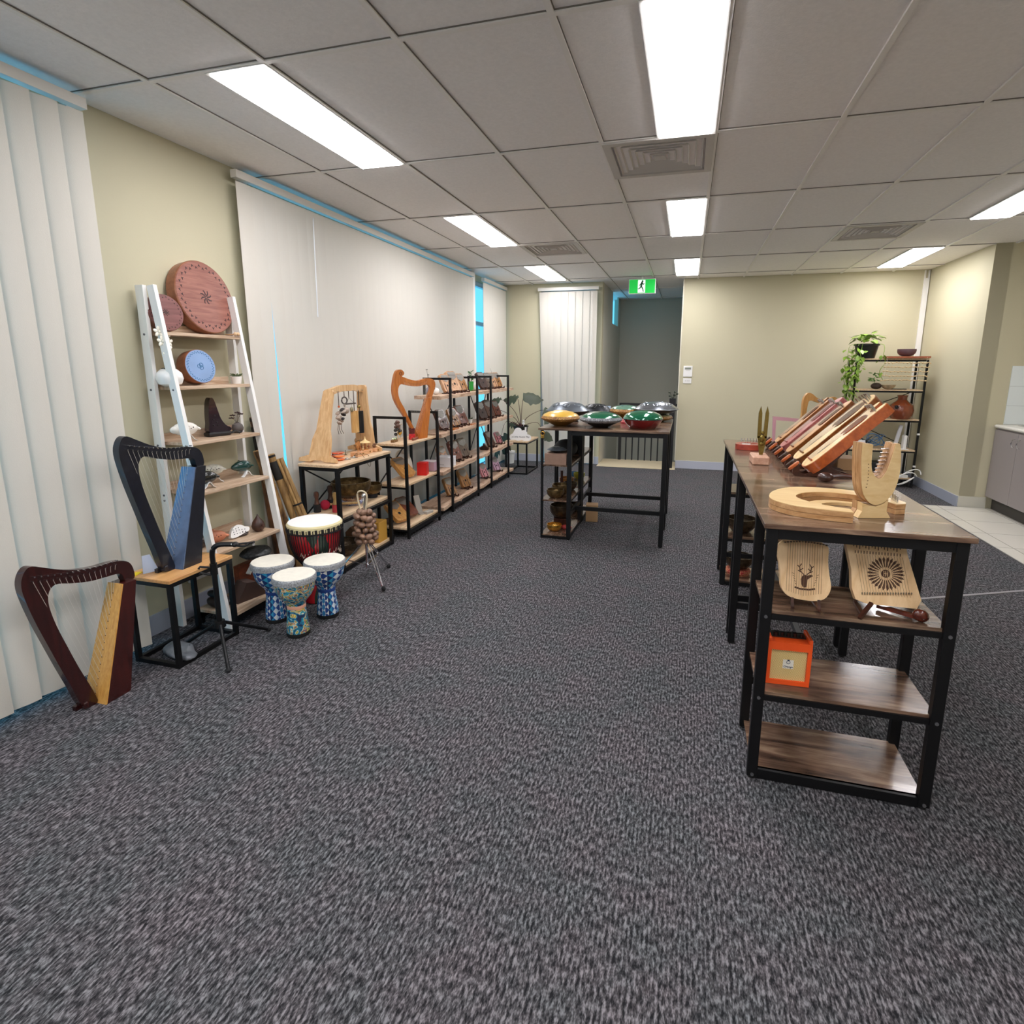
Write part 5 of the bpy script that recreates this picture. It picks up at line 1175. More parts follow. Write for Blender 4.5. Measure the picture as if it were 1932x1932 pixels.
# rack extras
vaseflowers('bud_vase', 'ribbed grey-lilac bud vase with two dried stems, left end of the top plank', (-2.42, (-2.420, 5.033, 1.249)[1], 1.2055), .032, .085, mat('lilac_stoneware', '8c8490', .5), [(0, 0, .20), (.0, -.03, .25)], '6a6a60', .008)
t = thing('bird_ornament', 'white bowl-shaped ornament with dark beak left of the kalimbas, top plank', 'ornament', (-2.44, (-2.420, 5.240, 1.257)[1], 1.2055)); B().sph((0, 0, .035), (.035, .04, .035), 16).done('bowl', mat('white_ceramic', 'eeece8'), t); B().cyl((0, -.04, .06), (.0, -.01, .055), .004, .008).done('beak', mat('dark_beak', '2a2220', .5), t)
def bamboo(label, loc):
    t = thing('lucky_bamboo', label, 'potted plant', loc); B().lathe([(0, 0), (.026, 0), (.028, .11), (.024, .11), (.022, .02), (0, .02)], n=20).done('green_glass', mat('green_bottle_glass', '2f9a3c', .15, coat=.5), t)
    l = B(); rnd = random.Random(2)
    for k in range(12): a = rnd.uniform(0, 6.28); z = .13+.009*k; l.sph((.02*math.cos(a), .02*math.sin(a), z), (.022, .006, .004), 8, M=RZ(a) @ RY(-.5))
    l.done('leaves', mat('plant_green', '3c6a3a', .5), t); B().cyl((0, 0, .02), (0, 0, .23), .003).done('stem', mat('plant_green', '3c6a3a'), t)
    for k in range(4): B().sph((.03, -.04+.03*k, .008), (.014, .014, .0075), 8).done('moss', mat('moss', '6a6a3a', .9), t)
bamboo('green glass bottle plant between the two live-edge racks, top plank', (-2.42, (-2.420, 6.159, 1.264)[1], 1.2055))
t = thing('paper_lamp', 'white rounded paper-like shell left of the very dark kalimba, top plank of the farther rack', 'ornament', (-2.45, 6.38, 1.2055)); B().sph((0, 0, .05), (.03, .035, .05), 16).done('shell', mat('white_ceramic', 'eeece8'), t)
t = thing('dry_branch', 'thin dark dry branch at the right end of the farthest rack', 'branch', (-2.45, 7.02, 1.2055)); B().lathe([(0, 0), (.02, 0), (.022, .03), (.01, .05), (0, .05)], n=14).done('holder', mat('charcoal_stoneware', '57504e'), t); B().tube([(0, 0, .04), (.01, -.01, .14), (.01, -.06, .19), (.0, -.12, .26)], .003, taper=.3).done('twig', mat('dry_stem', '4a3a2c'), t)
succulent('tiny plant in a white cup right of the reddish kalimba, second plank', (-2.42, (-2.420, 6.056, 0.848)[1]+.06, .8355), .025, .045, mat('white_ceramic', 'eeece8'), '4a5a3a')
for k, (x, u, lb) in enumerate(((-2.33, (-2.330, 5.275, 0.864)[1]+.16, 'flat brown wooden slat lying left at the front of the second plank'), (-2.34, (-2.340, 5.955, 0.902)[1], 'flat honey wooden slat lying right on the second plank'))): bx('wooden_ruler', lb, (x, u, .8355), (.05, .16, .012), wood('cherry_orange', 'a85a20', 'c87a38'), .1, 'slat')
o = B().prism(smooth_path([(-.05, 0), (.05, 0), (.055, .03), (.02, .05), (-.01, .085), (-.02, .05), (-.055, .03)], 2, True), .03, M=RX(PI/2)).done('carved_animal', STD, loc=(-2.40, (-2.400, 6.525, 0.532)[1], .4605)); tag(o, 'dark carved wooden boat-shaped ornament, left of the narrow walnut kalimba', 'ornament')
# ================================================================== FAR LEFT CORNER
def big_plant():
    P = (-2.26, 7.66, .4655)
    t = thing('leafy_plant', 'large dark-leaved plant in a black pot on the side table, far corner', 'potted plant', P)
    B().lathe([(0, 0), (.075, 0), (.10, .17), (.112, .175), (.112, .19), (.1, .19), (.095, .16), (0, .16)], n=28).done('pot', mat('black_plastic', '121212', .4), t)
    LF = mat('dark_green_leaf', '2e3824', .6, var=(6, .3)); SM = mat('maroon_stem', '4a2024', .5)
    rnd = random.Random(4)
    # tip position, leaf length, direction of droop
    for (x, y, z, L_, a, tl) in ((.05, .0, .62, .30, .25, .25), (-.06, .0, .58, .24, 2.9, .15), (.36, -.05, .42, .30, -.3, .9), (-.30, -.05, .55, .22, 2.9, .2), (-.35, 0, .40, .16, 2.9, .7), (.34, -.04, .10, .2, -.2, .6), (-.27, -.1, .02, .34, 3.6, 1.25), (-.16, -.12, .06, .3, 4.2, 1.2), (-.07, -.03, .2, .14, 3, 0)):
        s_ = B().tube(smooth_path([(0, 0, .16), (x*.25, y*.3, .16+(max(z, .25)-.16)*.55), (x*.75, y*.8, max(z, .25)*.97), (x, y, z)], 4, False), .005, 6, taper=.5).done('stem', SM, t)
        b = B(); n = 8; W = L_*.46; rows = []
        d = Vector((math.cos(a), math.sin(a), 0)); q = (Vector((-d.y, d.x, 0))*.75+Vector((0, 0, .66 if d.x > 0 else -.66)))
        for i in range(n+1):
            f = i/n; w_ = W*math.sin(PI*min(1, (f*.9+.1)))**.7*(1-.35*f)*(1+.18*math.sin(i*2.6)); o_ = f*L_-.06*L_
            c = Vector((x, y, z))+d*(o_*math.cos(tl))+Vector((0, 0, -o_*math.sin(tl)+.02*math.sin(f*3)))
            rows.append([b.bm.verts.new(c+q*(w_*k)+Vector((0, 0, -abs(k)*w_*.35+.01*math.sin(3*i+k*2)))) for k in (-1, -.5, 0, .5, 1)])
        for r0, r1 in zip(rows, rows[1:]):
            for k in range(4): b.bm.faces.new((r0[k], r0[k+1], r1[k+1], r1[k]))
        b.done('leaf', LF, t, ang=1.5)
    B().cyl((0, 0, .16), (.0, 0, .22), .02, .012).done('trunk', SM, t)
    b = B().cyl((.06, -.07, .19), (.06, -.07, .25), .003).sph((.06, -.072, .23), (.022, .006, .018), 10).sph((.06, -.072, .265), (.018, .006, .016), 10).done('ornament_pick', mat('white_plastic', 'f1f0ed'), t)
big_plant()
def cloud_sign():
    t = thing('cloud_sign', 'white cloud-shaped sign with black handwriting leaning on the black plant pot', 'sign', (-2.20, 7.42, .4655), .15)
    o = []
    for (cx, cy, r, a0, a1) in ((.11, .045, .045, -1.2, 1.3), (.05, .10, .05, -.2, 2.3), (-.03, .13, .055, .3, 3.0), (-.10, .05, .05, 1.7, 4.2)):
        for i in range(7): a = a0+(a1-a0)*i/6; o.append((cx+r*math.cos(a), cy+r*math.sin(a)))
    o += [(-.07, .012), (-.03, .0), (.02, .014), (.06, .0)]
    Q = PM((0, 0, .003), (1, 0), .1)
    B(Q).prism(o, .008, z0=0).done('board', mat('white_board', 'f4f3f1', .4), t, smooth=False)
    B(Q).box((.075, .165, .004), (.024, .05, .008)).done('chimney', mat('white_board', 'f4f3f1'), t, smooth=False)
    fc = bpy.data.curves.new('handwriting', 'FONT'); fc.body = 'a Little Aussie Play'; fc.size = .033; fc.extrude = .0006; fc.align_x = 'CENTER'; fc.shear = .3
    o = bpy.data.objects.new('handwriting', fc); C.objects.link(o); o.parent = t; o.matrix_local = Q @ T(.005, .045, .0085); fc.materials.append(mat('ink_black', '1c1c20', .6))
    # turn the curve into a mesh
    dg = bpy.context.evaluated_depsgraph_get(); me = bpy.data.meshes.new_from_object(o.evaluated_get(dg)); mo = bpy.data.objects.new('handwriting', me); C.objects.link(mo); mo.parent = t; mo.matrix_local = Q @ T(.005, .045, .0085)
    bpy.data.objects.remove(o); mo.name = 'handwriting'
cloud_sign()
t = thing('bucket', 'white lidded plastic bucket on the carpet in the far left corner', 'bucket', (-2.62, 8.25, 0)); B().lathe([(0, 0), (.07, 0), (.085, .17), (0, .17)], n=24).done('body', mat('white_plastic', 'f1f0ed'), t); B().lathe([(0, .171), (.092, .171), (.092, .19), (0, .194)], n=24).done('lid', mat('white_plastic', 'f1f0ed'), t)

# ================================================================== CENTRE TABLES: handpans and bowls
TC = .9755
STEEL = mat('grey_nitrided_steel', '6d747c', .33, .75, var=(7, .12)); BSTEEL = mat('black_steel', '2c2e31', .35, .6); SSTEEL = mat('silver_steel', '9aa0a8', .22, .9, var=(9, .12))
GREEN = mat('emerald_lacquer', '0f6a48', .12, .35, coat=1); RED = mat('ruby_lacquer', '7a0c14', .15, .3, coat=1); YEL = mat('mustard_lacquer', 'd0a53c', .35, coat=.4, var=(14, .08))
def handpan(label, loc, R, h, top, bot, dimples=6, zr=.45, rz=0, base=True):
    t = thing('handpan', label, 'handpan', loc, rz); zc = h*zr
    B().lathe([(R, zc), (R*.93, zc+.01), (R*.75, zc+(h-zc)*.52), (R*.5, zc+(h-zc)*.83), (R*.22, zc+(h-zc)*.985), (0, h)], n=48).done('top_shell', top, t)
    B().lathe([(0, .004), (R*.28, .002), (R*.42, .01), (R*.75, zc*.42), (R*.93, zc*.85), (R, zc-.002)], n=48).done('bottom_shell', bot, t)
    B().ring((0, 0, zc), R*.998, .0035, n=48).done('rim', mat('rim_metal', '8c9094', .3, .8), t)
    if dimples:
        for k in range(dimples):
            a = 2*PI*k/dimples+.3; r = R*.62; z = zc+(h-zc)*.70
            Q = T(r*math.cos(a), r*math.sin(a), z) @ RZ(a) @ RY(.42)
            B().lathe([(.030, .000), (.033, .0025), (.036, .000)], n=20, M=Q).lathe([(0, .003), (.012, .002), (.018, .0)], n=16, M=Q).done('tone_field', top, t)
    return t
def tonguedrum(label, loc, R, h, top, band, bot, ringc=None, zb=(.34, .66), flat=False):
    t = thing('steel_tongue_drum', label, 'steel tongue drum', loc)
    z0, z1 = h*zb[0], h*zb[1]
    B().lathe([(R*.92, z1), (R*.86, z1+(h-z1)*.25), (R*.62, z1+(h-z1)*.68), (R*.3, h*.985), (0, h)], n=48).done('top_shell', top, t)
    B().lathe([(R*.84, z0), (R*.97, z0+(z1-z0)*.3), (R, (z0+z1)/2), (R*.97, z1-(z1-z0)*.25), (R*.92, z1)], n=48).done('side_band', band, t)
    B().lathe([(0, 0), (R*.33, 0), (R*.38, .006), (R*.6, z0*.55), (R*.84, z0)], n=48).done('bottom_shell', bot, t)
    # tongue slots
    s_ = B()
    for k in range(8):
        a = 2*PI*k/8
        for sx in (-1, 1):
            pts = []
            for i in range(5):
                r = R*(.30+.09*i); z = z1+(h-z1)*(1-(r/(R*.92))**2.2)*.96+.002
                pts.append((r*math.cos(a+sx*(.30-.02*i)), r*math.sin(a+sx*(.30-.02*i)), z))
            s_.tube(pts, .0011, 5)
    s_.done('tongue_slots', mat('slot_line', '2c3428', .6) if top is not YEL else mat('slot_yellow', '9a7428', .6), t)
    return t
CARVE = cylpat('carved_gold_band', [(0, '6a4018'), (.45, 'c8924c'), (.52, '4a2c14'), (.6, 'd8a858')], scale=45, rough=.5, coat=.1); CARVS = cylpat('carved_silver_band', [(0, '55585c'), (.46, 'a0a4a8'), (.54, '3c3e42'), (.62, 'b8bcc0')], scale=45, rough=.4, coat=.1)
tonguedrum('mustard yellow steel tongue drum with carved gold band, front left of the handpan table', (-1.06, 4.83, TC), .172, .135, YEL, CARVE, mat('dark_gold', '8a6420', .35, .4, coat=.3))
tonguedrum('emerald green steel tongue drum with grey carved band, front centre of the handpan table', (-.70, 4.81, TC), .185, .135, GREEN, CARVS, mat('black_steel', '2c2e31'))
def redgreen():
    t = thing('steel_tongue_drum', 'deep steel tongue drum, emerald green above and ruby red below, front right of handpan table', 'steel tongue drum', (-.345, 4.82, TC)); R = .165
    B().lathe([(R, .082), (R*.99, .092), (R*.86, .118), (R*.6, .14), (R*.3, .15), (0, .153)], n=48).done('top_shell', GREEN, t)
    B().lathe([(0, 0), (R*.62, 0), (R*.68, .004), (R*.86, .04), (R*.985, .072), (R, .076), (R, .082)], n=48).done('bottom_shell', RED, t)
    B().ring((0, 0, .0805), R*1.0, .003, n=48).done('rim', mat('black_steel', '2c2e31'), t)
redgreen()
handpan('large grey handpan behind the mustard tongue drum', (-1.10, 5.33, TC+.03), .21, .15, STEEL, BSTEEL, 7)
cushion('black ring cushion under the large grey handpan', (-1.10, 5.33, TC), .11, .034, mat('black_cloth', '1c1a1e'))
handpan('black handpan half hidden behind the grey handpan', (-.86, 5.60, TC+.02), .155, .13, BSTEEL, BSTEEL, 6)
cushion('black ring cushion under the black handpan', (-.86, 5.60, TC), .08, .024, mat('black_cloth', '1c1a1e'))
tonguedrum('pale green steel tongue drum with gold floral band, back centre of the handpan table', (-.57, 5.58, TC), .155, .145, mat('sage_lacquer', '6f9a84', .15, .4, coat=.8), CARVE, mat('dark_gold', '8a6420'), zb=(.42, .74))
handpan('large silver handpan at the back right of the handpan table', (-.27, 5.50, TC+.062), .21, .125, SSTEEL, BSTEEL, 7)
tonguedrum('pale cream tongue drum with carved gold band, directly beneath the silver handpan', (-.24, 5.50, TC), .125, .066, mat('cream_lacquer', 'd8d09a', .3, coat=.4), CARVE, mat('dark_gold', '8a6420'), zb=(.3, .8))
cushion('red patterned ring cushion between the two green tongue drums', (-.50, 5.18, TC), .075, .04, cylpat('red_brocade', [(0, 'a82a34'), (.46, 'd8707c'), (.55, 'c02c3c'), (.62, 'e8b0a0')], scale=40, rough=.7, coat=0))
c_ = B().box((0, 0, .06), (.05, .003, .12)).box((0, .012, .002), (.05, .026, .003)).done('card_holder', mat('clear_blue_card', 'c4d8ec', .25), loc=(-.76, 5.72, TC), smooth=False); tag(c_, 'small pale blue upright card at the back of the handpan table', 'card')
hk = B().ring((0, 0, 0), .016, .005, M=RX(PI/2), n=18).box((0, 0, -.026), (.03, .012, .03), bev=.003).done('brass_padlock', GOLD, loc=(-1.158, 4.575, .93)); tag(hk, 'small brass padlock hanging on the front left corner of the handpan table', 'padlock')
# shelves under the left end
S1, S2, S3 = .6605, .3505, .0405
bx('cardboard_box', 'brown flat cardboard box on the top shelf under the handpans', (-1.05, 4.70, S1), (.19, .20, .095), mat('brown_box', '8c6f5e', .6, var=(30, .08)))
t = tonguedrum('small dark grey flying-saucer tongue drum on the brown cardboard box', (-1.06, 4.70, S1+.0955), .088, .05, STEEL, STEEL, BSTEEL, zb=(.42, .5))
o = B().sph((0, 0, 0), (.11, .15, .085), 24).done('drum_bag', mat('black_nylon', '18181a', .6), loc=(-1.05, 5.02, S1+.0855)); tag(o, 'rounded black padded drum bag behind the brown cardboard box', 'bag')
bx('black_case', 'tall black case standing on the top shelf right behind the black table leg', (-1.02, 5.38, S1), (.14, .16, .19), mat('black_nylon', '18181a'))
bowl('small engraved singing bowl, front on the second shelf under the handpans', (-1.07, 4.705, S2), .078, .075, BRZ)
bowl('engraved singing bowl, second on the second shelf under the handpans', (-1.055, 4.88, S2), .085, .085, BRZ)
bowl('plain singing bowl, third on the second shelf under the handpans', (-1.01, 5.06, S2), .064, .07, BRZD)
bowl('orange bronze singing bowl, at the back table of the second shelf', (-1.09, 5.28, S2), .07, .07, mat('orange_bronze', 'a8733c', .3, .7, var=(20, .3)))
bowl('bright yellow-green small bowl on the second shelf of the rear table', (-1.02, 5.58, S2), .058, .065, mat('lime_enamel', 'a8a83c', .3, .3))
bowl('small blue bowl beside the yellow-green one on the rear table shelf', (-1.10, 5.69, S2), .042, .05, mat('blue_enamel', '3a6a90', .3, .3))
o = B().cyl((0, 0, 0), (0, 0, .15), .013, n=14).done('bowl_mallet', wood('dark_stand', '2a1410', '4c281c'), loc=(-1.125, 5.18+.04, S2)); tag(o, 'upright dark wooden bowl stick on the second shelf under the handpans', 'mallet')
bowl('bright brass small singing bowl, front of the bottom shelf under the handpans', (-1.08, 4.72, S3), .068, .062, GOLD)
bowl('wide dark hammered singing bowl raised behind the bright brass one, bottom shelf', (-1.06, 4.92, S3+.075), .108, .12, BRZD)
bx('wooden_block', 'dark wooden block carrying the wide hammered bowl, bottom shelf', (-1.06, 4.92, S3), (.12, .12, .074), wood('dark_stand', '2a1410', '4c281c'))
pouch('crumpled red brocade cloth beside the bright brass bowl', (-.985, 4.80, S3), (.045, .035, .02), mat('red_brocade_cloth', 'b03a38', .7, var=(60, .4)))
bowl('dark bowl on the bottom shelf of the rear handpan table', (-1.05, 5.45, S3), .09, .08, BRZD)
t = bx('cardboard_box', 'tall tan cardboard box on the carpet between the two centre tables', (-.835, 5.30, 0), (.115, .12, .165), mat('tan_card', 'b08c64', .6), .12)
# ================================================================== RIGHT TABLES: lyres
TR = .9755
OSIDE = wood('orange_mahogany', 'a04a1c', 'c2622a', 1, 5, 7, .3, coat=.5); BSIDE = wood('brown_mahogany', '6e3a16', '8f5424', 1, 5, 7, .3, coat=.4); PINKW = wood('rose_mahogany', '944848', 'b46a64', 1, 5, 7, .3, coat=.5)
SPR = wood('spruce_top', 'dbb47a', 'ecd09a', 0, 5, 10, .35); SPR2 = wood('cedar_top', 'c08c58', 'd6a674', 0, 5, 10, .35); RSPR = wood('rose_top', 'a86058', 'be7c72', 0, 5, 10, .35)
DKW = wood('dark_walnut', '2c1812', '4e2c20', 1, 6, 6, .3, coat=.3)
def lyre(label, y, W, L_, side, top, kind, th=.048, tilt=.785, x=.575, z=1.0):
    t = thing('lyre', label, 'lyre', (x, y, z))
    s_, c = math.sin(tilt), math.cos(tilt)
    Q = Matrix(((0, c, -s_, 0), (-1, 0, 0, 0), (0, s_, c, 0), (0, 0, 0, 1)))
    w = W/2
    if kind == 'horns':
        out = [(0, 0), (w*.6, .01), (w*.95, .05), (w*1.02, .12), (w*.95, .22), (w*.86, .32), (w*.86, L_*.93), (w*.62, L_), (w*.38, L_*.95), (w*.30, L_*.86), (-w*.30, L_*.86), (-w*.38, L_*.95), (-w*.62, L_), (-w*.86, L_*.93), (-w*.86, .32), (-w*.95, .22), (-w*1.02, .12), (-w*.95, .05), (-w*.6, .01)]
        hole = [(-w*.52, L_*.55), (-w*.50, L_*.78), (w*.50, L_*.78), (w*.52, L_*.55), (w*.2, L_*.5), (0, L_*.54), (-w*.2, L_*.5)]
    elif kind == 'round':
        out = [(0, 0), (w*.7, .015), (w*1.0, .08), (w*1.05, .16), (w*.95, .26), (w*.98, L_*.80), (w*.7, L_*.96), (0, L_), (-w*.7, L_*.96), (-w*.98, L_*.80), (-w*.95, .26), (-w*1.05, .16), (-w*1.0, .08), (-w*.7, .015)]
        hole = [(-w*.60, L_*.56), (-w*.66, L_*.72), (-w*.45, L_*.85), (0, L_*.89), (w*.45, L_*.85), (w*.66, L_*.72), (w*.60, L_*.56), (w*.25, L_*.50), (0, L_*.54), (-w*.25, L_*.50)]
    else:
        out = [(0, 0), (w*.7, .015), (w*1.0, .08), (w*1.0, .2), (w*.85, L_*.7), (w*.8, L_*.9), (w*.5, L_), (-w*.2, L_*.97), (-w*.7, L_*.88), (-w*.85, L_*.7), (-w*1.0, .2), (-w*1.0, .08), (-w*.7, .015)]
        hole = [(-w*.55, L_*.55), (-w*.52, L_*.78), (0, L_*.86), (w*.42, L_*.88), (w*.5, L_*.75), (w*.55, L_*.55), (0, L_*.52)]
    o = smooth_path(out, 3, True); h_ = smooth_path(hole, 3, True)
    B().prism(o, th, holes=[h_], M=Q).done('body', side, t, ang=.8)
    lo = [(p[0]*.94, p[1]*.985+.004) for p in o]
    B().prism(lo, .002, holes=[[(p[0]*1.02, p[1]) for p in h_]], M=Q @ T(0, 0, th/2+.0011)).done('sound_board', top, t, smooth=False)
    if True:
        b = B(); b.prism(smooth_path([(-.003, L_*.2), (.004, L_*.24), (.004, L_*.32), (-.001, L_*.37), (-.005, L_*.30), (-.006, L_*.24)], 2, True), .001, M=Q @ T(0, 0, th/2+.0027)); b.done('sound_hole', mat('hole_dark', '1a1512'), t, smooth=False)
    B().box((0, L_*.11, th/2+.0065), (W*.55, .008, .008), M=Q, bev=.002).done('bridge', side, t)
    n = 8 if kind != 'round' else 11; p = B(); st = B()
    for i in range(n):
        f = i/(n-1)-.5; px = f*W*(.78 if kind == 'round' else .66); py = L_*(.90-.03*abs(f)*2) if kind != 'round' else L_*(.955-.35*f*f)
        p.cyl(tuple(Q @ Vector((px, py, th/2))), tuple(Q @ Vector((px, py, th/2+.030))), .0040, n=7)
        st.cyl(tuple(Q @ Vector((px, py-.004, th/2+.008))), tuple(Q @ Vector((f*W*.45, L_*.11, th/2+.011))), .0006, n=4, cap=False)
    p.done('tuning_pins', CHROME, t); st.done('strings', mat('string_steel', 'b0a898', .5, .2), t)
    # stand
    k = thing('lyre_stand', 'dark wooden easel with round stops under the '+' '.join(label.split(',')[0].split(' in the')[0].split()[:8]), 'stand', (x, y, TR))
    for sx in (-1, 1):
        B().prism(smooth_path([(-.055, 0), (-.065, .03), (-.05, .055), (-.035, .045), (-.03, .012), (.03, .03), (.16, .16), (.175, .15), (.10, .05), (.19, .012), (.20, 0), (.05, .004)], 2, True), .014, M=T(0, sx*W*.26, 0) @ RX(PI/2)).done('side_arm', DKW, k)
        st_ = B().lathe([(0, -.008), (.013, -.006), (.014, 0), (.013, .006), (0, .008)], n=18, M=T(-.062, sx*W*.26, .05) @ RY(-.75) @ RZ(0) @ Matrix.Diagonal((2.1, 1, 1, 1)))
        st_.done('front_stop', OSIDE if sx < 0 else DKW, k)
    B().bar((.10, -W*.26, .075), (.10, W*.26, .075), .012, .016).done('cross_piece', DKW, k, smooth=False)
    return t
lyre('nearest leaning lyre with bright orange sides and pale top, two horns', 2.925, .155, .445, OSIDE, SPR, 'horns')
lyre('large brown-sided lyre with long oval opening and pale spruce top', 3.155, .175, .48, BSIDE, SPR, 'round')
lyre('brown-sided lyre with cedar top in the middle of the leaning row', 3.40, .14, .42, BSIDE, SPR2, 'slant')
lyre('rose-coloured lyre with leaf-shaped sound hole', 3.615, .15, .43, PINKW, RSPR, 'slant')
lyre('farthest leaning lyre with pale cedar top, left end of the row', 3.83, .14, .41, BSIDE, SPR2, 'horns')
# curved harp top seen behind the row
t = thing('tall_harp', 'pale wooden curved-top harp frame behind the leaning lyre row', 'harp', (.80, 3.98, TR), .2)
B().prism(smooth_path([(-.03, 0), (-.02, .2), (-.02, .30), (.0, .345), (.03, .345), (.07, .315), (.12, .31), (.17, .325), (.19, .30), (.18, .2), (.14, 0)], 3, True), .025, holes=[smooth_path([(.01, .06), (.01, .27), (.03, .30), (.08, .285), (.15, .285), (.15, .2), (.11, .05)], 3, True)], M=PM((-.06, 0, 0.002), (1, 0))).done('frame', wood('ochre_wood', 'a8773c', 'c89858', 2, 5, 8), t)
t = thing('acrylic_lyre', 'pink clear acrylic square-framed instrument behind the farthest lyre', 'lyre', (.66, 4.10, TR), .1)
B().prism([(-.08, 0), (.09, 0), (.10, .17), (-.09, .185)], .018, holes=[[(-.065, .02), (.07, .02), (.08, .15), (-.07, .16)]], M=PM((0, 0, .001), (1, 0))).done('frame', mat('pink_acrylic', 'e0b0bc', .2, trans=.3), t, smooth=False)
# red lyre lying flat, tuning fork block
def flatlyre():
    t = thing('small_lyre', 'small reddish lyre lying flat with upright pins at the far left table corner', 'lyre', (.395, 3.76, TR), .1)
    o = smooth_path([(-.075, -.03), (-.07, .04), (-.03, .085), (.03, .09), (.075, .07), (.085, .0), (.075, -.05), (0, -.065)], 3, True); h_ = smooth_path([(-.03, .03), (.0, .06), (.05, .055), (.06, .02), (.02, .012)], 3, True)
    B().prism(o, .034, holes=[h_], z0=.001).done('body', wood('red_lyre', '8a2c1c', 'b04a34', 0, 5, 8, .3, coat=.5), t); B().box((-.02, -.028, .0375), (.05, .008, .005)).done('bridge', WHITE, t)
    p = B(); st = B()
    for i in range(6): p.cyl((-.03+.018*i, .07, .034), (-.03+.018*i, .07, .062), .0025, n=6); st.cyl((-.03+.018*i, .07, .045), (-.035+.008*i, -.028, .041), .0006, n=4, cap=False)
    p.done('tuning_pins', CHROME, t); st.done('strings', mat('string_steel', 'c8c4bc'), t)
flatlyre()
def fork():
    t = thing('fork_block', 'pale wooden block holding two upright brass dragon-like tuning prongs', 'ornament', (.40, 3.235, TR), 0); b = B(); b.box((0, 0, .0225), (.085, .17, .044), bev=.005); b.done('block', wood('pale_pink_wood', 'b98a70', 'd0a68c', 1, 6, 8, .5), t, smooth=False)
    bm_ = mat('old_brass', '7c6a34', .35, .8, bump=(90, .3))
    B().prism([(-.008, .0), (.010, .0), (.018, .05), (.024, .10), (-.022, .10), (-.016, .05)], .012, M=PM((.005, 0, .0455), (1, 0))).done('stem', bm_, t, smooth=False)
    for s_ in (-1, 1): B().prism([(s_*.004, .09), (s_*.024, .09), (s_*.026, .225), (s_*.016, .262), (s_*.008, .225)], .012, M=PM((.005, 0, .0455), (1, 0))).done('prong', bm_, t, smooth=False)
    B().sph((.005, -.008, .135), (.014, .008, .02), 10).sph((.005, -.008, .165), (.01, .008, .01), 8).sph((.005, -.008, .105), (.012, .008, .01), 8).done('dragon_relief', bm_, t)
fork()
# ring-shaped harp lying flat, crescent harp on stand
PLY = None
def ply_mat():
    m = wood('plywood_edge', 'a87848', 'd2a878', 0, 4, 10, .4); nt = m.node_tree; b = nt.nodes['Principled BSDF']; L = nt.links.new
    return m
PLYF = wood('maple_face', 'd8b47c', 'e8cc98', 0, 4, 8, .35)
def ringharp():
    t = thing('crescent_harp', 'large crescent-shaped wooden harp lying flat on the nearest table', 'harp', (0, 0, TR))
    out = [(.558, 2.032), (.483, 2.045), (.389, 2.078), (.335, 2.135), (.318, 2.2), (.338, 2.294), (.385, 2.374), (.445, 2.419), (.55, 2.432), (.646, 2.41), (.72, 2.35), (.775, 2.255), (.768, 2.215)]
    inn = [(.735, 2.20), (.72, 2.235), (.69, 2.285), (.64, 2.325), (.58, 2.345), (.51, 2.342), (.446, 2.303), (.415, 2.24), (.43, 2.185), (.47, 2.135), (.52, 2.10), (.56, 2.085)]
    poly = smooth_path(out, 3, False)+smooth_path(inn, 3, False)
    B().prism(poly, .017, z0=.0005).prism([(p[0], p[1]) for p in poly], .017, z0=.019).done('side_plies', wood('plywood_edge', 'a87848', 'd2a878', 0, 4, 10, .4), t, smooth=False)
    B().prism(poly, .002, z0=.0362).done('top_face', PLYF, t, smooth=False)
    # inner sound board ledge, lower than the rim
    led = smooth_path([(.56, 2.10), (.50, 2.13), (.45, 2.20), (.46, 2.26), (.50, 2.305), (.56, 2.325), (.63, 2.31), (.68, 2.275), (.66, 2.265), (.60, 2.29), (.55, 2.285), (.51, 2.255), (.50, 2.20), (.53, 2.155), (.57, 2.125)], 2, True)
    B().prism([(p[0], p[1]) for p in led], .012, z0=.0005).done('inner_board', PLYF, t, smooth=False)
    p = B()
    for i in range(4): p.cyl((.75-.012*i*0-.005, 2.225+.018*i, .038), (.75-.005, 2.225+.018*i, .062), .003, n=8)
    p.done('tuning_pins', CHROME, t)
ringharp()
CO = [(-.023,1.237),(.012,1.233),(.014,1.167),(.024,1.133),(.046,1.114),(.064,1.131),(.077,1.172),(.089,1.235),(.101,1.236),(.108,1.213),(.114,1.156),(.110,1.099),(.095,1.057),(.071,1.031),(.045,1.022),(.022,1.031),(.0,1.059),(-.011,1.098),(-.017,1.144),(-.022,1.194)]
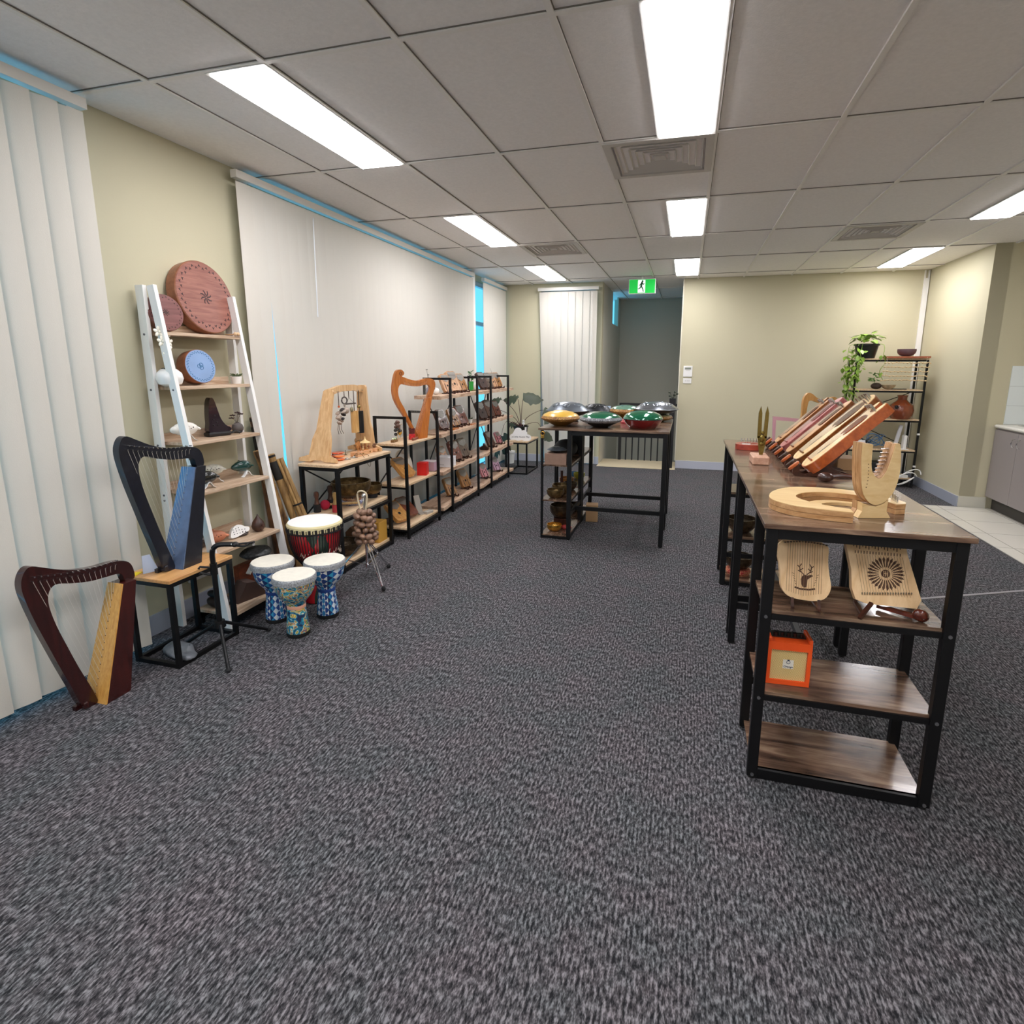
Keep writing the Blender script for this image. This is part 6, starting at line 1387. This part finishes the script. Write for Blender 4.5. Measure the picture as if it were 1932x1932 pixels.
def crescent():
    Q0 = PM((.605, 2.12, 0), (.97, .26))
    t = thing('moon_harp', 'pale crescent moon harp standing upright on its small wooden base', 'harp', (.605, 2.12, TR)); Q = T(-.605, -2.12, -TR) @ Q0
    o = [*CO[:2], *smooth_path(CO[1:8], 3, False)[1:], *smooth_path(CO[8:]+[CO[0]], 3, False)[:-1]]
    o2 = []
    for p in o:
        if not o2 or (abs(p[0]-o2[-1][0])+abs(p[1]-o2[-1][1])) > 1e-4: o2.append(tuple(p))
    EDGE = wood('plywood_edge_vertical', '9c7044', 'cfa678', 2, 4, 10, .4)
    for k in range(3): B(Q).prism(o2 if k != 1 else [(p[0]*.985+.001, p[1]*.985+.0165) for p in o2], .0175, z0=-.0565+.0185*k).done('side_ply', EDGE, t, smooth=False)
    B(Q).prism(o2, .002, z0=-.0003+.0006).done('front_face', PLYF, t, smooth=False)
    d = B(Q)
    for i in range(8): d.cyl((.006+.004*math.sin(i*.4)-.002, 1.165-.0115*i, .0015), (.006+.004*math.sin(i*.4)-.002, 1.165-.0115*i, .0035), .0018, n=6)
    d.done('pin_holes', mat('hole_brown', '6a4a30', .7), t)
    p = B(Q)
    for i in range(8):
        z = 1.213-.0135*i; xr = .083-.0025*i*(.4+.1*i)*1.0
        p.cyl((xr-.024, z, -.03), (xr+.004, z, -.03), .0032, n=8)
    p.done('tuning_pins', CHROME, t)
    s_ = thing('harp_base', 'small wooden base block under the crescent moon harp', 'base', (.605, 2.12, TR))
    for a, b_ in ((-.058, -.030), (-.026, .004)):
        B(Q).prism(smooth_path([(-.012, .976), (.0, 1.0), (-.002, 1.03), (.02, 1.020), (.045, 1.017), (.07, 1.026), (.086, 1.042), (.084, 1.0), (.10, .976)], 1, True), b_-a, z0=a).done('base_half', PLYF if a > -.05 else EDGE, s_, smooth=False)
    # small dark block joining
crescent()
t = thing('lyre_neck_prop', 'dark brown smooth carved wooden arm lying behind the crescent moon harp', 'stand', (.74, 2.72, TR), -.4)
B().tube(smooth_path([(-.12, 0, .02), (-.05, .01, .035), (.04, .0, .03), (.10, -.02, .012)], 4, False), .012, taper=.6).done('arm', DKW, t); B().sph((-.12, 0, .022), (.035, .03, .0215), 14).done('knob', DKW, t)
# deer and sun lyres on the first shelf
def sdx(pts, cz): return [(p[0], p[1]-cz) for p in pts]
def shelf_lyres():
    zz = .6605
    t = thing('engraved_lyre', 'pale lyre harp with engraved stag head on a dark stand, first shelf of nearest table', 'lyre', (.435, 2.05, zz)); Q = PM((0, 0, .022), (1, 0), .28)
    o = [(-.092, .175), (-.075, .20), (-.05, .215), (-.006, .224), (.036, .216), (.058, .203), (.076, .188), (.076, .14), (.082, .09), (.088, .05), (.074, .015), (.046, .0), (.001, -.002), (-.046, .006), (-.072, .034), (-.077, .072), (-.082, .12)]
    FW = wood('maple_lyre', 'dcb482', 'ecca9c', 2, 5, 8, .4)
    b = B(Q).prism(smooth_path(o, 3, True), .03, z0=-.03); b.done('body', FW, t, ang=.8)
    INK = mat('engraved_brown', '4a2a18', .7); E_ = B(Q)
    def ln(*p, w=.003):
        for a, c in zip(p, p[1:]):
            a = Vector(a); c = Vector(c); d = (c-a).normalized(); n = Vector((-d.y, d.x))*w/2
            E_.prism([tuple(a-n), tuple(c-n), tuple(c+n), tuple(a+n)], .0008, z0=.0002)
    cx, cy = .004, .075
    E_.prism(smooth_path([(cx-.014, cy-.004), (cx-.004, cy+.012), (cx+.006, cy+.010), (cx+.02, cy+.014), (cx+.024, cy+.008), (cx+.008, cy-.004), (cx+.006, cy-.03), (cx-.008, cy-.03)], 2, True), .0008, z0=.0002)
    for s_ in (-1, 1):
        ln((cx+s_*.004, cy+.012), (cx+s_*.017, cy+.024), (cx+s_*.019, cy+.040), (cx+s_*.013, cy+.05)); ln((cx+s_*.018, cy+.026), (cx+s_*.008, cy+.034)); ln((cx+s_*.019, cy+.036), (cx+s_*.026, cy+.044)); ln((cx+s_*.014, cy+.02), (cx+s_*.024, cy+.026))
        for i in range(5): ln((cx+s_*(.036-.002*i), cy+.012-.009*i), (cx+s_*(.044-.003*i), cy+.016-.009*i), w=.0015)
    ln((cx-.033, cy-.034), (cx-.015, cy-.039), (cx+.015, cy-.039), (cx+.033, cy-.034), w=.006)
    E_.done('stag_engraving', INK, t, smooth=False)
    st = B(Q); p = B(Q)
    for i in range(15):
        x = -.056+.008*i; zt = .2-.7*x*x*3; st.cyl((x, .012+abs(x)*.25, .0025), (x, zt, .0035), .0006, n=4, cap=False)
        p.cyl((x*1.2, zt+.003, 0), (x*1.2, zt+.003, .012), .003, n=7)
    st.done('strings', mat('string_dark', '8a6a48', .5), t); p.done('tuning_pins', mat('bronze_pins', '5a4636', .3, .7), t)
    for sx in (-.04, .04):
        pass
    s_ = thing('plate_stand', 'small dark folding stand holding the stag lyre', 'stand', (.435, 2.05, zz))
    for sx in (-.04, .045): B().bar((sx, -.045, .006), (sx*.8, .03, .012), .01, .008).bar((sx, -.04, .008), (sx, -.022, .034), .009, .007).bar((sx*.7, .05, .01), (sx*.7, .075, .12), .008, .006).done('side_arm', DKW, s_, smooth=False)
    t = thing('engraved_lyre', 'pale trapezoid lyre harp with engraved sunburst rosette, first shelf of nearest table', 'lyre', (.66, 2.05, zz)); Q = PM((0, 0, .03), (1, 0), .30)
    o = [(-.105, .235), (.085, .235), (.095, .18), (.118, .10), (.138, .03), (.125, .0), (-.025, .0), (-.06, .012), (-.073, .05), (-.075, .11), (-.092, .19)]
    B(Q).prism(smooth_path(o[:2], 1, False)+o[1:], .03, z0=-.03).done('body', FW, t, smooth=False) if False else B(Q).prism(o, .03, z0=-.03).done('body', FW, t, smooth=False)
    S = B(Q); cx, cy = .03, .108
    for k in range(26):
        R_ = T(cx, cy, 0) @ RZ(2*PI*k/26)
        S.prism([(.022, -.001), (.038, -.0015), (.048, -.004), (.058, -.0005), (.050, .0045), (.036, .003), (.022, .001)], .0008, z0=.0002, M=R_)
    S.prism(disc(.0135, 20, c=(cx, cy)), .0012, z0=.0002)
    S.done('sunburst_engraving', INK, t, smooth=False)
    W_ = B(Q)
    for k in range(3): W_.box((cx-.006+.006*k, cy, .0022), (.002, .018, .001))
    W_.box((cx, cy, .0022), (.014, .002, .001)); W_.done('rosette_lattice', FW, t, smooth=False)
    D_ = B(Q)
    for i in range(16): D_.box((-.07+.0095*i, .20-.004*(i % 3), .0012), (.0022, .013, .002)); D_.box((-.065+.0092*i, .175, .0012), (.002, .01, .002))
    D_.done('pin_slots', INK, t, smooth=False)
    p = B(Q)
    for i in range(20): p.cyl((-.04+.0078*i, .03+.0008*i, 0), (-.043+.0078*i, .036+.0008*i, .010), .0022, n=6)
    p.done('tuning_pins', mat('steel_pins', 'a8a49c', .25, .9), t)
    st = B(Q)
    for i in range(18): st.cyl((-.04+.0085*i, .035, .004), (-.062+.0083*i, .168, .004), .0005, n=4, cap=False)
    st.done('strings', mat('string_dark', '8a6a48'), t)
    s_ = thing('plate_stand', 'dark red-brown stand with curled foot holding the sunburst lyre', 'stand', (.66, 2.05, zz))
    B().bar((-.065, -.075, .006), (-.02, -.028, .045), .012, .01).bar((-.05, -.06, .01), (-.045, .06, .01), .012, .01).bar((-.045, .05, .01), (-.045, .085, .13), .01, .008).done('side_arm', DKW, s_, smooth=False)
    B().sph((.125, -.035, .022), (.026, .014, .0215), 16, M=RY(.5)).bar((.11, -.03, .015), (.02, .04, .012), .016, .012).done('curled_foot', wood('red_brown_stand', '3c160e', '6a2c1c', 1, 6, 6, .25, coat=.5), s_)
shelf_lyres()
# orange practice amplifier
def amp():
    t = thing('practice_amplifier', 'small bright orange practice amplifier with cream woven grille on the middle shelf', 'amplifier', (.405, 2.085, .3605), .05); OV = mat('orange_vinyl', 'f0561a', .45, bump=(300, .1))
    t.location.z = .3565-.005
    W, Hh, D = .148, .165, .09
    B().prism([(-W/2, 0), (W/2, 0), (W/2, Hh), (-W/2, Hh)], D, holes=[[(-W/2+.013, .016), (W/2-.013, .016), (W/2-.013, Hh-.030), (-W/2+.013, Hh-.030)]], M=PM((0, 0, 0), (1, 0))).done('cabinet', OV, t, smooth=False)
    for sx in (-1, 1): B().box((sx*(W/2-.006), 0, Hh+.008), (.012, D, .016), bev=.002).done('side_cheek', OV, t, smooth=False)
    m = mat('woven_cream', 'dcc07c', .8); nt = m.node_tree; b = nt.nodes['Principled BSDF']
    ch = nt.nodes.new('ShaderNodeTexChecker'); ch.inputs['Scale'].default_value = 330; ch.inputs[1].default_value = lin('e8d49a'); ch.inputs[2].default_value = lin('b8924c')
    nt.links.new(nt.nodes['Texture Coordinate'].outputs['Object'], ch.inputs['Vector']); nt.links.new(ch.outputs[0], b.inputs['Base Color'])
    B().box((0, -D/2+.012, .072), (W-.027, .006, Hh-.047)).done('grille', m, t, smooth=False)
    B().box((0, .018, Hh+.002), (W-.026, D*.5, .004)).done('control_panel', mat('black_panel', '151515', .4), t, smooth=False)
    for k in range(5): B().cyl((-.042+.022*k, .004, Hh+.004), (-.042+.022*k, .004, Hh+.018), .0075 if k else .009, n=14).done('knob', mat('black_knob', '101010', .3), t)
    lg = B().box((0, -D/2+.0085, .078), (.036, .0012, .034)).done('badge', mat('white_badge', 'e4e0d4', .5), t, smooth=False)
    e = B().ring((0, -D/2+.0072, .086), .006, .0009, M=RX(PI/2), n=16).box((0, -D/2+.0073, .0945), (.008, .001, .003)); e.done('crest', mat('navy_ink', '1c2c50', .5), lg, smooth=False)
    fc = bpy.data.curves.new('badge_lettering', 'FONT'); fc.body = 'Orange'; fc.size = .0105; fc.align_x = 'CENTER'; fc.extrude = .0004; fc.shear = .2
    o = bpy.data.objects.new('badge_lettering', fc); C.objects.link(o)
    dg = bpy.context.evaluated_depsgraph_get(); me = bpy.data.meshes.new_from_object(o.evaluated_get(dg)); bpy.data.objects.remove(o)
    mo = bpy.data.objects.new('badge_lettering', me); C.objects.link(mo); mo.parent = lg; mo.matrix_local = PM((0, -D/2+.0072, .0655), (1, 0)); me.materials.append(mat('navy_ink', '1c2c50'))
amp()
# bowls on the second right table's shelves
bowl('large dark singing bowl on the middle far-end shelf of the right tables', (.42, 4.06, S2), .10, .10, BRZD)
bowl('black-rimmed singing bowl on the bottom far-end shelf of the right tables', (.42, 4.06, S3+.042), .098, .09, BRZD)
cushion('red and gold brocade cushion under the bowl on the bottom far-end shelf', (.42, 4.06, S3), .085, .04, PATC if False else cylpat('red_gold_brocade', [(0, 'b0202c'), (.45, 'd8a070'), (.53, 'c02838'), (.6, 'e0b890')], scale=40, rough=.7, coat=0))
bowl('small bright singing bowl right of the large dark one, right tables far end', (.66, 4.06, S2), .06, .06, BRZ)
bx('cardboard_box', 'tan cardboard box lying behind the lyre row at the right table edge', (.80, 3.30-.12, TR), (.09, .14, .06), mat('tan_card', 'b08c64'))
# ================================================================== CORNER RACK ITEMS
cx, hx, zz = CR; yr = 7.99
def pothos():
    t = thing('trailing_plant', 'bright green trailing vine plant in a black pot on top of the corner rack', 'potted plant', (cx-hx+.12, yr, zz[0]+.0005))
    B().lathe([(0, 0), (.10, 0), (.13, .15), (.142, .155), (.142, .175), (.125, .175), (.12, .14), (0, .14)], n=28).done('pot', mat('black_plastic', '121212'), t)
    G = mat('lime_leaf', '86a83c', .45, coat=.2, var=(12, .35)); rnd = random.Random(11)
    def leaf(b, p, s_, a, e):
        Q = T(*p) @ RZ(a) @ RY(e); pts = [(0, 0, 0), (.35, .34, .02), (.7, .28, .0), (1.05, 0, -.1), (.7, -.28, 0), (.35, -.34, .02)]
        vs = [b.bm.verts.new(Q @ (Vector(q)*s_)) for q in pts]; c = b.bm.verts.new(Q @ (Vector((.5, 0, .06))*s_))
        for i in range(6): b.bm.faces.new((vs[i], vs[(i+1) % 6], c))
    b = B()
    for k in range(60): a = rnd.uniform(0, 6.28); r = rnd.uniform(.02, .15); leaf(b, (r*math.cos(a), r*math.sin(a), .18+rnd.uniform(0, .12)*(1-r*3)+.02), rnd.uniform(.06, .10), a, rnd.uniform(-.6, .7))
    b.done('foliage', G, t, ang=1.5)
    for (x, y, ln_, n) in ((-.17, -.08, .78, 70), (-.13, -.13, .6, 50), (-.2, -.02, .45, 34), (.16, -.14, .34, 6), (-.09, -.15, .36, 22)):
        b = B(); pts = [(x*.6, y*.6, .17), (x*.95, y*.95, .16), (x, y, .08)]+[(x+.02*math.sin(i), y+.02*math.cos(i*1.3), .08-ln_*(i+1)/8) for i in range(8)]
        b.tube(smooth_path(pts, 2, False), .003, 6)
        for k in range(n):
            f = rnd.random()**.8; leaf(b, (x+rnd.uniform(-.05, .05), y+rnd.uniform(-.05, .05), .14-ln_*f), rnd.uniform(.055, .095)*(1-.25*f), rnd.uniform(2.2, 6.6), rnd.uniform(.2, 1.4))
        b.done('vine', G, t, ang=1.5)
pothos()
t = thing('board_instrument', 'brown wooden board with five hanging bead strings on top of the corner rack', 'rattle board', (cx+hx-.25, 7.93, zz[0]+.0005))
B().box((0, -.02, .012), (.48, .16, .022)).done('board', wood('red_brown_board', '8a4a30', 'a86444', 0, 5, 10), t, smooth=False)
rnd = random.Random(8)
for k in range(5):
    z = -.055-.052*k; pts = [(-.235+.47*i/24-.006*k, -.112, z+rnd.uniform(-.006, .006)) for i in range(25)]
    b = B().tube(pts, .0055, 6)
    for i in range(0, 25, 2): b.sph(pts[i], (.012, .009, .009), 8)
    b.done('bead_string', mat('pale_wood_bead', 'c8ae84', .6), t)
th = B()
for x in (-.22, .2): th.cyl((x, -.1115, .012), (x-.02, -.1115, -.27), .0012, n=5)
th.done('thread', mat('cord_white', 'e4e0d8'), t)
bowl('purple-brown planter bowl standing on the brown board', (cx+hx-.24, 7.93, zz[0]+.0245), .10, .085, mat('plum_stoneware', '5e444a', .5))
t = thing('coconut_planter', 'small green plant in a half coconut shell on the second corner rack shelf', 'potted plant', (cx-hx+.27, yr-.02, zz[1]+.0005)); B().sph((0, 0, .04), (.06, .06, .0395), 18).done('shell', mat('coconut', '3a2c22', .6), t)
b = B(); rnd = random.Random(21)
for k in range(22):
    a = rnd.uniform(0, 6.28); b.sph((.05*math.cos(a)-.03, .05*math.sin(a), .10+rnd.uniform(0, .1)), (.026, .012, .006), 6, M=RZ(a) @ RY(rnd.uniform(-.7, .7)))
b.cyl((-.02, 0, .06), (-.03, 0, .15), .003); b.done('foliage', mat('mid_green_leaf', '6f9450', .5), t)
t = thing('carved_shell', 'curved brown and cream shell bowl beside the coconut planter', 'ornament', (cx-hx+.40, yr-.03, zz[1]+.0005)); B().lathe([(0, 0), (.03, .003), (.06, .02), (.085, .055), (.08, .055), (.05, .02), (0, .006)], n=24).done('shell', mat('cream_brown_shell', 'b8a484', .4, var=(14, .5)), t)
bx('incense_stick_box', 'flat black strip lying on the second corner rack shelf', (cx-hx+.52, yr-.02, zz[1]+.0005), (.17, .03, .01), mat('black_plastic', '121212'))
t = thing('clay_pot_drum', 'round brown glazed clay pot drum with side hole on the corner rack', 'clay drum', (cx+hx-.21, yr-.02, zz[2]+.0005))
B().lathe([(0, 0), (.10, 0), (.13, .05), (.14, .11), (.125, .17), (.07, .215), (.05, .235), (.05, .27), (.062, .29), (.052, .29), (.04, .26), (0, .2)], n=40).done('body', mat('brown_glaze_clay', '7c3c20', .18, coat=.7, var=(6, .3)), t); B().lathe([(.012, 0), (.02, .004), (.024, 0)], n=18, M=T(-.085, -.108, .15) @ RZ(-2.23+PI/2*0) @ RY(PI/2)).sph((-.084, -.104, .15), (.014, .014, .016), 10).done('side_hole', mat('hole_dark', '1a1512'), t)
t = thing('router', 'white upright network router on the lower corner rack shelf', 'router', (cx+hx-.13, yr-.02, zz[3]+.0005)); B().box((0, 0, .09), (.035, .10, .18), bev=.008).done('body', mat('white_plastic', 'f1f0ed'), t); B().box((0, 0, .004), (.09, .1, .008)).done('foot', mat('white_plastic', 'f1f0ed'), t)
t = thing('modem', 'white slanted modem leaning behind the router', 'modem', (cx+hx-.22, yr+.02, zz[3]+.0005)); B().bar((0, 0, .01), (.05, 0, .30), .04, .03, bev=.004).done('body', mat('grey_white_plastic', 'd8d8dc', .4), t, smooth=False)
def cable(name, label, loc, R, n, r, m, seed, flat=.35, cat='cable'):
    rnd = random.Random(seed); pts = []
    for i in range(n*12):
        a = 2*PI*i/12; q = R*(.75+.3*math.sin(i*.37+seed)); pts.append((q*math.cos(a)*1.1, q*math.sin(a)*flat+.02*math.sin(i*.21), q*.75+q*.75*math.sin(a+.5+.1*i)*.98+r+.004))
    o = B().tube(smooth_path(pts, 2, False), r, 6).done(name, m, loc=loc); return tag(o, label, cat)
cable('cable_bundle', 'tangled blue network cables on the lower corner rack shelf', (cx+hx-.45, yr-.01, zz[3]+.03), .10, 6, .004, mat('blue_cable', '3c6c98', .5), 2, .5)
cable('cable_bundle', 'tangled black cables left of the blue network cables', (cx+hx-.57, yr-.01, zz[3]+.03), .075, 5, .005, mat('black_cable', '18181a', .5), 4, .5)
cable('white_cable', 'looped white extension cable hanging at the foot of the corner rack', (cx+hx-.09, 7.84, .03), .13, 2, .007, mat('white_cable_pvc', 'e6e4e0', .4), 1, .12)
bx('power_board', 'white power board on the bottom corner rack shelf', (cx+hx-.17, yr-.05, .1205), (.22, .06, .035), mat('white_plastic', 'f1f0ed'), 0)
bx('black_case', 'black equipment case on the bottom corner rack shelf', (cx-.05, yr+.02, .1205), (.34, .22, .18), mat('black_nylon', '18181a'), 0, 'case')
bx('white_box', 'white box on the third corner rack shelf behind the lyres', (cx-.25, yr, zz[3]+.0005), (.14, .12, .10), mat('white_card', 'ecebee'), 0)
